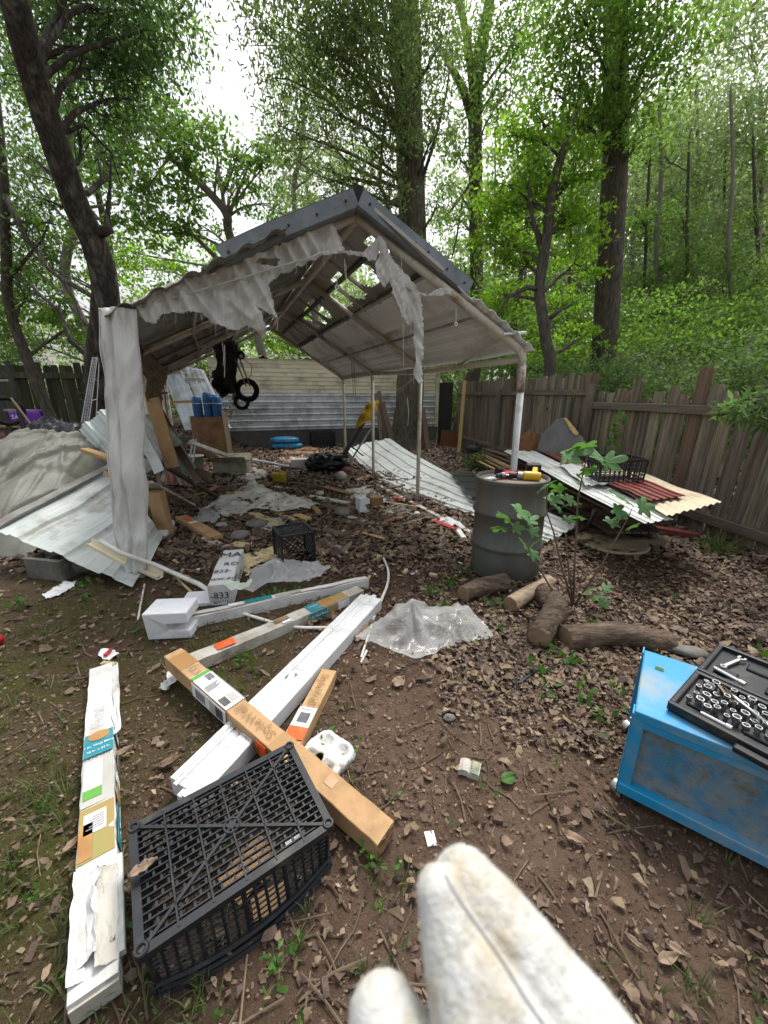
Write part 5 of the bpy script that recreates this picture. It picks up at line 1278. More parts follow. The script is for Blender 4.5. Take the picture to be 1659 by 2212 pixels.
def drill(name, label, loc, rz, rx, bodym, s=1.0):
    t = thing(name, label, 'drill', loc, rot=(rx, 0, rz)); X = Euler((0, R(90), 0)).to_matrix()
    def L_(prof, m, nm, sm=True): mb = MB(); mb.lathe([(a * s, b * s) for a, b in prof], (0, 0, 0), X, 16); mb.build(nm, m, t, local=True, smooth=False)
    L_([(.006, -.155), (.006, -.13)], M['steel'], 'bit'); L_([(.012, -.135), (.02, -.125), (.022, -.085), (.02, -.08)], M['black_plastic'], 'chuck')
    L_([(.024, -.08), (.027, -.075), (.027, -.045), (.024, -.04)], M['steel_dull'], 'gear_collar')
    L_([(.029, -.04), (.032, -.03), (.032, .05), (.026, .075), (.0, .08)], bodym, 'motor_housing')
    mb = MB(); mb.beam((.03 * s, 0, 0), (.055 * s, .12 * s, 0), .036 * s, .045 * s, up=V((0, 0, 1))); bevel(mb.build('grip', bodym, t, local=True), .006)
    mb = MB(); mb.box((.045 * s, .145 * s, 0), (.10 * s, .05 * s, .07 * s)); bevel(mb.build('battery', M['black_plastic'], t, local=True), .006)
    mb = MB(); mb.box((.005 * s, .05 * s, 0), (.015 * s, .03 * s, .018 * s)); mb.build('trigger', M['black_plastic'], t, local=True)
    return t
dz = H_ - .015
drill('red_drill', 'red cordless drill with black chuck lying on the drum top', dc + V((-.03, .02, dz + .03)), R(25), R(0), M['red'], 1.0)
drill('yellow_drill', 'yellow and black cordless drill lying on the drum top', dc + V((.12, -.06, dz + .035)), R(-12), R(12), M['yellow'], 1.2)
t = thing('rag', 'crumpled pale rag at the left rim of the drum top', 'rag', dc + V((-.2, -.04, dz)))
lump('rag_cloth', '', '', dc + V((-.2, -.06, dz)), (.1, .06, .025), M['paper'], .2, .4, 4, parent=t)
lc = (G(1255, 1168) + G(1390, 1186)) / 2; lc.z = .015
t = thing('drum_lid', 'round tan drum lid lying flat on the leaves', 'lid', lc)
mb = MB(); mb.lathe([(.335, 0), (.345, .02), (.33, .032), (.31, .022), (.16, .03), (0, .034)], lc, None, 40); mb.build('disc', M['lid'], t, smooth=True)
for a, q in ((2.2, .24), (5.1, .22)):
    mb = MB(); mb.lathe([(.04, 0), (.04, .008), (.03, .012), (.0, .012)], lc + V((q * math.cos(a), q * math.sin(a), .024)), None, 14); mb.build('bung', M['lid'], t)

# vines and tufts along the near fence
pp = []
for k in range(26):
    u = k / 25; c = A(1338 - 22 * u + 8 * math.sin(k), 895 + 120 * u, 5.2); pp += [(c.x - .06 + random.uniform(-.04, .04), c.y - .1, c.z) for _ in range(3)]
o = leaf_mesh('climbing_vine', np.array(pp), .10, .45, M['leaf_weed'], .6, None, tuple(np.array(pp).mean(0))); tag(o, 'thin vine with pale green leaves climbing the near fence behind the crate', 'vine')
pp, _ = blob_points(A(1655, 880, 3.1), .22, .16, 420, 26, .25)
o = leaf_mesh('overhanging_bush', pp, .11, .22, M['leaf_dark'], .8, None, tuple(pp.mean(0))); tag(o, 'dark narrow-leaved bush hanging over the fence at the right edge', 'bush')
g = G(1545, 1195); pp = np.array([(g.x + random.uniform(-.12, .12), g.y + random.uniform(-.1, .1), .01) for _ in range(150)])
o = leaf_mesh('grass_clump', pp, .22, .05, M['grass'], -1.1, None, (g.x, g.y, 0)); tag(o, 'yellow-green grass clump at the foot of the near fence', 'grass')
# ================================================================ left side: tarp heap, bent sheet, fence corner
def heap_fn(u, v):
    x0, x1 = -30, 222
    px = x0 + (x1 - x0) * u; prof = 938 + 10 * math.cos(px * .02) + max(0, (px - 60)) ** 1.75 * .0205
    c = A(px, prof, 4.6)
    front = G(px + 30 * v, 1150); 
    top = max(.05, c.z)
    d = math.sin(min(1, max(0, v)) * math.pi * .5)
    y = 5.2 - 1.75 * v; z = top * math.cos(v * math.pi / 2) ** .8 if v < 1 else 0
    x = c.x + (-.05 + .06 * v)
    n = .10 * pnoise(V((x * 1.8, y * 1.2, 1))) + .16 * max(0, .42 - abs(pnoise(V((x * 3.2 + v * 1.3, v * .7, 5)))) * 3.2) + .07 * max(0, .4 - abs(pnoise(V((x * 7 - v * 2.0, v * 1.4, 9)))) * 3.2) - .08 * max(0, .3 - abs(pnoise(V((x * 2.4 + v * 2.6, v * 1.1, 15)))) * 3)
    return V((x, y - .35 * n, max(.01, z + n * min(1, z * 2.5))))
mb = MB(); mb.grid(heap_fn, 110, 70, .003)
def back_fn(u, v):
    q = heap_fn(u, 0); return V((q.x, q.y + .5 * v, q.z * (1 - v)))
mb.grid(back_fn, 30, 6)
tag(mb.build('tarp_heap', M['tarp_grey'], smooth=True), 'grey-green tarp draped over a heap at the left edge', 'tarp')
lump('dark_tarp_fold', 'dark bunched plastic at the foot of the tarp heap, left edge', 'plastic', G(20, 1170) + V((-.1, .2, 0)), (.9, .6, .45), M['mesh_dark'], .2, .35, 3.5, 40, ridged=True)
for k, (px, py, sz, rz) in enumerate(((140, 1000, (1.1, .9, 1.1), .2), (190, 1010, (.8, .7, .85), .8), (112, 985, (.8, .7, 1.15), 1.3))):
    g = A(px, 940, 5.9 + .3 * (k == 2) - .3 * (k == 1)); g.z = 0
    lump('garbage_bag', ['shiny black garbage bag behind the tarp heap, biggest', 'black garbage bag half under the grey metal panels', 'black garbage bag furthest back behind the tarp'][k], 'garbage bag', g, sz, M['black_film'], rz, .22, 2.4, 48, ridged=True)
# big pale sheet sloping to the ground in front of the left leg
bl = [A(250, 1012, 4.3), G(345, 1215, .02), G(288, 1252, .02), A(-8, 1150, 3.15)]
a_, b_, c_, d_ = A(238, 1010, 4.5), A(365, 1100, 4.0), G(290, 1262, .03), A(-12, 1148, 3.3)
a_.z = .62; 
a_ = A(243, 1008, 4.3); d_ = A(-15, 1143, 3.2); c_ = G(286, 1268, .04); b_ = G(352, 1160, .10)
ribbed('bent_roof_sheet', 'large pale green ribbed sheet sloping off the block to the ground under the white leg', 'metal sheet', [d_, c_, b_, a_], M['green_sheet'], 3, .028, nv=20, noise_=.025, curl=.02, sag=.02)
o = bpy.data.objects['bent_roof_sheet']
mb = MB(); mb.beam(a_ + V((0, .02, .02)), d_ + V((0, .02, .02)), .10, .02, n=6, warp=.006, up=V((0, -.5, 1)));
mb.build('folded_edge', M['grey_sheet'], o)
# grey folded panels behind the leg
for k, (cs, m, lb) in enumerate(((((172, 928), (270, 850), (330, 925), (245, 1010)), 'green_sheet', 'upper pale green folded panel stacked behind the white leg'),
                                 (((225, 985), (330, 880), (395, 955), (300, 1040)), 'grey_sheet', 'dull grey folded panel leaning behind the white leg'),
                                 (((310, 905), (345, 885), (425, 1010), (390, 1050)), 'green_sheet', 'pale step-folded panel leaning by the second left post'))):
    Y = (5.0, 4.7, 5.1)[k]
    q = [A(px, py, Y + .25 * (i in (0, 1))) for i, (px, py) in enumerate(cs)]
    ribbed('folded_panel', lb, 'metal panel', q, M[m], 3, .045, nv=8, noise_=.003)
ribbed('brown_board', 'brown board leaning behind the first left carport post', 'board', [A(318, 850, 5.6), A(350, 880, 5.6), A(420, 1010, 5.2), A(385, 1020, 5.2)], M['cardboard_old'], 1, .002)
ribbed('dark_red_sheet', 'dark red metal piece on the ground behind the first left post', 'metal sheet', [G(355, 1010, .1), G(400, 1020, .1), G(415, 1055, .02), G(350, 1050, .02)], M['red_sheet'], 3, .03)
p = A(183, 972, 4.35); q = A(262, 998, 4.0); tag(beam_obj('bare_timber', p, q, .09, .045, M['lumber']), 'bare timber offcut sticking out left of the white leg', 'timber')
p = A(318, 985, 4.4); q = G(478, 1078, .03); tag(beam_obj('brown_channel', p, q, .09, .035, M['old_lumber']), 'long brown edged board slanting down right of the white leg', 'board')
p = A(316, 1042, 3.9); q = G(412, 1092, .05); tag(beam_obj('white_plank', p, q, .13, .03, M['white_board']), 'short weathered white plank slanting down beside the white leg', 'plank')
# cream L-shaped strips and pvc tube through the leg
def angle_strip(label, p, q, w=.05, m='siding'):
    B = basis(p, q); y, z = B.col[1], B.col[2]; mb = MB()
    mb.beam(p, q, w, .004, up=z); mb.beam(p + y * w / 2 + z * w / 2, q + y * w / 2 + z * w / 2, .004, w, up=z); mb.beam(p - y * w / 2 + z * w * .25, q - y * w / 2 + z * w * .25, .004, w * .5, up=z)
    return tag(mb.build('trim_strip', M[m]), label, 'trim strip')
angle_strip('cream trim strip lying on the pale sheet left of the leg', A(190, 1175, 2.95), A(268, 1218, 2.9))
angle_strip('cream trim strip end poking out right of the leg foot', G(300, 1228, .08), G(346, 1250, .02), .06)
mb = MB(); mb.tube([A(216, 1168, 2.9), A(262, 1195, 2.85), G(330, 1218, .12), G(430, 1262, .04), G(470, 1288, .02)], .02, 10); tag(mb.build('pvc_pipe', M['pvc'], smooth=True), 'thick white plastic pipe running from the pale sheet to the foam block', 'pipe')
# concrete block propping the sheet
c = G(85, 1258) + V((.05, .12, 0)); t = thing('concrete_block', 'mossy grey hollow concrete block under the sloping pale sheet', 'concrete block', c)
Rz = Matrix.Rotation(R(-12), 3, 'Z'); 
for nm, dd, sz in (('face_shell', V((0, -.075, .1)), (.38, .04, .19)), ('face_shell', V((0, .075, .1)), (.38, .04, .19)), ('web', V((-.17, 0, .1)), (.035, .105, .19)), ('web', V((0, 0, .1)), (.035, .105, .18)), ('web', V((.17, 0, .1)), (.035, .105, .19))):
    mb = MB(); mb.box(c + Rz @ dd, sz, Rz); bevel(mb.build(nm, M['concrete'], t), .006)
lump('concrete_lump', 'broken concrete lump beside the hollow block', 'concrete', G(125, 1262) + V((.1, .25, 0)), (.3, .25, .2), M['concrete'], .5, .2, 2.5, 20)
def paper(name, label, poly, m='paper', h=.02, z=0.0):
    return film(name, label, 'paper', poly, M[m], h, 14, step=2.5, rag=.5, z0=z)
paper('crumpled_paper', 'crumpled printed white papers on the ground below the concrete block', [(92, 1288), (128, 1268), (140, 1256), (150, 1262), (166, 1258), (160, 1270), (130, 1290), (100, 1298)])
# far left corner by the old fence
t = thing('diaper_package', 'purple plastic diaper package lying upside down by the mossy fence', 'package', A(62, 918, 9.5))
pk = A(62, 902, 9.5)
for nm, dx in (('pack', 0),):
    o = lump('wrapper', '', '', pk - V((0, 0, .17)), (.78, .34, .36), M['purple'], .05, .05, 2, 32, parent=t, power=.35)
text('Luvs', .21, pk + V((-.02, -.22, .01)), (-1, 0, 0), (0, -1, 0), M['label_white'], t)
tag(beam_obj('pallet_board', A(20, 920, 9.6), A(100, 922, 9.5), .5, .05, M['lumber']), 'tan board carrying the purple package', 'board')
tag(beam_obj('white_batten', A(98, 917, 9.2), A(136, 921, 9.0), .06, .03, M['white_board']), 'thin white batten right of the purple package', 'batten')
for k in range(3):
    tag(beam_obj('support_block', V((-9.1 + k * .85, 9.55, .5)), V((-9.1 + k * .85, 9.55, .84)), .2, .2, M['old_lumber']), ['left block under the package board', 'middle block under the package board', 'right block under the package board'][k], 'block')
p = A(14, 780, 7.2); q = A(58, 955, 6.9); q.z = 0
t = thing('hand_truck', 'blue-grey metal hand truck leaning at the far left edge', 'hand truck', q)
mb = MB(); mb.beam(p, q, .07, .04, n=4); mb.build('side_rail', M['black_metal'], t)
mb = MB(); mb.beam(p + V((-.35, .1, 0)), q + V((-.35, .1, 0)), .07, .04, n=4); mb.build('side_rail', M['black_metal'], t)
for k in range(4):
    u = .15 + k * .24; mb = MB(); mb.beam(p.lerp(q, u), p.lerp(q, u) + V((-.35, .1, 0)), .04, .04); mb.build('cross_bar', M['steel_dull'], t)
mb = MB(); mb.ring(p.lerp(q, .35) + V((-.12, -.1, -.1)), .22, .035, Euler((R(90), 0, .9)).to_matrix(), 24, 8); mb.build('tyre', M['rubber'], t, smooth=True)
tag(beam_obj('wooden_pole', A(24, 860, 6.8), A(92, 950, 6.4) - V((0, 0, .0)), .03, .03, M['old_lumber']), 'thin brown pole leaning across the hand truck', 'pole')
# wire rack leaning by the tree
p0, p1 = A(176, 912, 7.0), A(200, 772, 7.3); p2, p3 = A(192, 912, 7.05), A(210, 772, 7.35)
t = thing('wire_shelf', 'tall white wire shelf leaning beside the leaning tree', 'wire shelf', V((p0.x, p0.y, 0)))
mb = MB(); mb.tube([p0, p1], .007, 6); mb.tube([p2, p3], .007, 6); m2 = MB()
p4, p5 = A(208, 900, 7.2), A(214, 785, 7.4); mb.tube([p4, p5], .007, 6); mb.build('side_wire', M['pipe_white'], t)
for k in range(44):
    u = k / 43; m2.tube([p0.lerp(p1, u), p2.lerp(p3, u)], .004, 4)
for k in range(4): m2.tube([p2.lerp(p3, k / 3), p4.lerp(p5, k / 3)], .005, 4)
for k in range(1, 3): m2.tube([p0.lerp(p2, k / 3), p1.lerp(p3, k / 3)], .004, 4)
m2.build('cross_wires', M['pipe_white'], t)['kind'] = 'stuff'
t = thing('metal_chair', 'black metal garden chair behind the wire shelf', 'chair', V((-6.3, 8.6, .5)))
for (a, b) in (((-.25, 0, 0), (-.3, .1, 1.1)), ((.25, 0, 0), (.3, .1, 1.1)), ((-.25, -.45, 0), (-.25, -.4, .45)), ((.25, -.45, 0), (.25, -.4, .45))):
    mb = MB(); mb.tube([t.location + V(a), t.location + V(b)], .018, 6); mb.build('leg', M['black_metal'], t)
mb = MB(); mb.box(t.location + V((0, -.2, .45)), (.52, .48, .03)); mb.build('seat', M['black_metal'], t)
mb = MB(); mb.tube([t.location + V((-.3, .1, 1.1)), t.location + V((.3, .1, 1.1))], .018, 6); mb.tube([t.location + V((-.3, .09, 1.0)), t.location + V((0, .06, .6)), t.location + V((.3, .09, 1.0))], .014, 6); mb.build('backrest', M['black_metal'], t)
def carton(name, label, c, size, rz, m, flaps=1, cat='box', tilt=(0, 0), tape=True):
    c = V(c); t = thing(name, label, cat, c, rot=(tilt[0], tilt[1], rz)); w, d, h = size
    mb = MB(); th = .006
    for q, s in (((0, -d / 2, h / 2), (w, th, h)), ((0, d / 2, h / 2), (w, th, h)), ((-w / 2, 0, h / 2), (th, d - th, h)), ((w / 2, 0, h / 2), (th, d - th, h)), ((0, 0, th), (w - th, d - th, th))): mb.box(q, s)
    mb.build('body', m, t, local=True)
    if flaps == 0:
        mb = MB(); mb.box((0, 0, h - .002), (w, d, .006)); mb.build('top', m, t, local=True)
        if tape: mb = MB(); mb.box((0, 0, h + .002), (w * 1.002, .05, .001)); mb.build('tape', M['tape'], t, local=True)
    else:
        for s in (-1, 1):
            a = random.uniform(.3, 1.0) * s
            mb = MB(); f = d * .48; mb.grid(lambda u, v: V(((u - .5) * w, s * (d / 2 + v * f * math.sin(abs(a))), h + v * f * math.cos(a))), 2, 3, .005); mb.build('flap', m, t, local=True)
    return t
c = A(195, 905, 7.6); c.z = .0
carton('brown_carton', 'open brown carton by the foot of the wire shelf', V((-5.7, 7.9, .28)), (.45, .4, .6), .2, M['cardboard_old'], 1)
# leaning galvanised sheets behind the back left posts
for k, (a, b, c_, d_) in enumerate((((350, 805), (395, 800), (448, 925), (400, 930)), ((395, 790), (440, 800), (500, 925), (450, 928)))):
    ribbed('leaning_sheet', ['leaning galvanised sheet behind the left posts, nearer the tree', 'leaning galvanised sheet behind the blue rolls'][k], 'metal sheet', [A(*a, 11.2), A(*b, 11.2), A(*c_, 10.3), A(*d_, 10.3)], M['galv'], 4, .03)
tag(beam_obj('white_crosspiece', A(400, 818, 11), A(440, 822, 11), .1, .05, M['white_board'], up=V((0, -1, 0))), 'white crosspiece nailed over the leaning galvanised sheets', 'board')
tag(beam_obj('orange_crosspiece', A(360, 869, 10.5), A(425, 867, 10.5), .07, .04, M['lumber'], up=V((0, -1, 0))), 'thin orange crosspiece across the leaning sheets', 'board')

# ================================================================ under the carport
# cabinet with the blue rolls
cb = G(466, 992); t = thing('open_cabinet', 'tall open-topped brown board cabinet holding blue rolls', 'cabinet', cb, rot=(0, R(-2), R(8)))
w, d, h = .72, .5, 1.06
for nm, q, s, m in (('front_panel', (0, -d / 2, h / 2), (w, .018, h), 'cardboard_old'), ('back_panel', (0, d / 2, h / 2 + .04), (w, .018, h), 'cardboard_old'), ('side_panel', (-w / 2 - .01, 0, h / 2 + .02), (.02, d, h + .04), 'white_board'), ('side_panel', (w / 2 + .01, 0, h / 2 + .05), (.02, d, h + .1), 'old_lumber')):
    mb = MB(); mb.box(q, s); mb.build(nm, M[m], t, local=True)
mb = MB(); mb.box((.2, -d / 2 - .012, .14), (.17, .003, .09), Euler((0, .3, 0)).to_matrix()); mb.build('sticker', M['label_white'], t, local=True)
mb = MB(); mb.box((.28, -d / 2 - .012, .38), (.07, .003, .05), Euler((0, .3, 0)).to_matrix()); mb.build('sticker', M['label_olive'], t, local=True)
for k, (dx, dy, hh_, lb) in enumerate(((-.24, -.1, 1.12, 'left blue roll standing in the cabinet'), (.0, -.05, 1.22, 'tall middle blue roll standing in the cabinet'), (.23, -.08, 1.13, 'right blue roll standing in the cabinet'), (.1, .14, 1.17, 'blue roll at the back of the cabinet'))):
    q = cb + V((dx, dy, .50)); t = thing('blue_roll', lb, 'roll', q)
    mb = MB(); mb.lathe([(.11, 0), (.115, .02)] + [(.115 - .004 * (i % 2), .05 + i * .05) for i in range(int((hh_ - .2) / .05))] + [(.1, hh_ - .1), (.08, hh_ - .08), (.0, hh_ - .1)], q, None, 18); mb.build('wound_roll', M['blue_roll'], t, smooth=True)
    mb = MB(); mb.ring(q + V((0, 0, .88)), .118, .006, None, 18, 6); mb.build('tie', M['label_white'], t)
# hanging folded stroller
hp = A(505, 735, 8.0); t = thing('hanging_stroller', 'folded dark jogging stroller hung from the carport roof', 'stroller', A(510, 860, 8.0))
cloth('fabric_seat', [(462, 745), (505, 735), (512, 770), (510, 815), (514, 850), (506, 880), (500, 845), (490, 830), (470, 820), (458, 815), (470, 780)], M['mesh_dark'], t, hp, V((0, -1, 0)), step=3, amp=.12, freq=3, rag=2, thick=.02)
cloth('fabric_seat', [(462, 800), (500, 800), (506, 845), (480, 860), (462, 835)], M['black_film'], t, hp + V((0, .12, 0)), V((0, -1, 0)), step=3, amp=.1, freq=3, rag=2, thick=.03)
def wheel(c, r, nm='wheel'):
    ang = Euler((R(90), 0, R(20))).to_matrix()
    mb = MB(); mb.ring(c, r * .86, r * .26, ang, 28, 8); w_ = mb.build(nm, M['rubber'], t, smooth=True)
    mb = MB(); mb.lathe([(r * .22, -.03), (r * .22, .03)], c, ang, 12)
    for k in range(6):
        a = k * math.pi / 3; mb.beam(c, c + ang @ V((math.cos(a), math.sin(a), 0)) * r, .03, .02, up=ang @ V((0, 0, 1)))
    o = mb.build('spokes', M['black_plastic'], w_) 
for (px, py, r) in ((534, 843, .205), (522, 869, .135), (470, 830, .10)): wheel(A(px, py, 7.9), r)
for a, b, m in (((508, 775), (532, 835), 'steel'), ((516, 770), (540, 835), 'steel_dull'), ((505, 760), (500, 850), 'black_metal'), ((512, 740), (512, 790), 'black_metal')):
    mb = MB(); mb.tube([A(*a, 7.85), A(*b, 7.85)], .014, 8); mb.build('frame_tube', M[m], t)
mb = MB(); mb.lathe([(.07, -.04), (.08, 0), (.05, .05), (0, .06)], A(520, 767, 7.8), Euler((R(90), 0, 0)).to_matrix(), 14); mb.build('hub_cap', M['black_plastic'], t)
mb = MB(); mb.lathe([(.03, 0), (.03, .02), (0, .03)], A(521, 769, 7.72), Euler((R(90), 0, 0)).to_matrix(), 12); mb.build('reflector', M['label_white'], t)
mb = MB(); mb.tube([A(526, 775, 7.8), A(545, 790, 7.8), A(542, 810, 7.8), A(528, 830, 7.8)], .006, 6); mb.build('brake_cable', M['black_metal'], t)
for dx in (0, 6, 12):
    mb = MB(); mb.tube([A(494 + dx, 700, 7.6), A(490 + dx * .6, 745, 7.9)], .012, 5); mb.build('strap', M['black_metal'], t)
film_h = cloth('shredded_film', [(500, 850), (512, 845), (520, 880), (512, 905), (505, 880), (498, 908)], M['film_milky'], t, hp - V((0, .1, 0)), V((0, -1, 0)), step=3, amp=.03, rag=3, thick=0)
# metal channel across, bucket, cartons
p = A(372, 945, 6.6); q = G(525, 1000, .12)
B = basis(p, q); mb = MB(); y, z = B.col[1], B.col[2]
mb.beam(p, q, .12, .004, up=z); mb.beam(p + y * .06 + z * .03, q + y * .06 + z * .03, .004, .06, up=z); mb.beam(p - y * .06 + z * .03, q - y * .06 + z * .03, .004, .06, up=z)
tag(mb.build('steel_channel', M['steel']), 'shiny steel channel slanting from the second left post past the bucket', 'metal channel')
mb = MB(); mb.beam(G(545, 990, .02), G(600, 1010, .01), .06, .03); tag(mb.build('thin_steel_bar', M['galv']), 'short silver bar on the ground right of the grey carton', 'bar')
c = G(423, 1024); t = thing('white_bucket', 'grey-white square bucket with sticks by the second left post', 'bucket', c)
mb = MB(); mb.lathe([(.15, 0), (.16, .01), (.19, .36), (.20, .36), (.2, .38), (.18, .38), (.15, .03), (0, .03)], c, None, 20, close=True); mb.build('body', M['bucket'], t, smooth=True)
mb = MB(); mb.tube([c + V((-.19, 0, .34)), c + V((-.1, -.17, .25)), c + V((.1, -.17, .25)), c + V((.19, 0, .34))], .005, 6); mb.build('bail', M['steel_dull'], t)
for k in range(2):
    a = G(402 + k * 10, 1032 + k * 4); b = A(418 + k * 6, 948, a.y + .2); mb = MB(); mb.tube([a, b], .018, 8); tag(mb.build('white_stick', M['pvc']), ['left white plastic stick leaning on the bucket', 'right white plastic stick leaning on the bucket'][k], 'stick')
carton('grey_carton', 'grey-green open cardboard carton beside the cabinet foot', G(504, 1022), (.66, .4, .25), .12, mat('faded_green_carton', (.36, .36, .27), (.28, .27, .2), 4, .9, .1, dirt=(.15, .12, .08), dscale=4, damt=.4), 1)
carton('tan_carton', 'small tan carton behind the cabinet right side', G(492, 948), (.6, .4, .28), .1, M['foam_yellow'], 0, tape=False)
carton('white_shoe_box', 'white and black printed box beside the black bag', G(656, 1012), (.5, .3, .22), .1, M['carton'], 0, tape=False)
lump('black_bag', 'black plastic bag slumped beside the white printed box', 'garbage bag', G(706, 1018), (.75, .55, .36), M['black_film'], .3, .4, 3, 44, ridged=True)
lump('deflated_ball', 'grimy pale ball on the leaves right of the black bag', 'ball', G(738, 1038), (.19, .19, .18), M['clay'], 0, .03, 2, 20)
c = G(740, 1038); mb = MB()
lump('doll_head', 'small pinkish round bundle above the pale ball', 'bundle', G(732, 1012), (.22, .2, .17), M['clay'], .3, .15, 3, 18)
lump('maroon_cloth', 'dark maroon cloth scrap by the pale ball', 'cloth', G(748, 1022), (.22, .16, .12), M['red_sheet'], .3, .4, 4, 20)
ribbed('flat_cardboard', 'flattened tan cardboard sheet on the leaves before the shed', 'cardboard', [G(620, 968, .03), G(678, 964, .05), G(692, 980, .02), G(610, 982, .02)], M['cardboard_old'], 1, .002, noise_=.04)
ribbed('pink_cardboard', 'pinkish torn cardboard behind the white printed box', 'cardboard', [G(598, 988, .02), G(655, 985, .03), G(650, 1002, .02), G(612, 998, .02)], mat('pink_card', (.5, .33, .26), (.4, .26, .2), 5, .9), 1, .002, noise_=.04)
# yellow jug
c = G(602, 1042); t = thing('yellow_jug', 'yellow plastic jug lying on its side in the debris', 'jug', c, rot=(0, 0, R(-10)))
mb = MB(); mb.box((0, 0, .09), (.26, .16, .17)); o = mb.build('body', mat('yellow_jug_plastic', (.45, .34, .02), (.36, .27, .02), 5, .4, dirt=(.2, .15, .05), dscale=6, damt=.35), t, local=True); bevel(o, .03, 3)
mb = MB(); mb.lathe([(.035, 0), (.035, .04), (.028, .045)], (-.1, -.08, .08), Euler((R(90), 0, 0)).to_matrix(), 14); mb.build('cap', M['black_plastic'], t, local=True)
mb = MB(); mb.tube([(.02, 0, .17), (.06, 0, .215), (.12, 0, .2), (.13, 0, .12)], .015, 8); mb.build('handle', M['yellow'], t, local=True)
# black arm with the yellow bag, under the third right post
pa, pb = A(741, 985, 8.0), A(798, 890, 8.2); pa.z = max(.03, pa.z)
t = thing('leaning_hoist', 'black post hoist leaning by the carport posts with a steel prop', 'hoist', V((pa.x, pa.y, 0)))
mb = MB(); mb.beam(pa, pb, .10, .07); mb.build('arm', M['black_metal'], t)
mb = MB(); mb.tube([A(755, 1000, 7.9), A(806, 918, 8.0)], .02, 8); mb.build('prop', M['steel_dull'], t)
mb = MB(); mb.tube([A(757, 962, 7.9), A(774, 976, 7.7), A(785, 985, 7.7)], .014, 6); mb.tube([A(750, 958, 7.9), A(765, 970, 7.9)], .014, 6); mb.build('hook', M['black_metal'], t)
mb = MB(); mb.box(pa + V((-.02, 0, .0)), (.3, .25, .06)); mb.build('foot_plate', M['black_metal'], t)
mb = MB(); pts_ = [A(772, 925, 8.1), A(782, 905, 8.1), A(795, 898, 8.1), A(803, 880, 8.1), A(810, 872, 8.1), A(818, 868, 8.1)]
mb.tube(smooth_path(pts_, 1), [.02, .04, .06, .09, .11, .10, .09, .11, .10, .05][:len(smooth_path(pts_, 1))] + [.04] * max(0, len(smooth_path(pts_, 1)) - 10), 14, rough=.8); tag(mb.build('yellow_bag', M['yellow_film'], smooth=True), 'yellow plastic bag pulled over the top of the black hoist arm', 'bag')
# film sheets on the debris
film('clear_bag', 'flat clear plastic bag on the debris near the yellow jug', 'plastic bag', [(455, 1025), (520, 1028), (548, 1040), (500, 1058), (470, 1040)], M['film_clear'], .03, 7, step=3)
film('plastic_sheet', 'long milky plastic sheet crumpled across the debris', 'plastic sheet', [(430, 1108), (505, 1072), (545, 1045), (575, 1060), (600, 1072), (660, 1080), (690, 1095), (670, 1108), (610, 1112), (560, 1105), (520, 1118), (480, 1120), (470, 1112)], M['film_milky'], .11, 3.0, step=3, ridge=.25)
film('clear_bag', 'small clear bag of scraps beside the long cardboard box', 'plastic bag', [(415, 1128), (445, 1105), (475, 1112), (470, 1135), (440, 1140)], M['film_white'], .09, 8, step=3)
film('clear_bag', 'crumpled clear wrapper below the plastic sheet', 'plastic bag', [(560, 1138), (600, 1125), (618, 1135), (605, 1155), (570, 1152)], M['film_white'], .06, 9, step=3)
film('plastic_scrap', 'thin clear plastic scrap right of the black milk crate', 'plastic', [(685, 1158), (715, 1160), (755, 1185), (740, 1192), (700, 1182)], M['film_clear'], .03, 8, step=3)
film('plastic_scrap', 'clear plastic scrap beside the white foam bracket', 'plastic', [(805, 1065), (830, 1078), (838, 1092), (810, 1090)], M['film_clear'], .06, 8, step=2.5)
# lumber scraps
for k, (a, b, w, h, m, lb) in enumerate((
    ((655, 1078), (688, 1112), .07, .045, 'lumber', 'short stud offcut standing askew right of the plastic sheet'), ((668, 1075), (752, 1090), .09, .03, 'white_board', 'peeling white board by the stud offcut'),
    ((640, 1118), (668, 1128), .10, .045, 'new_wood2', 'small bright yellow wood block in the debris'), ((700, 1095), (755, 1115), .14, .04, 'old_lumber', 'grey-brown plank piece left of the foam bracket'),
    ((700, 1118), (790, 1138), .12, .02, 'old_lumber', 'rotten flat board below the foam bracket'), ((752, 1118), (806, 1132), .09, .012, 'white_board', 'thin white board scrap below the foam bracket'),
    ((540, 1048), (598, 1040), .06, .045, 'lumber', 'timber handle lying behind the plastic sheet to the yellow jug'), ((600, 1008), (690, 1030), .03, .015, 'white_board', 'thin pale lath in front of the white printed box'),
    ((545, 1112), (605, 1140), .12, .03, 'foam_yellow', 'yellowed foam strip under the milky plastic sheet'), ((600, 1112), (640, 1130), .08, .03, 'foam_yellow', 'shorter yellowed foam strip beside the first'),
    ((840, 1090), (905, 1100), .05, .03, 'lumber', 'thin wooden stick by the second right post'), ((770, 1040), (800, 1030), .09, .03, 'lumber', 'tan wood scrap left of the third right post'),
    ((490, 1160), (545, 1128), .05, .02, 'old_lumber', 'dark brown lath near the milk crate'), ((590, 1055), (640, 1060), .08, .03, 'white_board', 'pale board scrap behind the stud offcut'),
    ((500, 1220), (560, 1208), .03, .02, 'vinyl', 'narrow white strip behind the printed box end'))):
    plank('wood_scrap' if 'foam' not in m and m != 'vinyl' else ('foam_strip' if 'foam' in m else 'white_strip'), lb, 'scrap', a, b, w, h, M['new_wood' if m == 'new_wood2' else m], .005 * (k % 3), .005)
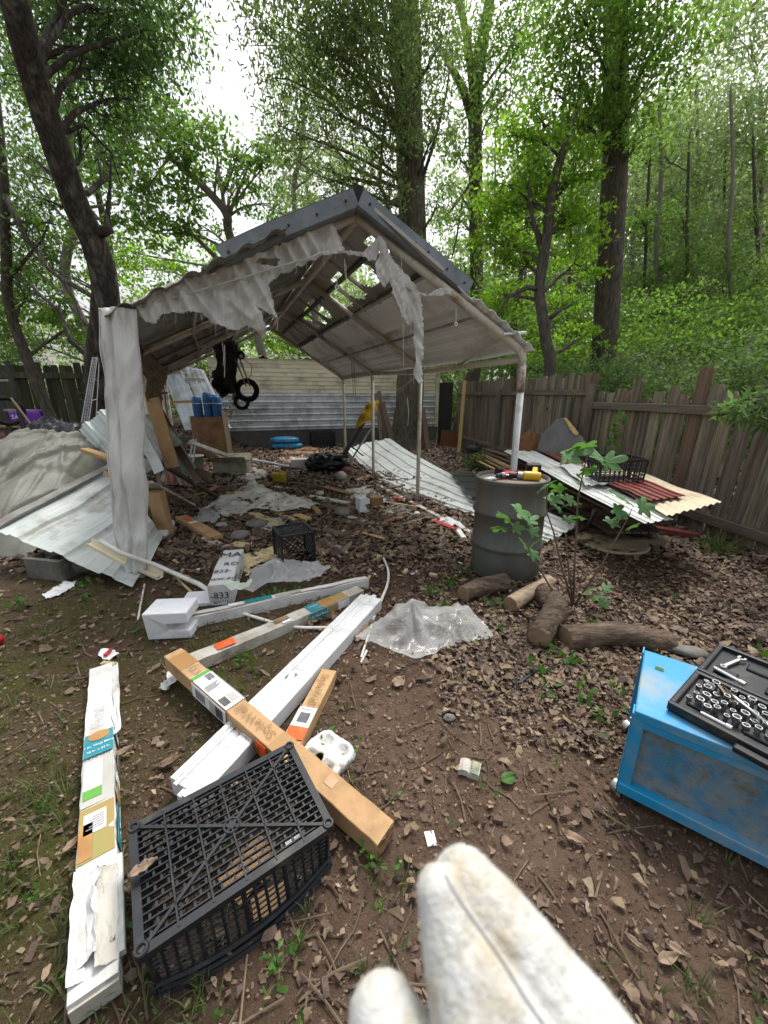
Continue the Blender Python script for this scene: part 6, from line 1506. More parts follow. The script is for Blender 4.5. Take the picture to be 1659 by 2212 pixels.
for k, (px, py, sz) in enumerate(((555, 1140, (.26, .2, .1)), (520, 1165, (.22, .2, .1)), (740, 1112, (.3, .22, .1)), (340, 1145, (.16, .14, .1)), (372, 1150, (.12, .1, .07)))):
    lump('stone', ['brown rock under the milky plastic sheet', 'brown rock left of the milk crate', 'flat grey rock left of the foam bracket', 'grey stone at the foot of the cardboard tube', 'small grey stone right of the cardboard tube'][k], 'stone', G(px, py), sz, M['stone'], k, .25, 2.2, 16)
lump('red_cloth', 'bright red scrap by the second right post', 'cloth', G(862, 1082), (.12, .09, .06), M['red'], .2, .35, 4, 18)
lump('pine_cone', 'round brown cone right of the red scrap', 'cone', G(882, 1086), (.09, .09, .08), M['log'], 0, .3, 9, 20)
for k in range(5):
    a = G(835 + 6 * k, 1100 + 3 * k); b = G(885 + 4 * k, 1094 + 6 * k); mb = MB(); mb.tube([a + V((0, 0, .02)), a.lerp(b, .5) + V((0, random.uniform(-.05, .05), .06)), b + V((0, 0, .015))], .006, 5)
    tag(mb.build('wire_stick', M['pvc']), ['furthest', 'second furthest', 'middle', 'second nearest', 'nearest'][k] + ' thin bent white rod in the tangle left of the second right post', 'rod', 'thin white rods by the post')
def bracket(name, label, c, rz, s, m):
    t = thing(name, label, 'foam', c, rot=(0, 0, rz)); mb = MB()
    out = [(-.5, 0), (.5, 0), (.5, .28), (-.05, .32), (-.05, .66), (.5, .7), (.5, 1), (-.5, 1)]
    d = .45
    vs = [(x * s * .8, -d * s, z * s * 1.25) for x, z in out] + [(x * s * .8, d * s, z * s * 1.25) for x, z in out]; n = len(out)
    fs = [(0, 1, 2, 3, 4, 7), (4, 5, 6, 7), (8 + 7, 8 + 4, 8 + 3, 8 + 2, 8 + 1, 8), (15, 14, 13, 12)] + [(i, i + 8, (i + 1) % 8 + 8, (i + 1) % 8) for i in range(8)]
    fs = fs[:4] + [tuple(reversed(f)) for f in fs[4:]]
    mb.add(vs, fs); bevel(mb.build('moulding', m, t, local=True), .006, 2); return t
bracket('foam_bracket', 'white C-shaped packing foam standing in the debris', G(784, 1108), R(25), .17, M['foam'])
mb = MB(); mb.box(G(812, 1098) + V((0, .1, .07)), (.18, .12, .15), Euler((0, 0, .4)).to_matrix()); tag(bevel(mb.build('tan_block', M['cardboard_old'])), 'tan block right behind the white foam bracket', 'block')
# red and white sign piece
ribbed('broken_sign', 'broken red and white striped plastic sign near the drum', 'sign', [G(932, 1122, .04), G(985, 1118, .05), G(1008, 1148, .02), G(955, 1142, .02)], M['vinyl'], 1, .003, noise_=.05)
o = bpy.data.objects['broken_sign']
mb = MB(); a, b = G(936, 1123, .055), G(985, 1142, .05); mb.beam(a, b, .07, .004); mb.build('red_stripe', M['red'], o)
tag(beam_obj('white_pipe_end', G(990, 1148, .03), G(1002, 1165, .02), .06, .05, M['pvc']), 'stubby white plastic end beside the broken sign', 'pipe')
# long cardboard boxes right of the leg
b = Bar('cardboard_box', 'short sealed cardboard box with an orange sticker behind the milk crate', 'box', G(388, 1130, .0) + V((0, .06, 0)), G(470, 1172), .14, .08, M['cardboard'])
b.decal('top', .16, .30, -.2, .25, M['label_orange'], 'sticker'); b.decal('top', .34, .42, -.35, .3, M['label_white'], 'sticker')
p = A(335, 1075, 3.85); q = G(345, 1165); p.z = .5
b = Bar('cardboard_tube', 'open cardboard sleeve leaning beside the white leg', 'box', q + V((.02, .05, 0)), A(330, 1065, 4.0), .15, .10, M['cardboard'])
tag(beam_obj('window_blind_slats', q + V((.04, -.03, .03)), q + V((.03, .2, .14)), .10, .06, M['vinyl']), 'white slats sticking out of the leaning cardboard sleeve', 'slats')
# black milk crate on its side
c = (G(578, 1228) + G(682, 1218)) / 2 + V((0, .13, 0)); 
t = thing('milk_crate', 'black milk crate lying on its side in the leaves', 'crate', c, rot=(0, 0, R(28)))
S = .30
def lattice(o0, ax, up, nm, n=6, frame=.02):
    mb = MB(); nrm = ax.cross(up).normalized(); th = .012
    cr = [o0, o0 + ax * S, o0 + ax * S + up * S, o0 + up * S]
    for i in range(4): mb.beam(cr[i], cr[(i + 1) % 4], frame * 1.4, th * 1.6, up=nrm)
    for k in range(1, 2 * n):
        t0 = k / n
        a = (min(1, t0), max(0, t0 - 1)); b_ = (max(0, t0 - 1), min(1, t0))
        mb.beam(o0 + ax * S * a[0] + up * S * a[1], o0 + ax * S * b_[0] + up * S * b_[1], .009, th * .6, up=nrm)
        mb.beam(o0 + ax * S * (1 - a[0]) + up * S * a[1], o0 + ax * S * (1 - b_[0]) + up * S * b_[1], .009, th * .62, up=nrm)
    return mb.build(nm, M['black_plastic'], t, local=True)
X, Y_, Z = V((1, 0, 0)), V((0, 1, 0)), V((0, 0, 1)); h0 = V((-S / 2, -S / 2, .012))
lattice(h0 + Z * S, X, Y_, 'top_panel'); lattice(h0, X, Y_, 'bottom_panel'); lattice(h0 + X * S, Y_, Z, 'side_panel'); lattice(h0 + Y_ * S, X, Z, 'back_panel'); lattice(h0, Y_, Z, 'handle_panel', 4)
for k in (0, 1): mb = MB(); mb.ring(h0 + V((0, S / 2, S / 2)) + V((.0 + k * .0, 0, 0)), .07, .01, Euler((0, R(90), 0)).to_matrix(), 16, 6) if k == 0 else None
film('foam_scrap', 'yellow-white foam scraps behind the printed box', 'foam', [(505, 1215), (540, 1200), (575, 1195), (600, 1212), (560, 1225), (520, 1235)], M['foam_yellow'], .05, 8, step=3)
plank('foam_slab', 'flat yellowed foam slab left of the milk crate', 'foam', (575, 1195), (612, 1205), .16, .04, M['foam_yellow'])
plank('foam_tile', 'small pale foam tile behind the yellowed slab', 'foam', (502, 1182), (534, 1186), .12, .04, M['foam_yellow'])
mb = MB(); pts_ = [G(*q, .02) for q in ((582, 1185), (560, 1190), (542, 1182), (545, 1165), (570, 1152), (600, 1145), (605, 1130))]; mb.tube(smooth_path(pts_), .009, 6); tag(mb.build('rope', M['rope']), 'yellow braided rope curling behind the milk crate', 'rope')

# more of the rubbish under the roof
for k, (a, b, w, h, m, lb) in enumerate((
    ((455, 1050), (530, 1065), .10, .02, 'old_lumber', 'dark board lying between the bucket and the plastic sheet'), ((480, 1075), (520, 1060), .05, .03, 'lumber', 'thin tan stick crossing the dark board'),
    ((560, 1030), (615, 1022), .12, .015, 'cardboard_old', 'brown cardboard strip left of the yellow jug'), ((630, 1045), (690, 1052), .08, .02, 'old_lumber', 'grey lath right of the yellow jug'),
    ((700, 1055), (760, 1068), .12, .02, 'cardboard_old', 'soggy cardboard strip below the black bag'), ((620, 1150), (660, 1138), .10, .02, 'cardboard_old', 'torn brown card above the milk crate'),
    ((700, 1145), (745, 1160), .09, .02, 'old_lumber', 'rotten slat right of the milk crate top'), ((815, 1135), (870, 1120), .08, .015, 'cardboard_old', 'brown card scrap near the broken sign'),
    ((830, 1060), (875, 1050), .07, .02, 'old_lumber', 'dark stick beside the third right post foot'), ((440, 1165), (490, 1185), .08, .02, 'white_board', 'pale slat between the cardboard box and the printed box'),
    ((360, 1180), (410, 1200), .05, .015, 'old_lumber', 'brown lath right of the white leg foot'), ((640, 1090), (612, 1068), .06, .03, 'white_board', 'chipped white stub on the plastic sheet'),
    ((770, 1150), (830, 1165), .05, .012, 'lumber', 'thin bright lath left of the drum'), ((545, 995), (640, 1012), .05, .03, 'galv', 'silver gutter piece before the grey carton'),
    ((420, 1075), (470, 1052), .12, .012, 'cardboard_old', 'bent cardboard flap near the second left post'), ((880, 1135), (930, 1120), .06, .02, 'old_lumber', 'brown stick right of the second right post'))):
    plank('debris_board', lb, 'scrap', a, b, w, h, M[m], .01, .02 + .03 * (k % 3), warp=.02)
for k, (c, s, m, lb) in enumerate((((575, 1052), (.16, .12, .09), 'cardboard_old', 'crushed brown box beside the clear bag'), ((690, 1072), (.14, .1, .08), 'carton_grimy', 'crushed pale carton behind the stud offcut'), ((845, 1112), (.12, .09, .05), 'clay', 'grey plastic tub upside down near the second right post'), ((640, 1100), (.1, .08, .06), 'stone', 'grey stone on the edge of the plastic sheet'), ((480, 1140), (.14, .1, .06), 'film_white', 'wadded plastic beside the cardboard box'), ((725, 1085), (.1, .08, .05), 'film_white', 'wadded clear plastic left of the foam bracket'), ((758, 1055), (.12, .1, .06), 'mesh_dark', 'dark rag below the pale ball'), ((900, 1112), (.1, .08, .04), 'paper', 'crumpled white paper left of the broken sign'))):
    lump('debris_lump', lb, 'scrap', G(*c), s, M[m], k * .7, .35, 3, 20, ridged=True, power=.8)
film('grey_plastic', 'dull grey plastic spread over the litter behind the yellow jug', 'plastic', [(470, 1002), (520, 1010), (560, 1015), (590, 1030), (540, 1040), (500, 1030)], M['film_milky'], .05, 5, step=3)
film('grey_plastic', 'torn plastic left of the third right post foot', 'plastic', [(745, 1062), (790, 1055), (812, 1068), (780, 1080), (750, 1075)], M['film_clear'], .05, 6, step=3)

for k, (a, b, Ya, Yb, w, h, m, lb) in enumerate((
    ((330, 860), (372, 1010), 4.6, 4.5, .16, .02, 'cardboard_old', 'tall brown board standing behind the white leg'), ((348, 905), (430, 1045), 5.2, 4.6, .08, .03, 'old_lumber', 'dark stud leaning from the brown board to the bucket'),
    ((375, 920), (352, 1040), 5.0, 4.8, .05, .03, 'white_board', 'pale stud leaning left beside the first left post'), ((300, 930), (345, 1020), 4.4, 4.3, .12, .015, 'green_sheet', 'narrow pale metal offcut behind the white leg'),
    ((380, 1000), (455, 1030), 5.4, 5.0, .10, .02, 'old_lumber', 'brown plank lying below the steel channel'), ((398, 945), (350, 1005), 5.6, 5.0, .2, .012, 'grey_sheet', 'dull metal scrap wedged between the left posts'),
    ((225, 1022), (312, 1052), 3.9, 3.8, .05, .02, 'lumber', 'thin bare batten across the top of the pale sheet'))):
    tag(beam_obj('jumble_board', A(*a, Ya), A(*b, Yb), w, h, M[m], up=V((0, -1, .3)), warp=.015), lb, 'board')
# ================================================================ foreground boxes and rubbish
# foam end block, C-shaped in section, lying open to the right
fc = G(370, 1375) + V((0, .05, 0)); t = thing('foam_block', 'white notched foam end block at the left end of the white carton', 'foam', fc, rot=(0, 0, R(6)))
mb = MB(); Lx = .27
out = [(-.135, 0), (.135, 0), (.135, .06), (.0, .065), (.0, .12), (.135, .125), (.135, .20), (-.135, .20)]
mbv = [(x, -.08 - (.02 if z > .11 else 0), z) for x, z in out] + [(x, .10, z) for x, z in out]
mb.add(mbv, [(0, 1, 2, 3, 4, 7), (4, 5, 6, 7), (15, 12, 11, 10, 9, 8), (15, 14, 13, 12)] + [(i, i + 8, (i + 1) % 8 + 8, (i + 1) % 8) for i in range(8)])
t.rotation_euler = (0, 0, R(5)); bevel(mb.build('moulding', M['foam'], t, local=True), .008, 2)
mb = MB(); mb.box(G(440, 1300) + V((.02, .02, .02)), (.34, .2, .03), Euler((0, 0, .15)).to_matrix()); tag(bevel(mb.build('foam_sheet', M['foam'])), 'thin dirty foam sheet under the white pipe behind the carton', 'foam')
# printed white box with RO -833- lettering, crushed
b = Bar('printed_box', 'white box printed with large black letters and numbers, tied with film', 'box', G(478, 1308), G(510, 1228) + V((0, 0, .02)), .17, .17, M['carton'], n=4, warp=.012)
b.write('MA', .125, 'top', .80, .0, M['ink'], -1, along=False); b.write('RO', .085, 'top', .52, -.2, M['ink'], -1, along=False); b.write('-833-', .075, 'top', .33, .12, M['ink'], -1, along=False); b.write('www.ec', .07, 'top', .14, .05, M['ink'], -1, along=False)
b.write('LAWN', .07, -1, .5, .45, M['ink'], 1); b.write('ROMA', .05, -1, .25, .8, M['ink'], 1)
text('-833', .075, b.p0 - b.x * .004 + b.z * .085, -b.y, -b.x, M['ink'], b.root)
text('www', .05, b.p0 - b.x * .004 + b.z * .035, -b.y, -b.x, M['ink'], b.root)
film('green_wrap', '', '', [(480, 1262), (520, 1262), (545, 1256), (540, 1275), (500, 1280)], filmmat('green_film', (.55, .62, .52), .6), .03, 14, z0=.17, step=2.5, tagit=False)
o = bpy.data.objects['green_wrap']; o.parent = b.root; o.location = V(o.location) - V(b.root.location)
film('clear_bag', 'big crumpled clear bag behind the long white carton', 'plastic bag', [(528, 1288), (545, 1255), (590, 1228), (640, 1225), (690, 1232), (715, 1248), (700, 1262), (620, 1280), (560, 1292)], M['film_white'], .12, 4.5, [(600, 1250, .08, 40), (670, 1245, .08, 40)], step=3, ridge=.4)
# carton A
b = Bar('long_white_carton', 'long white carton with split seam lying in front of the clear bag', 'box', G(395, 1356), G(793, 1268), .075, .085, M['carton'], n=40, warp=.008, crush=.0035)
b.decal('top', .30, .44, -.2, .5, M['label_teal']); b.decal('top', .46, .60, -.1, .45, M['label_grey']); b.decal('top', .22, .29, -.1, .4, M['label_white'])
mb = MB(); mb.tube([b.top(u, -.32 + .08 * math.sin(u * 23), .002) for u in np.linspace(0, 1, 24)], .0045, 5); mb.build('split_seam', M['cardboard_old'], b.root)
mb = MB(); mb.box(b.p0 - b.x * .002 + b.z * .045, (.004, .06, .07), b.B); mb.build('torn_end', M['cardboard_old'], b.root)
# carton B grimy
b = Bar('grimy_carton', 'long grimy white carton with teal and gold window blind labels', 'box', G(418, 1445), G(778, 1290), .10, .075, M['carton_grimy'], n=40, warp=.008, crush=.004)
b.decal('top', .62, .70, -.5, .5, M['label_teal']); b.decal('top', .70, .80, -.5, .5, M['label_brown']); b.decal('top', .80, .88, -.45, .45, M['label_olive']); b.decal(-1, .60, .72, .15, .95, M['label_teal']); b.decal(-1, .73, .79, .15, .95, M['label_olive']); b.decal(-1, .80, .88, .15, .95, M['label_white'])
b.decal('top', .11, .20, -.35, .35, M['label_orange'], 'sticker'); b.decal('top', .42, .50, -.1, .3, M['cardboard_old'], 'torn_patch'); b.decal('top', .45, .50, -.45, -.2, M['label_white'], 'torn_flap')
b.write('1 in. Vinyl Blind', .022, -1, .66, .55, M['label_white'], 1); b.write('CORDLESS', .016, 'top', .66, .1, M['label_white'], 1)
paper('torn_carton_end', 'torn white carton scraps under the left end of the styled cardboard box', [(350, 1490), (362, 1470), (372, 1440), (392, 1455), (398, 1470), (380, 1492), (358, 1500)], 'carton', .05)
# bundle C: strips bound together
p0, p1 = G(405, 1742), G(806, 1308)
b = Bar('vinyl_bundle', 'taped bundle of glossy white vinyl strips running diagonally across the yard', 'vinyl strips', p0, p1, .17, .09, None)
for k, (v0, wd, z0, hh_) in enumerate(((-.27, .075, 0, .085), (.18, .06, 0, .075), (.02, .03, .0, .07), (.43, .028, 0, .088))):
    q0 = p0 + b.y * (v0 * .17) + b.z * (hh_ / 2 + .004) + b.x * (-.02 + .03 * (k % 2)); q1 = p1 + b.y * (v0 * .17) + b.z * (hh_ / 2 + .004) + b.x * (.03 * (k % 3 - 1))
    beam_obj('strip', q0, q1, wd, hh_, M['vinyl'], b.root, up=b.z, n=8, warp=.003, ch=.05)
for v0 in (-.10, .30):
    mb = MB(); mb.beam(p0 + b.y * (v0 * .17) + b.z * .083, p1 + b.y * (v0 * .17) + b.z * .083, .018, .006, up=b.z, n=3); mb.build('ridge', M['vinyl'], b.root)
for u in (.14, .46, .70, .92):
    mb = MB(); mb.grid(lambda s, v: p0 + b.x * (b.L * u + .045 * (s - .5)) + b.y * (.17 * (v - .5) * 1.03) + b.z * (.094 + .004 * pnoise(V((s * 5, v * 9, u * 7)))), 8, 16); mb.build('clear_tape', M['film_clear'], b.root, smooth=True)
ce = p0 - b.x * .004
for k, v0 in enumerate((-.4, -.25, -.1)):
    mb = MB(); mb.tube([ce + b.y * (v0 * .17) + b.z * .004, ce + b.y * (v0 * .17 + .012) + b.z * .03, ce + b.y * (v0 * .17) + b.z * .055], .004, 5); mb.build('curled_end', M['vinyl'], b.root)
# D: long cardboard box on top of the others
p1 = G(838, 1848) + V((-.01, .02, 0)); p0 = G(372, 1408, .17)
b = Bar('cardboard_box', 'long brown cardboard box lying crosswise over the white bundle', 'box', p0 - V((0, 0, .085)), p1, .095, .085, M['cardboard'], n=40, warp=.004, crush=.002)
b.decal('top', .03, .12, -.5, .5, M['tape'], 'tape', .003); b.decal('top', .60, .66, -.5, .5, M['tape'], 'tape', .003)
b.decal('top', .185, .40, -.49, .49, M['label_white']); b.decal(-1, .20, .40, .05, .99, M['label_white']); b.decal(1, .20, .40, .05, .99, M['label_white'])
b.decal('top', .188, .205, -.49, .49, M['label_green'], e=.008)
for k in range(9): b.decal('top', .21 + .004 * k, .2115 + .004 * k, .05, .42, M['ink'], 'barcode_bar', .008)
for k in range(6): b.decal('top', .262 + .005 * k, .2645 + .005 * k, -.42, .40 - .12 * (k % 3), M['ink_grey'], 'print_line', .008)
b.decal('top', .345, .385, -.42, -.05, M['label_dark'], e=.008); b.decal('top', .345, .385, .02, .4, M['label_grey'], e=.008)
b.decal(-1, .345, .385, .15, .85, M['label_dark'], e=.008); b.decal(-1, .31, .34, .15, .85, M['label_grey'], e=.008)
for k in range(5): b.decal(-1, .225 + .012 * k, .233 + .012 * k, .2, .8, M['ink_grey'], 'print_line', .008)
b.write('StyleWell', .062, 'top', .505, -.02, M['ink_brown'], -1, outline=.0007, sx=1.05)
b.write('StyleWell', .055, -1, .50, .45, M['ink_brown'], -1, outline=.0007)
b.write('KTV', .05, 'top', .155, 0, M['ink_grey'], -1, outline=.0006)
b.decal(-1, .555, .60, .1, .95, M['label_orange'], 'sticker'); b.decal('top', .80, .83, -.1, .35, M['tape'], 'scuff', .003)
mb = MB(); mb.grid(lambda u, v: b.p1 + b.x * (.002 + .012 * pnoise(V((u * 5, v * 5, 1)))) + b.y * ((u - .5) * .09) + b.z * (v * .083), 6, 6, .003); mb.build('crushed_end', M['cardboard_old'], b.root)
# E: second cardboard box
b = Bar('cardboard_box', 'shorter brown cardboard box with an orange sticker half hidden behind the crossing box', 'box', G(612, 1668), G(712, 1468), .085, .065, M['cardboard'])
b.write('StyleWell', .058, 'top', .72, 0, M['ink_brown'], -1, outline=.0007); b.decal('top', .30, .50, -.5, .5, M['label_white']); b.decal('top', .34, .44, -.3, .3, M['label_dark'], e=.008); b.decal('top', .18, .30, -.5, .5, M['label_orange'], 'sticker'); b.decal(1, .2, .5, .05, .95, M['label_white'])
b.write('StyleWell', .016, 'top', .475, 0, M['label_blue'], 1, along=False, e=.009)
# F: blind carton at the left
p0, p1 = G(214, 2172), G(224, 1462)
b = Bar('blind_carton', 'torn white window blind carton marked Bent lying at the left', 'box', p0, p1, .108, .07, M['carton'], n=50, warp=.012, crush=.005)
b.decal('top', .545, .60, -.47, .47, M['label_teal']); b.decal('top', .600, .635, -.47, .47, M['label_teal'], e=.007); b.decal('top', .38, .535, -.47, .47, M['label_grey']); b.decal('top', .235, .375, -.47, .47, M['label_olive'])
b.decal('top', .43, .525, -.12, .42, M['label_white'], 'printed_blind', .008); b.decal('top', .40, .43, -.12, .42, M['label_green'], 'printed_lawn', .008); b.decal('top', .24, .33, .1, .47, M['label_brown'], 'printed_floor', .008); b.decal('top', .30, .355, -.25, .35, M['label_white'], 'printed_panel', .008)
mb = MB(); mb.lathe([(.028, 0), (.028, .001)], b.top(.62, 0, .0085), b.B @ Matrix.Diagonal((1, 1.4, 1)), 20); mb.build('printed_medallion', M['label_brown'], b.root)
b.decal(-1, .60, .655, .1, .95, M['label_white']); b.decal(-1, .25, .36, .1, .95, M['label_teal']); b.decal(-1, .37, .42, .1, .95, M['label_olive']); b.decal(-1, .43, .46, .1, .95, M['label_white'])
for k in range(7): b.decal(-1, .625 + .004 * k, .6265 + .004 * k, .2, .9, M['ink'], 'barcode_bar', .008)
for k in range(5): b.decal(-1, .49 + .012 * k, .497 + .012 * k, .2, .8, M['ink_grey'], 'print_line', .007)
for k in range(6): b.decal('top', .31 + .006 * k, .3125 + .006 * k, -.2, .28 - .08 * (k % 3), M['ink_grey'], 'print_line', .0095)
b.write('CORDLESS', .02, 'top', .538, .05, M['ink'], -1, along=False, e=.0095); b.write('1 in. Vinyl Blind', .017, 'top', .583, 0, M['label_white'], -1, along=False); b.write('35 in. x 64 in.', .015, 'top', .562, 0, M['label_white'], -1, along=False)
b.write('1 in. Vinyl Blind', .02, -1, .31, .6, M['label_white'], 1); b.write('Bent', .075, 'top', .70, .05, M['ink_grey'], 1, outline=.0006); b.write('F323 STORE', .017, 'top', .055, -.05, M['ink'], 1, along=False); b.write('Window', .018, 'top', .185, -.2, M['ink'], 1)
# torn flaps and the slats that show through
def flap(u0, u1, v0, v1, lift, m, seed, curl=1.0):
    mb = MB(); mb.grid(lambda u, v: b.top(u0 + (u1 - u0) * u, v0 + (v1 - v0) * v, .004) + b.z * (lift * (v ** 1.4) * (.7 + .5 * pnoise(V((u * 4, seed, v * 3))))) + b.y * (.01 * pnoise(V((u * 6, v * 5, seed)))), 16, 8, .0015); mb.build('torn_flap', m, b.root)
flap(.04, .20, .45, -.1, .045, M['carton'], 1); flap(.02, .2, -.5, -.05, .03, M['carton_grimy'], 5); flap(.60, .97, -.48, -.75, .02, M['carton'], 9); flap(.22, .02, .2, .5, .02, M['paper'], 13)
for k, v in enumerate((-.36, -.5)):
    beam_obj('slat', b.top(.0 + .03 * k, v, -.012), b.top(.22, v, -.012), .03, .022, M['green_sheet'], b.root, up=b.z)
mb = MB(); mb.box(b.p0 - b.x * .004 + b.z * .03, (.01, .105, .055), b.B); mb.build('end_flap', M['carton_grimy'], b.root)
paper('white_scrap', 'white wrapper with a pink stripe above the blind carton', [(212, 1428), (220, 1410), (250, 1408), (258, 1420), (240, 1432)], 'paper', .03)
a = G(236, 1420); mb = MB(); mb.box(a + V((0, 0, .035)), (.02, .06, .01), Euler((0, 0, .1)).to_matrix()); mb.build('pink_stripe', M['red'], bpy.data.objects['white_scrap'])
plank('foam_scrap_strip', 'small tan scrap beside the pink-striped wrapper', 'scrap', (222, 1436), (250, 1440), .03, .012, M['foam_yellow'])
lump('pink_toy', 'pink plastic toy cut by the left edge of the photo', 'toy', G(0, 1392), (.06, .05, .07), M['red'], 0, .2, 3, 16)
# thin white rods
for k, (a, b2, lb) in enumerate((((312, 1262), (298, 1338), 'thin white stick lying near the white leg foot'), ((812, 1322), (780, 1420), 'long white stick beside the clear sheet'), ((792, 1405), (780, 1432), 'short white stick under the clear sheet edge'))):
    mb = MB(); mb.tube([G(*a, .012), G(*b2, .01)], .007, 6); tag(mb.build('white_stick', M['pvc']), lb, 'stick')
mb = MB(); ctl = [(828, 1205), (840, 1232), (838, 1262), (828, 1285), (815, 1318), (790, 1345), (740, 1354), (680, 1357), (620, 1354), (560, 1336), (515, 1322)]
pts_ = smooth_path([G(x, y, .024) for x, y in ctl]); mb.tube(pts_, .011, 8); tag(mb.build('white_hose', M['pvc'], smooth=True), 'thin white hose looping under the white cartons', 'hose')
mb = MB(); mb.tube([G(*q, .02) for q in ((375, 1240), (395, 1262), (420, 1285), (445, 1300))], .01, 8); tag(mb.build('cream_hose', M['rope'], smooth=True), 'cream cord end beside the white plastic pipe', 'cord')
# the clear sheet in the middle
film('clear_sheet', 'crumpled clear plastic sheet with one raised corner on the soil', 'plastic sheet', [(765, 1390), (800, 1372), (850, 1335), (880, 1325), (905, 1330), (920, 1345), (960, 1330), (1010, 1338), (1040, 1355), (1065, 1388), (1020, 1392), (980, 1400), (930, 1420), (900, 1432), (850, 1420), (800, 1402)], M['film_clear'], .075, 3.2, [(890, 1356, .15, 70), (985, 1360, .10, 70), (860, 1380, .05, 50)], step=2.5, ridge=.5)
film('tan_paper', 'brown crumpled paper at the left tip of the clear sheet', 'paper', [(762, 1375), (785, 1352), (800, 1365), (790, 1392), (770, 1402)], M['dead_leaf_pale'], .05, 10, step=2.5)
# big black crate, upside down
TC = [V((-.80, .875, 0)), V((-.375, 1.165, 0)), V((-.165, .895, 0)), V((-.575, .60, 0))]
cx = sum((p for p in TC), V()) / 4; ang = math.atan2((TC[1] - TC[0]).y, (TC[1] - TC[0]).x)
t = thing('vented_crate', 'large black vented crate upside down in the foreground', 'crate', cx, rot=(R(1.5), R(-1), ang)); W_, D_, H_ = .515, .34, .205
mb = MB()
nr = 17
for j in range(1, nr):
    y = -D_ / 2 + D_ * j / nr; mb.beam((-W_ / 2, y, H_), (W_ / 2, y, H_), .0038, .010, up=V((0, 0, 1)))
    for i in range(15):
        x = -W_ / 2 + W_ * (i + (.5 if j % 2 else 0) + .25) / 15
        if abs(x) < W_ / 2 - .01: mb.beam((x, y, H_ - .002), (x, y + D_ / nr, H_ - .002), .0065, .006, up=V((0, 0, 1)))
mb.build('vent_grid', M['black_plastic'], t, local=True)
mb = MB()
for i in range(1, 6): x = -W_ / 2 + W_ * i / 6; mb.beam((x, -D_ / 2, H_ + .003), (x, D_ / 2, H_ + .003), .005, .014)
for sx in (-1, 1): mb.beam((-W_ / 2, sx * D_ / 2, H_ + .004), (W_ / 2, -sx * D_ / 2, H_ + .004), .009, .012)
mb.ring((0, 0, H_ + .009), .022, .004, None, 20, 6); mb.lathe([(.012, 0), (.012, .014)], (0, 0, H_ - .002), None, 12); mb.build('cross_ribs', M['black_plastic'], t, local=True)
mb = MB()
for a, c2 in (((-1, -1), (1, -1)), ((1, -1), (1, 1)), ((1, 1), (-1, 1)), ((-1, 1), (-1, -1))):
    mb.beam((a[0] * W_ / 2, a[1] * D_ / 2, H_ - .004), (c2[0] * W_ / 2, c2[1] * D_ / 2, H_ - .004), .022, .024)
mb.build('rim', M['black_plastic'], t, local=True)
for sx in (-1, 1):
    for sy in (-1, 1):
        mb = MB(); mb.ring((sx * (W_ / 2 - .004), sy * (D_ / 2 - .004), H_ + .010), .013, .005, None, 16, 6); mb.lathe([(.017, 0), (.017, .014)], (sx * (W_ / 2 - .004), sy * (D_ / 2 - .004), H_ - .008), None, 14); mb.build('foot_stud', M['black_plastic'], t, local=True)
def side(o0, ax, L, nm, bulge):
    out = V((ax.y, -ax.x, 0)); out = out if out.dot(o0) > 0 else -out; mb = MB(); n = int(L / .028)
    def pt(s, z):
        k = 1 - z / H_
        return o0 + ax * (s - .5) * L + out * (bulge * k ** .8 * (1 - (2 * s - 1) ** 2) - .012 * k) + V((0, 0, z))
    for i in range(n + 1):
        pts_ = [pt(i / n, z) for z in np.linspace(.005, H_ - .01, 7)]
        mb.tube(pts_, .0045 if i % 4 else .0075, 4)
    for z in np.linspace(.03, H_ - .02, 9): mb.tube([pt(s, z) for s in np.linspace(0, 1, 9)], .003, 4)
    for z in (.006, .018, .045): mb.tube([pt(s, z) + out * (.012 if z < .01 else .006) for s in np.linspace(0, 1, 9)], .0085, 5)
    mb.build(nm, M['black_plastic'], t, local=True)
side(V((0, -D_ / 2 + .006, 0)), X, W_ - .02, 'side_panel', .048); side(V((0, D_ / 2 - .006, 0)), X, W_ - .02, 'side_panel', .01)
side(V((-W_ / 2 + .006, 0, 0)), Y_, D_ - .02, 'end_panel', .008); side(V((W_ / 2 - .006, 0, 0)), Y_, D_ - .02, 'end_panel', .03)
ribbed('cardboard_scrap', 'brown cardboard piece seen through the vented crate', 'cardboard', [G(470, 1900, .03), G(560, 1800, .03), G(600, 1850, .02), G(520, 1960, .02)], M['cardboard'], 1, .002)
mb = MB(); mb.box(G(640, 1820, .03) , (.07, .05, .004), Euler((.1, .1, .5)).to_matrix()); tag(mb.build('printed_card', M['label_white']), 'white printed card inside the vented crate', 'card')
mb = MB(); mb.box(G(575, 1990, .03) + V((0, .05, 0)), (.11, .06, .006), Euler((.2, .1, .5)).to_matrix()); tag(mb.build('cardboard_tile', M['cardboard']), 'tan cardboard tile behind the crate side slots', 'cardboard')
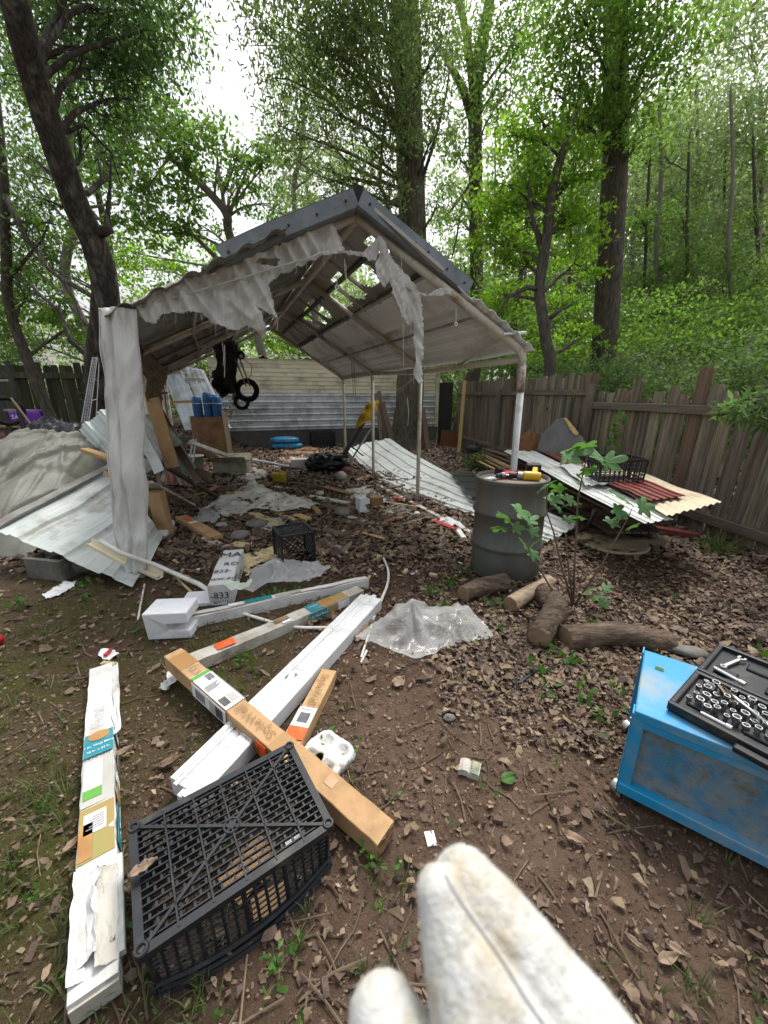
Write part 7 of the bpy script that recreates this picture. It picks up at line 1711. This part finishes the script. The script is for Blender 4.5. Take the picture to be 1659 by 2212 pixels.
# moulded pulp drink carrier
c = G(705, 1640); t = thing('drink_carrier', 'torn white moulded pulp drink carrier beside the crossing boxes', 'drink carrier', c)
def tray(u, v):
    x = (u - .5) * .21; y = (v - .5) * .21; r = (abs(u - .5) ** 4 + abs(v - .5) ** 4) ** .25 * 2
    z = .055 - .05 * max(0, 1 - ((abs(u - .5) - .22) ** 2 + (abs(v - .5) - .22) ** 2) * 40) ** .7 * (1 if r < .92 else 0)
    z += .03 * math.exp(-((u - .5) ** 2 + (v - .5) ** 2) * 90)
    if r > .93: z -= .045 * (r - .93) / .07
    return c + Matrix.Rotation(R(-35), 3, 'Z') @ V((x + .006 * pnoise(V((u * 7, v * 7, 1))), y, max(.002, z * .72) + .008 * pnoise(V((u * 9, v * 9, 4)))))
def traym(u, v):
    h1 = ((u - .42) ** 2 / .020 + (v - .30) ** 2 / .010) + .8 * pnoise(V((u * 14, v * 14, 2)))
    r = (abs(u - .5) ** 5 + abs(v - .5) ** 5) ** .2 * 2
    return h1 > 1.35 and r < 1.0
mb = MB(); mb.grid(tray, 44, 44, .003, traym); mb.build('pulp_tray', mat('white_pulp', (.72, .72, .71), (.62, .62, .6), 30, .95, .3, 60, dirt=(.2, .16, .11), dscale=16, damt=.36), t, smooth=True)
# small scraps in the bare soil
b = Bar('crushed_carton', 'small crushed carton with a dark green label lying in the bare soil', 'carton', G(992, 1660), G(1036, 1676), .06, .03, M['carton_grimy'], n=5, warp=.02); b.decal('top', .55, .95, -.5, .5, mat('dark_green_print', (.06, .10, .07), (.3, .3, .2), 30, .6))
mb = MB(); mb.box(G(930, 1815) + V((0, 0, .008)), (.035, .045, .004), Euler((.1, .12, .2)).to_matrix()); tag(mb.build('white_chip', M['vinyl']), 'small white plastic chip near the end of the crossing box', 'plastic')
mb = MB(); mb.tube([G(1105, 1478, .015), G(1125, 1475, .02), G(1140, 1462, .025), G(1156, 1448, .02)], [.014, .012, .009, .012], 8); tag(mb.build('black_clip', M['black_plastic'], smooth=True), 'curved black plastic clip on the leaves', 'clip')
lump('stone', 'smooth grey stone in the bare soil', 'stone', G(970, 1556), (.06, .045, .03), M['stone'], .2, .15, 2, 16)
# big curled leaves one can pick out
def dead_leaf(label, px, py, L, rz, z=.0, m='dead_leaf_pale', w=.4):
    L *= .72; c = G(px, py, z); t = Matrix.Rotation(rz, 3, 'Z'); mb = MB()
    def fn(u, v):
        x = (u - .5) * L; ww = w * L * math.sin(math.pi * min(1, max(0, u)) ** .8) ** .9
        y = (v - .5) * ww; return c + t @ V((x, y, .012 + .18 * L * (2 * v - 1) ** 2 + .1 * L * u * u + .01 * pnoise(V((u * 6, v * 4, px)))))
    mb.grid(fn, 10, 4, .0008); tag(mb.build('fallen_leaf', M[m], smooth=True), label, 'leaf')
dead_leaf('long brown leaf lying on the corner of the vented crate', 312, 1885, .10, R(35), .215)
dead_leaf('pale curled leaf by the end of the crossing cardboard box', 880, 1800, .065, R(60)); dead_leaf('big tan leaf in the soil above the small crushed carton', 862, 1480, .12, R(50), w=.8)
dead_leaf('reddish brown leaf left of the white vinyl bundle', 368, 1655, .13, R(30), m='dead_leaf'); dead_leaf('rotten tan leaf right of the blind carton', 268, 1632, .11, R(40)); dead_leaf('brown leaf near the left carton edge', 160, 1830, .09, R(70))
dead_leaf('pale curled leaf in front of the blue bench', 1460, 2060, .08, R(-40)); dead_leaf('curled leaf on the leaves left of the blue bench', 1240, 1820, .11, R(-30)); dead_leaf('two-tone leaf lower right of the gloved hand', 1440, 2080, .09, R(10))
dead_leaf('thin curled leaf right of the gloved fingers', 1370, 2045, .08, R(-50), w=.25); dead_leaf('green fallen leaf in the bare soil', 1098, 1690, .10, R(20), m='leaf_weed', w=.7)

# ================================================================ logs
def log(label, pts, r, m, ends=None):
    c = V(pts[0]); t = thing('log', label, 'log', (c.x, c.y, 0)); n = 14
    P = [V(p) for p in pts]; Q = []
    for i in range(len(P) - 1):
        for k in range(5): Q.append(P[i].lerp(P[i + 1], k / 5))
    Q.append(P[-1]); rr = [r[0] + (r[-1] - r[0]) * i / (len(Q) - 1) for i in range(len(Q))]
    if len(Q) > 6:
        for _ in range(3): Q = [Q[0]] + [(Q[i - 1] + Q[i] * 2 + Q[i + 1]) / 4 for i in range(1, len(Q) - 1)] + [Q[-1]]
    mb = MB(); mb.tube(Q, rr, 22, caps=False, rough=.28); mb.build('bark', M[m], t, smooth=True)
    for a, b2, q in ((Q[0], Q[1], rr[0]), (Q[-1], Q[-2], rr[-1])):
        d = (a - b2).normalized(); mb = MB(); mb.lathe([(q * .99, 0), (q * .6, .004), (0, .002)], a - d * .004, d.to_track_quat('Z', 'Y').to_matrix(), 16); mb.build('cut_end', M['log_cut'], t)
log('bark-covered log at the left foot of the drum', [G(1000, 1305) + V((0, .02, .07)), G(1045, 1290) + V((0, .05, .075)), G(1095, 1283) + V((0, .06, .07))], (.062, .075), 'log')
log('barkless pale log lying in front of the drum', [G(1100, 1322) + V((0, 0, .06)), G(1190, 1272) + V((0, .03, .06))], (.06, .05), 'log_pale')
log('thick crooked log standing out from the drum towards the camera', [G(1160, 1400) + V((0, .0, .07)), G(1185, 1362) + V((0, 0, .09)), G(1205, 1342) + V((0, .02, .09)), G(1182, 1312) + V((0, .06, .085))], (.07, .085), 'log')
log('long dark log lying towards the blue bench', [G(1222, 1402) + V((0, .03, .045)), G(1330, 1392) + V((0, .05, .05)), G(1400, 1402) + V((0, .05, .035)), G(1465, 1412) + V((0, .06, .02))], (.082, .07), 'log')
lump('stone', 'mossy pale stone near the blue bench corner', 'stone', G(1500, 1428) + V((0, .05, 0)), (.2, .1, .06), M['stone'], -.3, .2, 3, 18)

# ================================================================ fig shrub
t = thing('fig_shrub', 'young fig shrub with lobed leaves growing in front of the drum', 'shrub', G(1238, 1312))
def fig_mesh():
    out = []; n = 60
    for i in range(n):
        a = 2 * math.pi * i / n; lob = 0
        for la, ln, wd in ((0, 1.0, .42), (.95, .82, .40), (-.95, .82, .40), (1.95, .55, .42), (-1.95, .55, .42)):
            d = (a - la + math.pi) % (2 * math.pi) - math.pi; lob = max(lob, ln * math.exp(-(d / wd) ** 2 * .5))
        out.append((.5 * max(.22, lob) * math.cos(a), .5 * max(.22, lob) * math.sin(a)))
    vs = [(0, 0, 0)] + [(x * .5, y * .5, .03 * (1 - abs(y))) for x, y in out] + [(x, y, .02 - .35 * (x * x + y * y) + .02 * math.sin(9 * math.atan2(y, x))) for x, y in out]
    fs = [(0, 1 + i, 1 + (i + 1) % n) for i in range(n)] + [(1 + i, 1 + n + i, 1 + n + (i + 1) % n, 1 + (i + 1) % n) for i in range(n)]
    me = bpy.data.meshes.new('leaf'); me.from_pydata(vs, [], fs); me.materials.append(M['leaf_fig']); me.polygons.foreach_set('use_smooth', [True] * len(fs)); me.update(); return me
fm = fig_mesh(); base = V(t.location)
stems = [[(1238, 1312), (1242, 1200), (1248, 1080), (1262, 1010), (1268, 985)], [(1230, 1310), (1212, 1220), (1196, 1150), (1182, 1110), (1180, 1050)], [(1245, 1312), (1300, 1220), (1350, 1130), (1365, 1100)], [(1226, 1310), (1190, 1270), (1160, 1220), (1120, 1150), (1110, 1110)], [(1240, 1305), (1275, 1290), (1290, 1275)], [(1232, 1300), (1225, 1200), (1222, 1150)]]
YS = [2.62, 2.5, 2.66, 2.3, 2.5, 2.55]
for st, y1 in zip(stems, YS):
    pts_ = [base + V((0, 0, .0))] + [A(px, py, base.y + (y1 - base.y) * (i + 1) / len(st)) for i, (px, py) in enumerate(st[1:])]
    mb = MB(); mb.tube(pts_, [.008 - .005 * i / (len(pts_) - 1) for i in range(len(pts_))], 7); mb.build('stem', M['twig'], t, smooth=True)
lv = [(1225, 985, 2.6, .19), (1262, 968, 2.62, .17), (1290, 990, 2.62, .15), (1275, 1020, 2.6, .12), (1310, 1000, 2.66, .15), (1258, 1040, 2.6, .10), (1185, 1048, 2.5, .13), (1212, 1058, 2.5, .10), (1225, 1075, 2.5, .10), (1190, 1080, 2.5, .12), (1240, 1090, 2.52, .11), (1205, 1100, 2.5, .08), (1225, 1125, 2.5, .08), (1255, 1118, 2.52, .08),
      (1120, 1105, 2.3, .15), (1095, 1120, 2.3, .11), (1082, 1140, 2.3, .10), (1112, 1140, 2.3, .08), (1140, 1125, 2.3, .09), (1148, 1150, 2.3, .08), (1130, 1175, 2.32, .11), (1155, 1175, 2.34, .10), (1148, 1195, 2.34, .09), (1355, 1085, 2.64, .17), (1385, 1095, 2.64, .14), (1330, 1100, 2.64, .12), (1345, 1115, 2.64, .10), (1318, 1130, 2.64, .11), (1375, 1135, 2.64, .10), (1272, 1275, 2.5, .09), (1292, 1288, 2.48, .10), (1305, 1272, 2.5, .08), (1298, 1302, 2.48, .08)]
for i, (px, py, y, s) in enumerate(lv):
    o = bpy.data.objects.new('leaf', fm); C.objects.link(o); o.parent = t; o.location = A(px, py, y) - base; o.scale = (s * 1.75,) * 3
    o.rotation_euler = (R(random.uniform(15, 55)), R(random.uniform(-30, 30)), R(random.uniform(-60, 240)))

# ================================================================ blue steel bench with the socket set
e1 = V((.80, -.60, 0)); e2 = V((.60, .80, 0)); b0 = V((.905, 1.125, 0)); BH = .42; BL = 1.1; BW = .44
def bp(u, v, z): return b0 + e1 * u + e2 * v + V((0, 0, z))
BB = Matrix((e1, e2, V((0, 0, 1)))).transposed()
t = thing('rolling_bench', 'bright blue steel rolling workbench with muddy side at the right edge', 'workbench', bp(BL / 2, BW / 2, 0))
mb = MB(); mb.box(bp(BL / 2, BW / 2, BH - .02), (BL, BW, .04), BB); bevel(mb.build('top', M['blue_paint'], t), .006, 2)
mb = MB(); mb.box(bp(BL / 2, .008, BH - .05), (BL, .012, .03), BB); bevel(mb.build('apron', M['blue_paint'], t), .002)
mb = MB(); mb.box(bp(BL / 2, .03, .21), (BL - .04, .006, .31), BB); mb.build('side_panel', M['blue_dirty'], t)
mb = MB(); mb.box(bp(BL / 2, .012, .065), (BL, .045, .045), BB); bevel(mb.build('bottom_rail', M['blue_paint'], t), .003)
mb = MB(); mb.box(bp(BL / 2, BW / 2, .06), (BL - .02, BW - .05, .012), BB); mb.build('shelf', M['blue_dirty'], t)
for (u, v) in ((.018, .0), (.018, BW - .01), (BL - .03, .0), (BL - .03, BW - .01)):
    mb = MB(); mb.box(bp(u, v + .006, .225), (.036, .010, .36), BB); mb.box(bp(u - .020 if u < .5 else u + .028, v + .03, .225), (.006, .052, .36), BB); mb.build('corner_post', M['blue_paint'], t)
    for z in (.08, .36):
        mb = MB(); mb.lathe([(.0045, 0), (.0045, .003), (.002, .004)], bp(u - .023, v + .03, z), (-e1).to_track_quat('Z', 'Y').to_matrix(), 8); mb.build('bolt', M['steel'], t)
for (u, v) in ((.0, .03), (BL - .06, .03), (.0, BW - .05)):
    cw = bp(u, v, .028); mb = MB(); mb.lathe([(.028, -.012), (.028, .012)], cw, Euler((R(90), 0, R(20))).to_matrix(), 16); w_ = mb.build('caster', M['steel_dull'], t)
    mb = MB(); mb.box(cw + V((0, 0, .022)), (.045, .05, .03), BB); mb.build('fork', M['steel'], w_)
# socket case: tray and open lid
zt = BH + .002
S0 = bp(.30, .05, zt); s1 = e1; s2 = e2
case_ang = R(-17)
c1 = (e1 * math.cos(case_ang) + e2 * math.sin(case_ang)); c2_ = (e2 * math.cos(case_ang) - e1 * math.sin(case_ang))
CB = Matrix((c1, c2_, V((0, 0, 1)))).transposed(); K0 = V((1.015, 1.125, zt))
def cpt(u, v, z=0): return K0 + c1 * u + c2_ * v + V((0, 0, z))
t = thing('socket_case', 'open black plastic socket set case lying on the blue bench', 'tool case', cpt(.25, .2, 0))
CW, CD = .46, .29
def shell(name, v0, z0, tiltz=0.0):
    mb = MB(); mb.box(cpt(CW / 2, v0 + CD / 2, z0 + .010), (CW, CD, .02), CB)
    o = bevel(mb.build(name, M['black_plastic'], t), .012, 2)
    mb = MB()
    for (a, b2, cc_, d2) in ((CW / 2, v0 + .010, CW, .02), (CW / 2, v0 + CD - .010, CW, .02)): mb.box(cpt(a, b2, z0 + .022), (cc_, d2, .034), CB)
    for a in (.010, CW - .010): mb.box(cpt(a, v0 + CD / 2, z0 + .022), (.02, CD - .04, .034), CB)
    bevel(mb.build('rim', M['black_plastic'], t), .005, 2)
    for k in range(5):
        mb = MB(); mb.box(cpt(CW * (k + .7) / 6 + .02, v0 + CD * (.3 + .4 * (k % 2)), z0 + .024), (.07, .05, .012), CB); bevel(mb.build('moulded_pocket', M['black_plastic'], t), .004)
shell('tray', 0, 0); shell('lid', CD + .012, -.002)
mb = MB(); mb.box(cpt(.30, -.020, .016), (.22, .028, .022), CB); bevel(mb.build('carry_handle', M['black_plastic'], t), .006, 2)
for u in (.10, .26, .42): mb = MB(); mb.box(cpt(u, CD + .006, .022), (.05, .016, .012), CB); mb.build('hinge', M['black_plastic'], t)
ORD = ['first', 'second', 'third', 'fourth', 'fifth', 'sixth', 'seventh', 'eighth', 'ninth', 'tenth', 'eleventh', 'twelfth']
for k in range(48):
    u = .04 + .026 * (k % 12) + .008 * (k // 12 % 2); v = (.085, .130, .180, .235)[k // 12]; r_ = .0085 + .004 * ((k * 7) % 4) / 3; h_ = .022 + .014 * (k % 2)
    c = cpt(u, v, .021)
    if 829.5 + FP * c.x / (c.y * CP - (c.z - EYE) * SP) > 1668: continue
    mb = MB(); up = (V((0, 0, 1)) + c1 * random.uniform(-.08, .08)).normalized(); rm = up.to_track_quat('Z', 'Y').to_matrix()
    mb.lathe([(r_ * .8, 0), (r_ * .8, h_ * .45), (r_, h_ * .5), (r_, h_), (r_ * .75, h_), (r_ * .7, h_ * .6), (0, h_ * .6)], c, rm, 12); tag(mb.build('socket', M['steel'], smooth=False), ORD[k % 12] + ' chrome socket from the left in the ' + ['front', 'second', 'third', 'back'][k // 12] + ' row of the tool case tray', 'socket', 'chrome sockets in the tool case')
for (u, v, lb) in ((.16, .20, 'big deep chrome socket lying in the tray back row'), (.25, .19, 'large chrome socket standing at the middle of the tray'), (.06, .22, 'wide chrome socket in the far left tray corner')):
    c = cpt(u, v, .03); mb = MB(); rm = (c1 * .4 + V((0, 0, 1)) * .7 - c2_ * .5).normalized().to_track_quat('Z', 'Y').to_matrix(); mb.lathe([(.014, -.02), (.014, .02), (.011, .02), (.010, .0), (0, .0)], c, rm, 16); tag(mb.build('deep_socket', M['steel']), lb, 'socket')
def tool(name, label, a, b2, parts_):
    t2 = thing(name, label, 'wrench' if 'wrench' in name or 'ratchet' in name else 'bar', (V(a) + V(b2)) / 2); a = V(a); b2 = V(b2)
    parts_(t2, a, b2); return t2
def ratchet(t2, a, b2):
    mb = MB(); mb.tube([a, a.lerp(b2, .3), b2], [.008, .0065, .005], 8); mb.build('handle', M['steel'], t2, smooth=True)
    mb = MB(); mb.lathe([(.016, -.008), (.017, 0), (.016, .008)], b2, None, 18); mb.build('head', M['steel'], t2)
tool('ratchet_wrench', 'chrome ratchet lying diagonally across the tray', cpt(.10, .215, .055), cpt(.25, .12, .055), ratchet)
def wrench(t2, a, b2):
    d = (b2 - a).normalized(); s = d.cross(V((0, 0, 1))); mb = MB(); mb.beam(a, b2, .011, .005); mb.build('shank', M['steel'], t2)
    mb = MB()
    for sg in (-1, 1): mb.beam(b2, b2 + d * .010 + s * sg * .010, .009, .007); mb.beam(b2 + d * .010 + s * sg * .010, b2 + d * .026 + s * sg * .009, .008, .007)
    mb.build('open_jaw', M['steel'], t2)
    mb = MB(); mb.ring(a - d * .008, .009, .0035, None, 14, 6); mb.build('ring_end', M['steel'], t2)
tool('open_wrench', 'chrome open-ended wrench lying in the case lid, left of the lid', cpt(.06, .42, .032), cpt(.085, .52, .032), wrench)
tool('open_wrench', 'smaller chrome wrench lying in the case lid near the right edge', cpt(.22, .40, .032), cpt(.25, .49, .032), wrench)
def bar_(t2, a, b2):
    mb = MB(); mb.tube([a, a.lerp(b2, .78), a.lerp(b2, .8), b2], [.007, .007, .010, .010], 10); mb.build('shaft', M['steel'], t2, smooth=False)
    mb = MB(); mb.box(a, (.008, .008, .008), CB); mb.build('drive_square', M['steel'], t2)
tool('extension_bar', 'short chrome extension bar at the front edge of the tray', cpt(.09, .035, .036), cpt(.17, .034, .036), bar_)
tool('extension_bar', 'long chrome extension bar towards the right of the tray', cpt(.26, .055, .042), cpt(.44, .04, .042), bar_)
tool('extension_bar', 'chrome extension bar in the lid by the hinge', cpt(.04, .37, .032), cpt(.14, .345, .032), bar_)
mb = MB(); mb.box(cpt(.30, .33, .05), (.10, .06, .003), CB @ Euler((.2, .1, .3)).to_matrix()); tag(mb.build('white_card', M['paper']), 'white card lying across the case hinge at the right edge', 'card')
c = cpt(.10, .21, .04); dead = flat = None
mb = MB(); mb.grid(lambda u, v: cpt(.08 + .06 * u, .225 + .03 * (v - .5) * math.sin(math.pi * u) - .05 * u, .05 + .008 * math.sin(u * 5)), 8, 3, .001); tag(mb.build('dry_leaf', M['dead_leaf_pale']), 'dry curled leaf lying in the socket tray', 'leaf')
mb = MB(); mb.box(bp(.06, .32, BH + .002), (.03, .022, .001), BB); tag(mb.build('green_leaflet', M['leaf_weed']), 'tiny yellow-green leaf on the blue bench top', 'leaf')

# ================================================================ gloved hand close to the lens
def gp(px, py, tt): return V((0, 0, EYE)) + ray(px, py) * tt
mb = MB(); vs0 = None
def finger(ctl):
    P = [gp(a, b_, d_) for a, b_, d_, r_ in ctl]; Rr = [r_ / FP * d_ for a, b_, d_, r_ in ctl]
    Q = []; S_ = []
    for i in range(len(P) - 1):
        for k in range(6): Q.append(P[i].lerp(P[i + 1], k / 6)); S_.append(Rr[i] + (Rr[i + 1] - Rr[i]) * k / 6)
    Q.append(P[-1]); S_.append(Rr[-1])
    d0 = (Q[0] - Q[1]).normalized()
    Q = [Q[0] + d0 * S_[0] * .95, Q[0] + d0 * S_[0] * .75, Q[0] + d0 * S_[0] * .4] + Q; S_ = [S_[0] * .25, S_[0] * .66, S_[0] * .9] + S_
    mb.tube(Q, S_, 18)
finger([(1005, 1912, .262, 70), (1080, 2005, .25, 80), (1175, 2130, .238, 92), (1270, 2260, .225, 106), (1370, 2420, .21, 130)])
finger([(950, 1930, .250, 52), (980, 2030, .240, 74), (1030, 2150, .228, 112), (1080, 2290, .216, 150), (1120, 2450, .205, 180)])
finger([(830, 2205, .235, 78), (860, 2290, .225, 100), (930, 2420, .21, 130), (1060, 2560, .2, 160)])
finger([(700, 2460, .23, 80), (800, 2540, .22, 100), (980, 2640, .205, 150)])
finger([(660, 2640, .22, 70), (800, 2680, .215, 95), (1000, 2720, .2, 150)])
finger([(1120, 2480, .205, 230), (1180, 2700, .19, 260), (1250, 2900, .18, 240), (1350, 3100, .18, 200)])
hand = mb.build('person', M['glove'])
sm_ = MB(); sm_.tube(smooth_path([gp(*q) for q in ((962, 1892, .237), (985, 1935, .226), (1035, 2005, .219), (1085, 2075, .212), (1130, 2150, .206), (1185, 2230, .2))]), .0009, 6)
sm_.build('seam_shade', M['ink_grey'], hand)  # seam line; its grey also draws the shade of the finger crease
tag(hand, 'hand in a stained fuzzy white work glove pointing in front of the camera', 'person')
rm = hand.modifiers.new('merge', 'REMESH'); rm.mode = 'VOXEL'; rm.voxel_size = .0013; rm.use_smooth_shade = True
tx = bpy.data.textures.new('glove_wrinkles', 'CLOUDS'); tx.noise_scale = .016; tx.noise_depth = 3
dm = hand.modifiers.new('wrinkles', 'DISPLACE'); dm.texture = tx; dm.strength = .0028; dm.mid_level = .5; dm.texture_coords = 'LOCAL'
sm = hand.modifiers.new('soften', 'SMOOTH'); sm.iterations = 2; sm.factor = .5

# nap of the glove: short fibres standing off the cloth
em = bpy.data.meshes.new_from_object(hand.evaluated_get(bpy.context.evaluated_depsgraph_get()))
nvt = len(em.vertices); co = np.empty(nvt * 3, np.float32); no = np.empty(nvt * 3, np.float32)
em.vertices.foreach_get('co', co); em.vertices.foreach_get('normal', no); co = co.reshape(-1, 3); no = no.reshape(-1, 3); bpy.data.meshes.remove(em)
k = min(32000, nvt); ix = rng.choice(nvt, k, replace=nvt < k); c = co[ix] + rng.normal(0, .0004, (k, 3)); d = no[ix] + rng.normal(0, .55, (k, 3)); d /= np.linalg.norm(d, axis=1)[:, None]
sdv_ = np.cross(d, rng.normal(size=(k, 3))); sdv_ /= np.linalg.norm(sdv_, axis=1)[:, None]; ln = rng.uniform(.001, .0028, k)[:, None]
fv = np.stack([c - sdv_ * .00012, c + sdv_ * .00012, c + d * ln], 1).astype(np.float32)
me = bpy.data.meshes.new('nap'); me.vertices.add(3 * k); me.vertices.foreach_set('co', fv.ravel()); me.loops.add(3 * k); me.loops.foreach_set('vertex_index', np.arange(3 * k, dtype=np.int32))
me.polygons.add(k); me.polygons.foreach_set('loop_start', np.arange(0, 3 * k, 3, dtype=np.int32)); me.materials.append(M['glove']); me.update(calc_edges=True)
o = bpy.data.objects.new('nap', me); C.objects.link(o); o.parent = hand; o['kind'] = 'stuff'
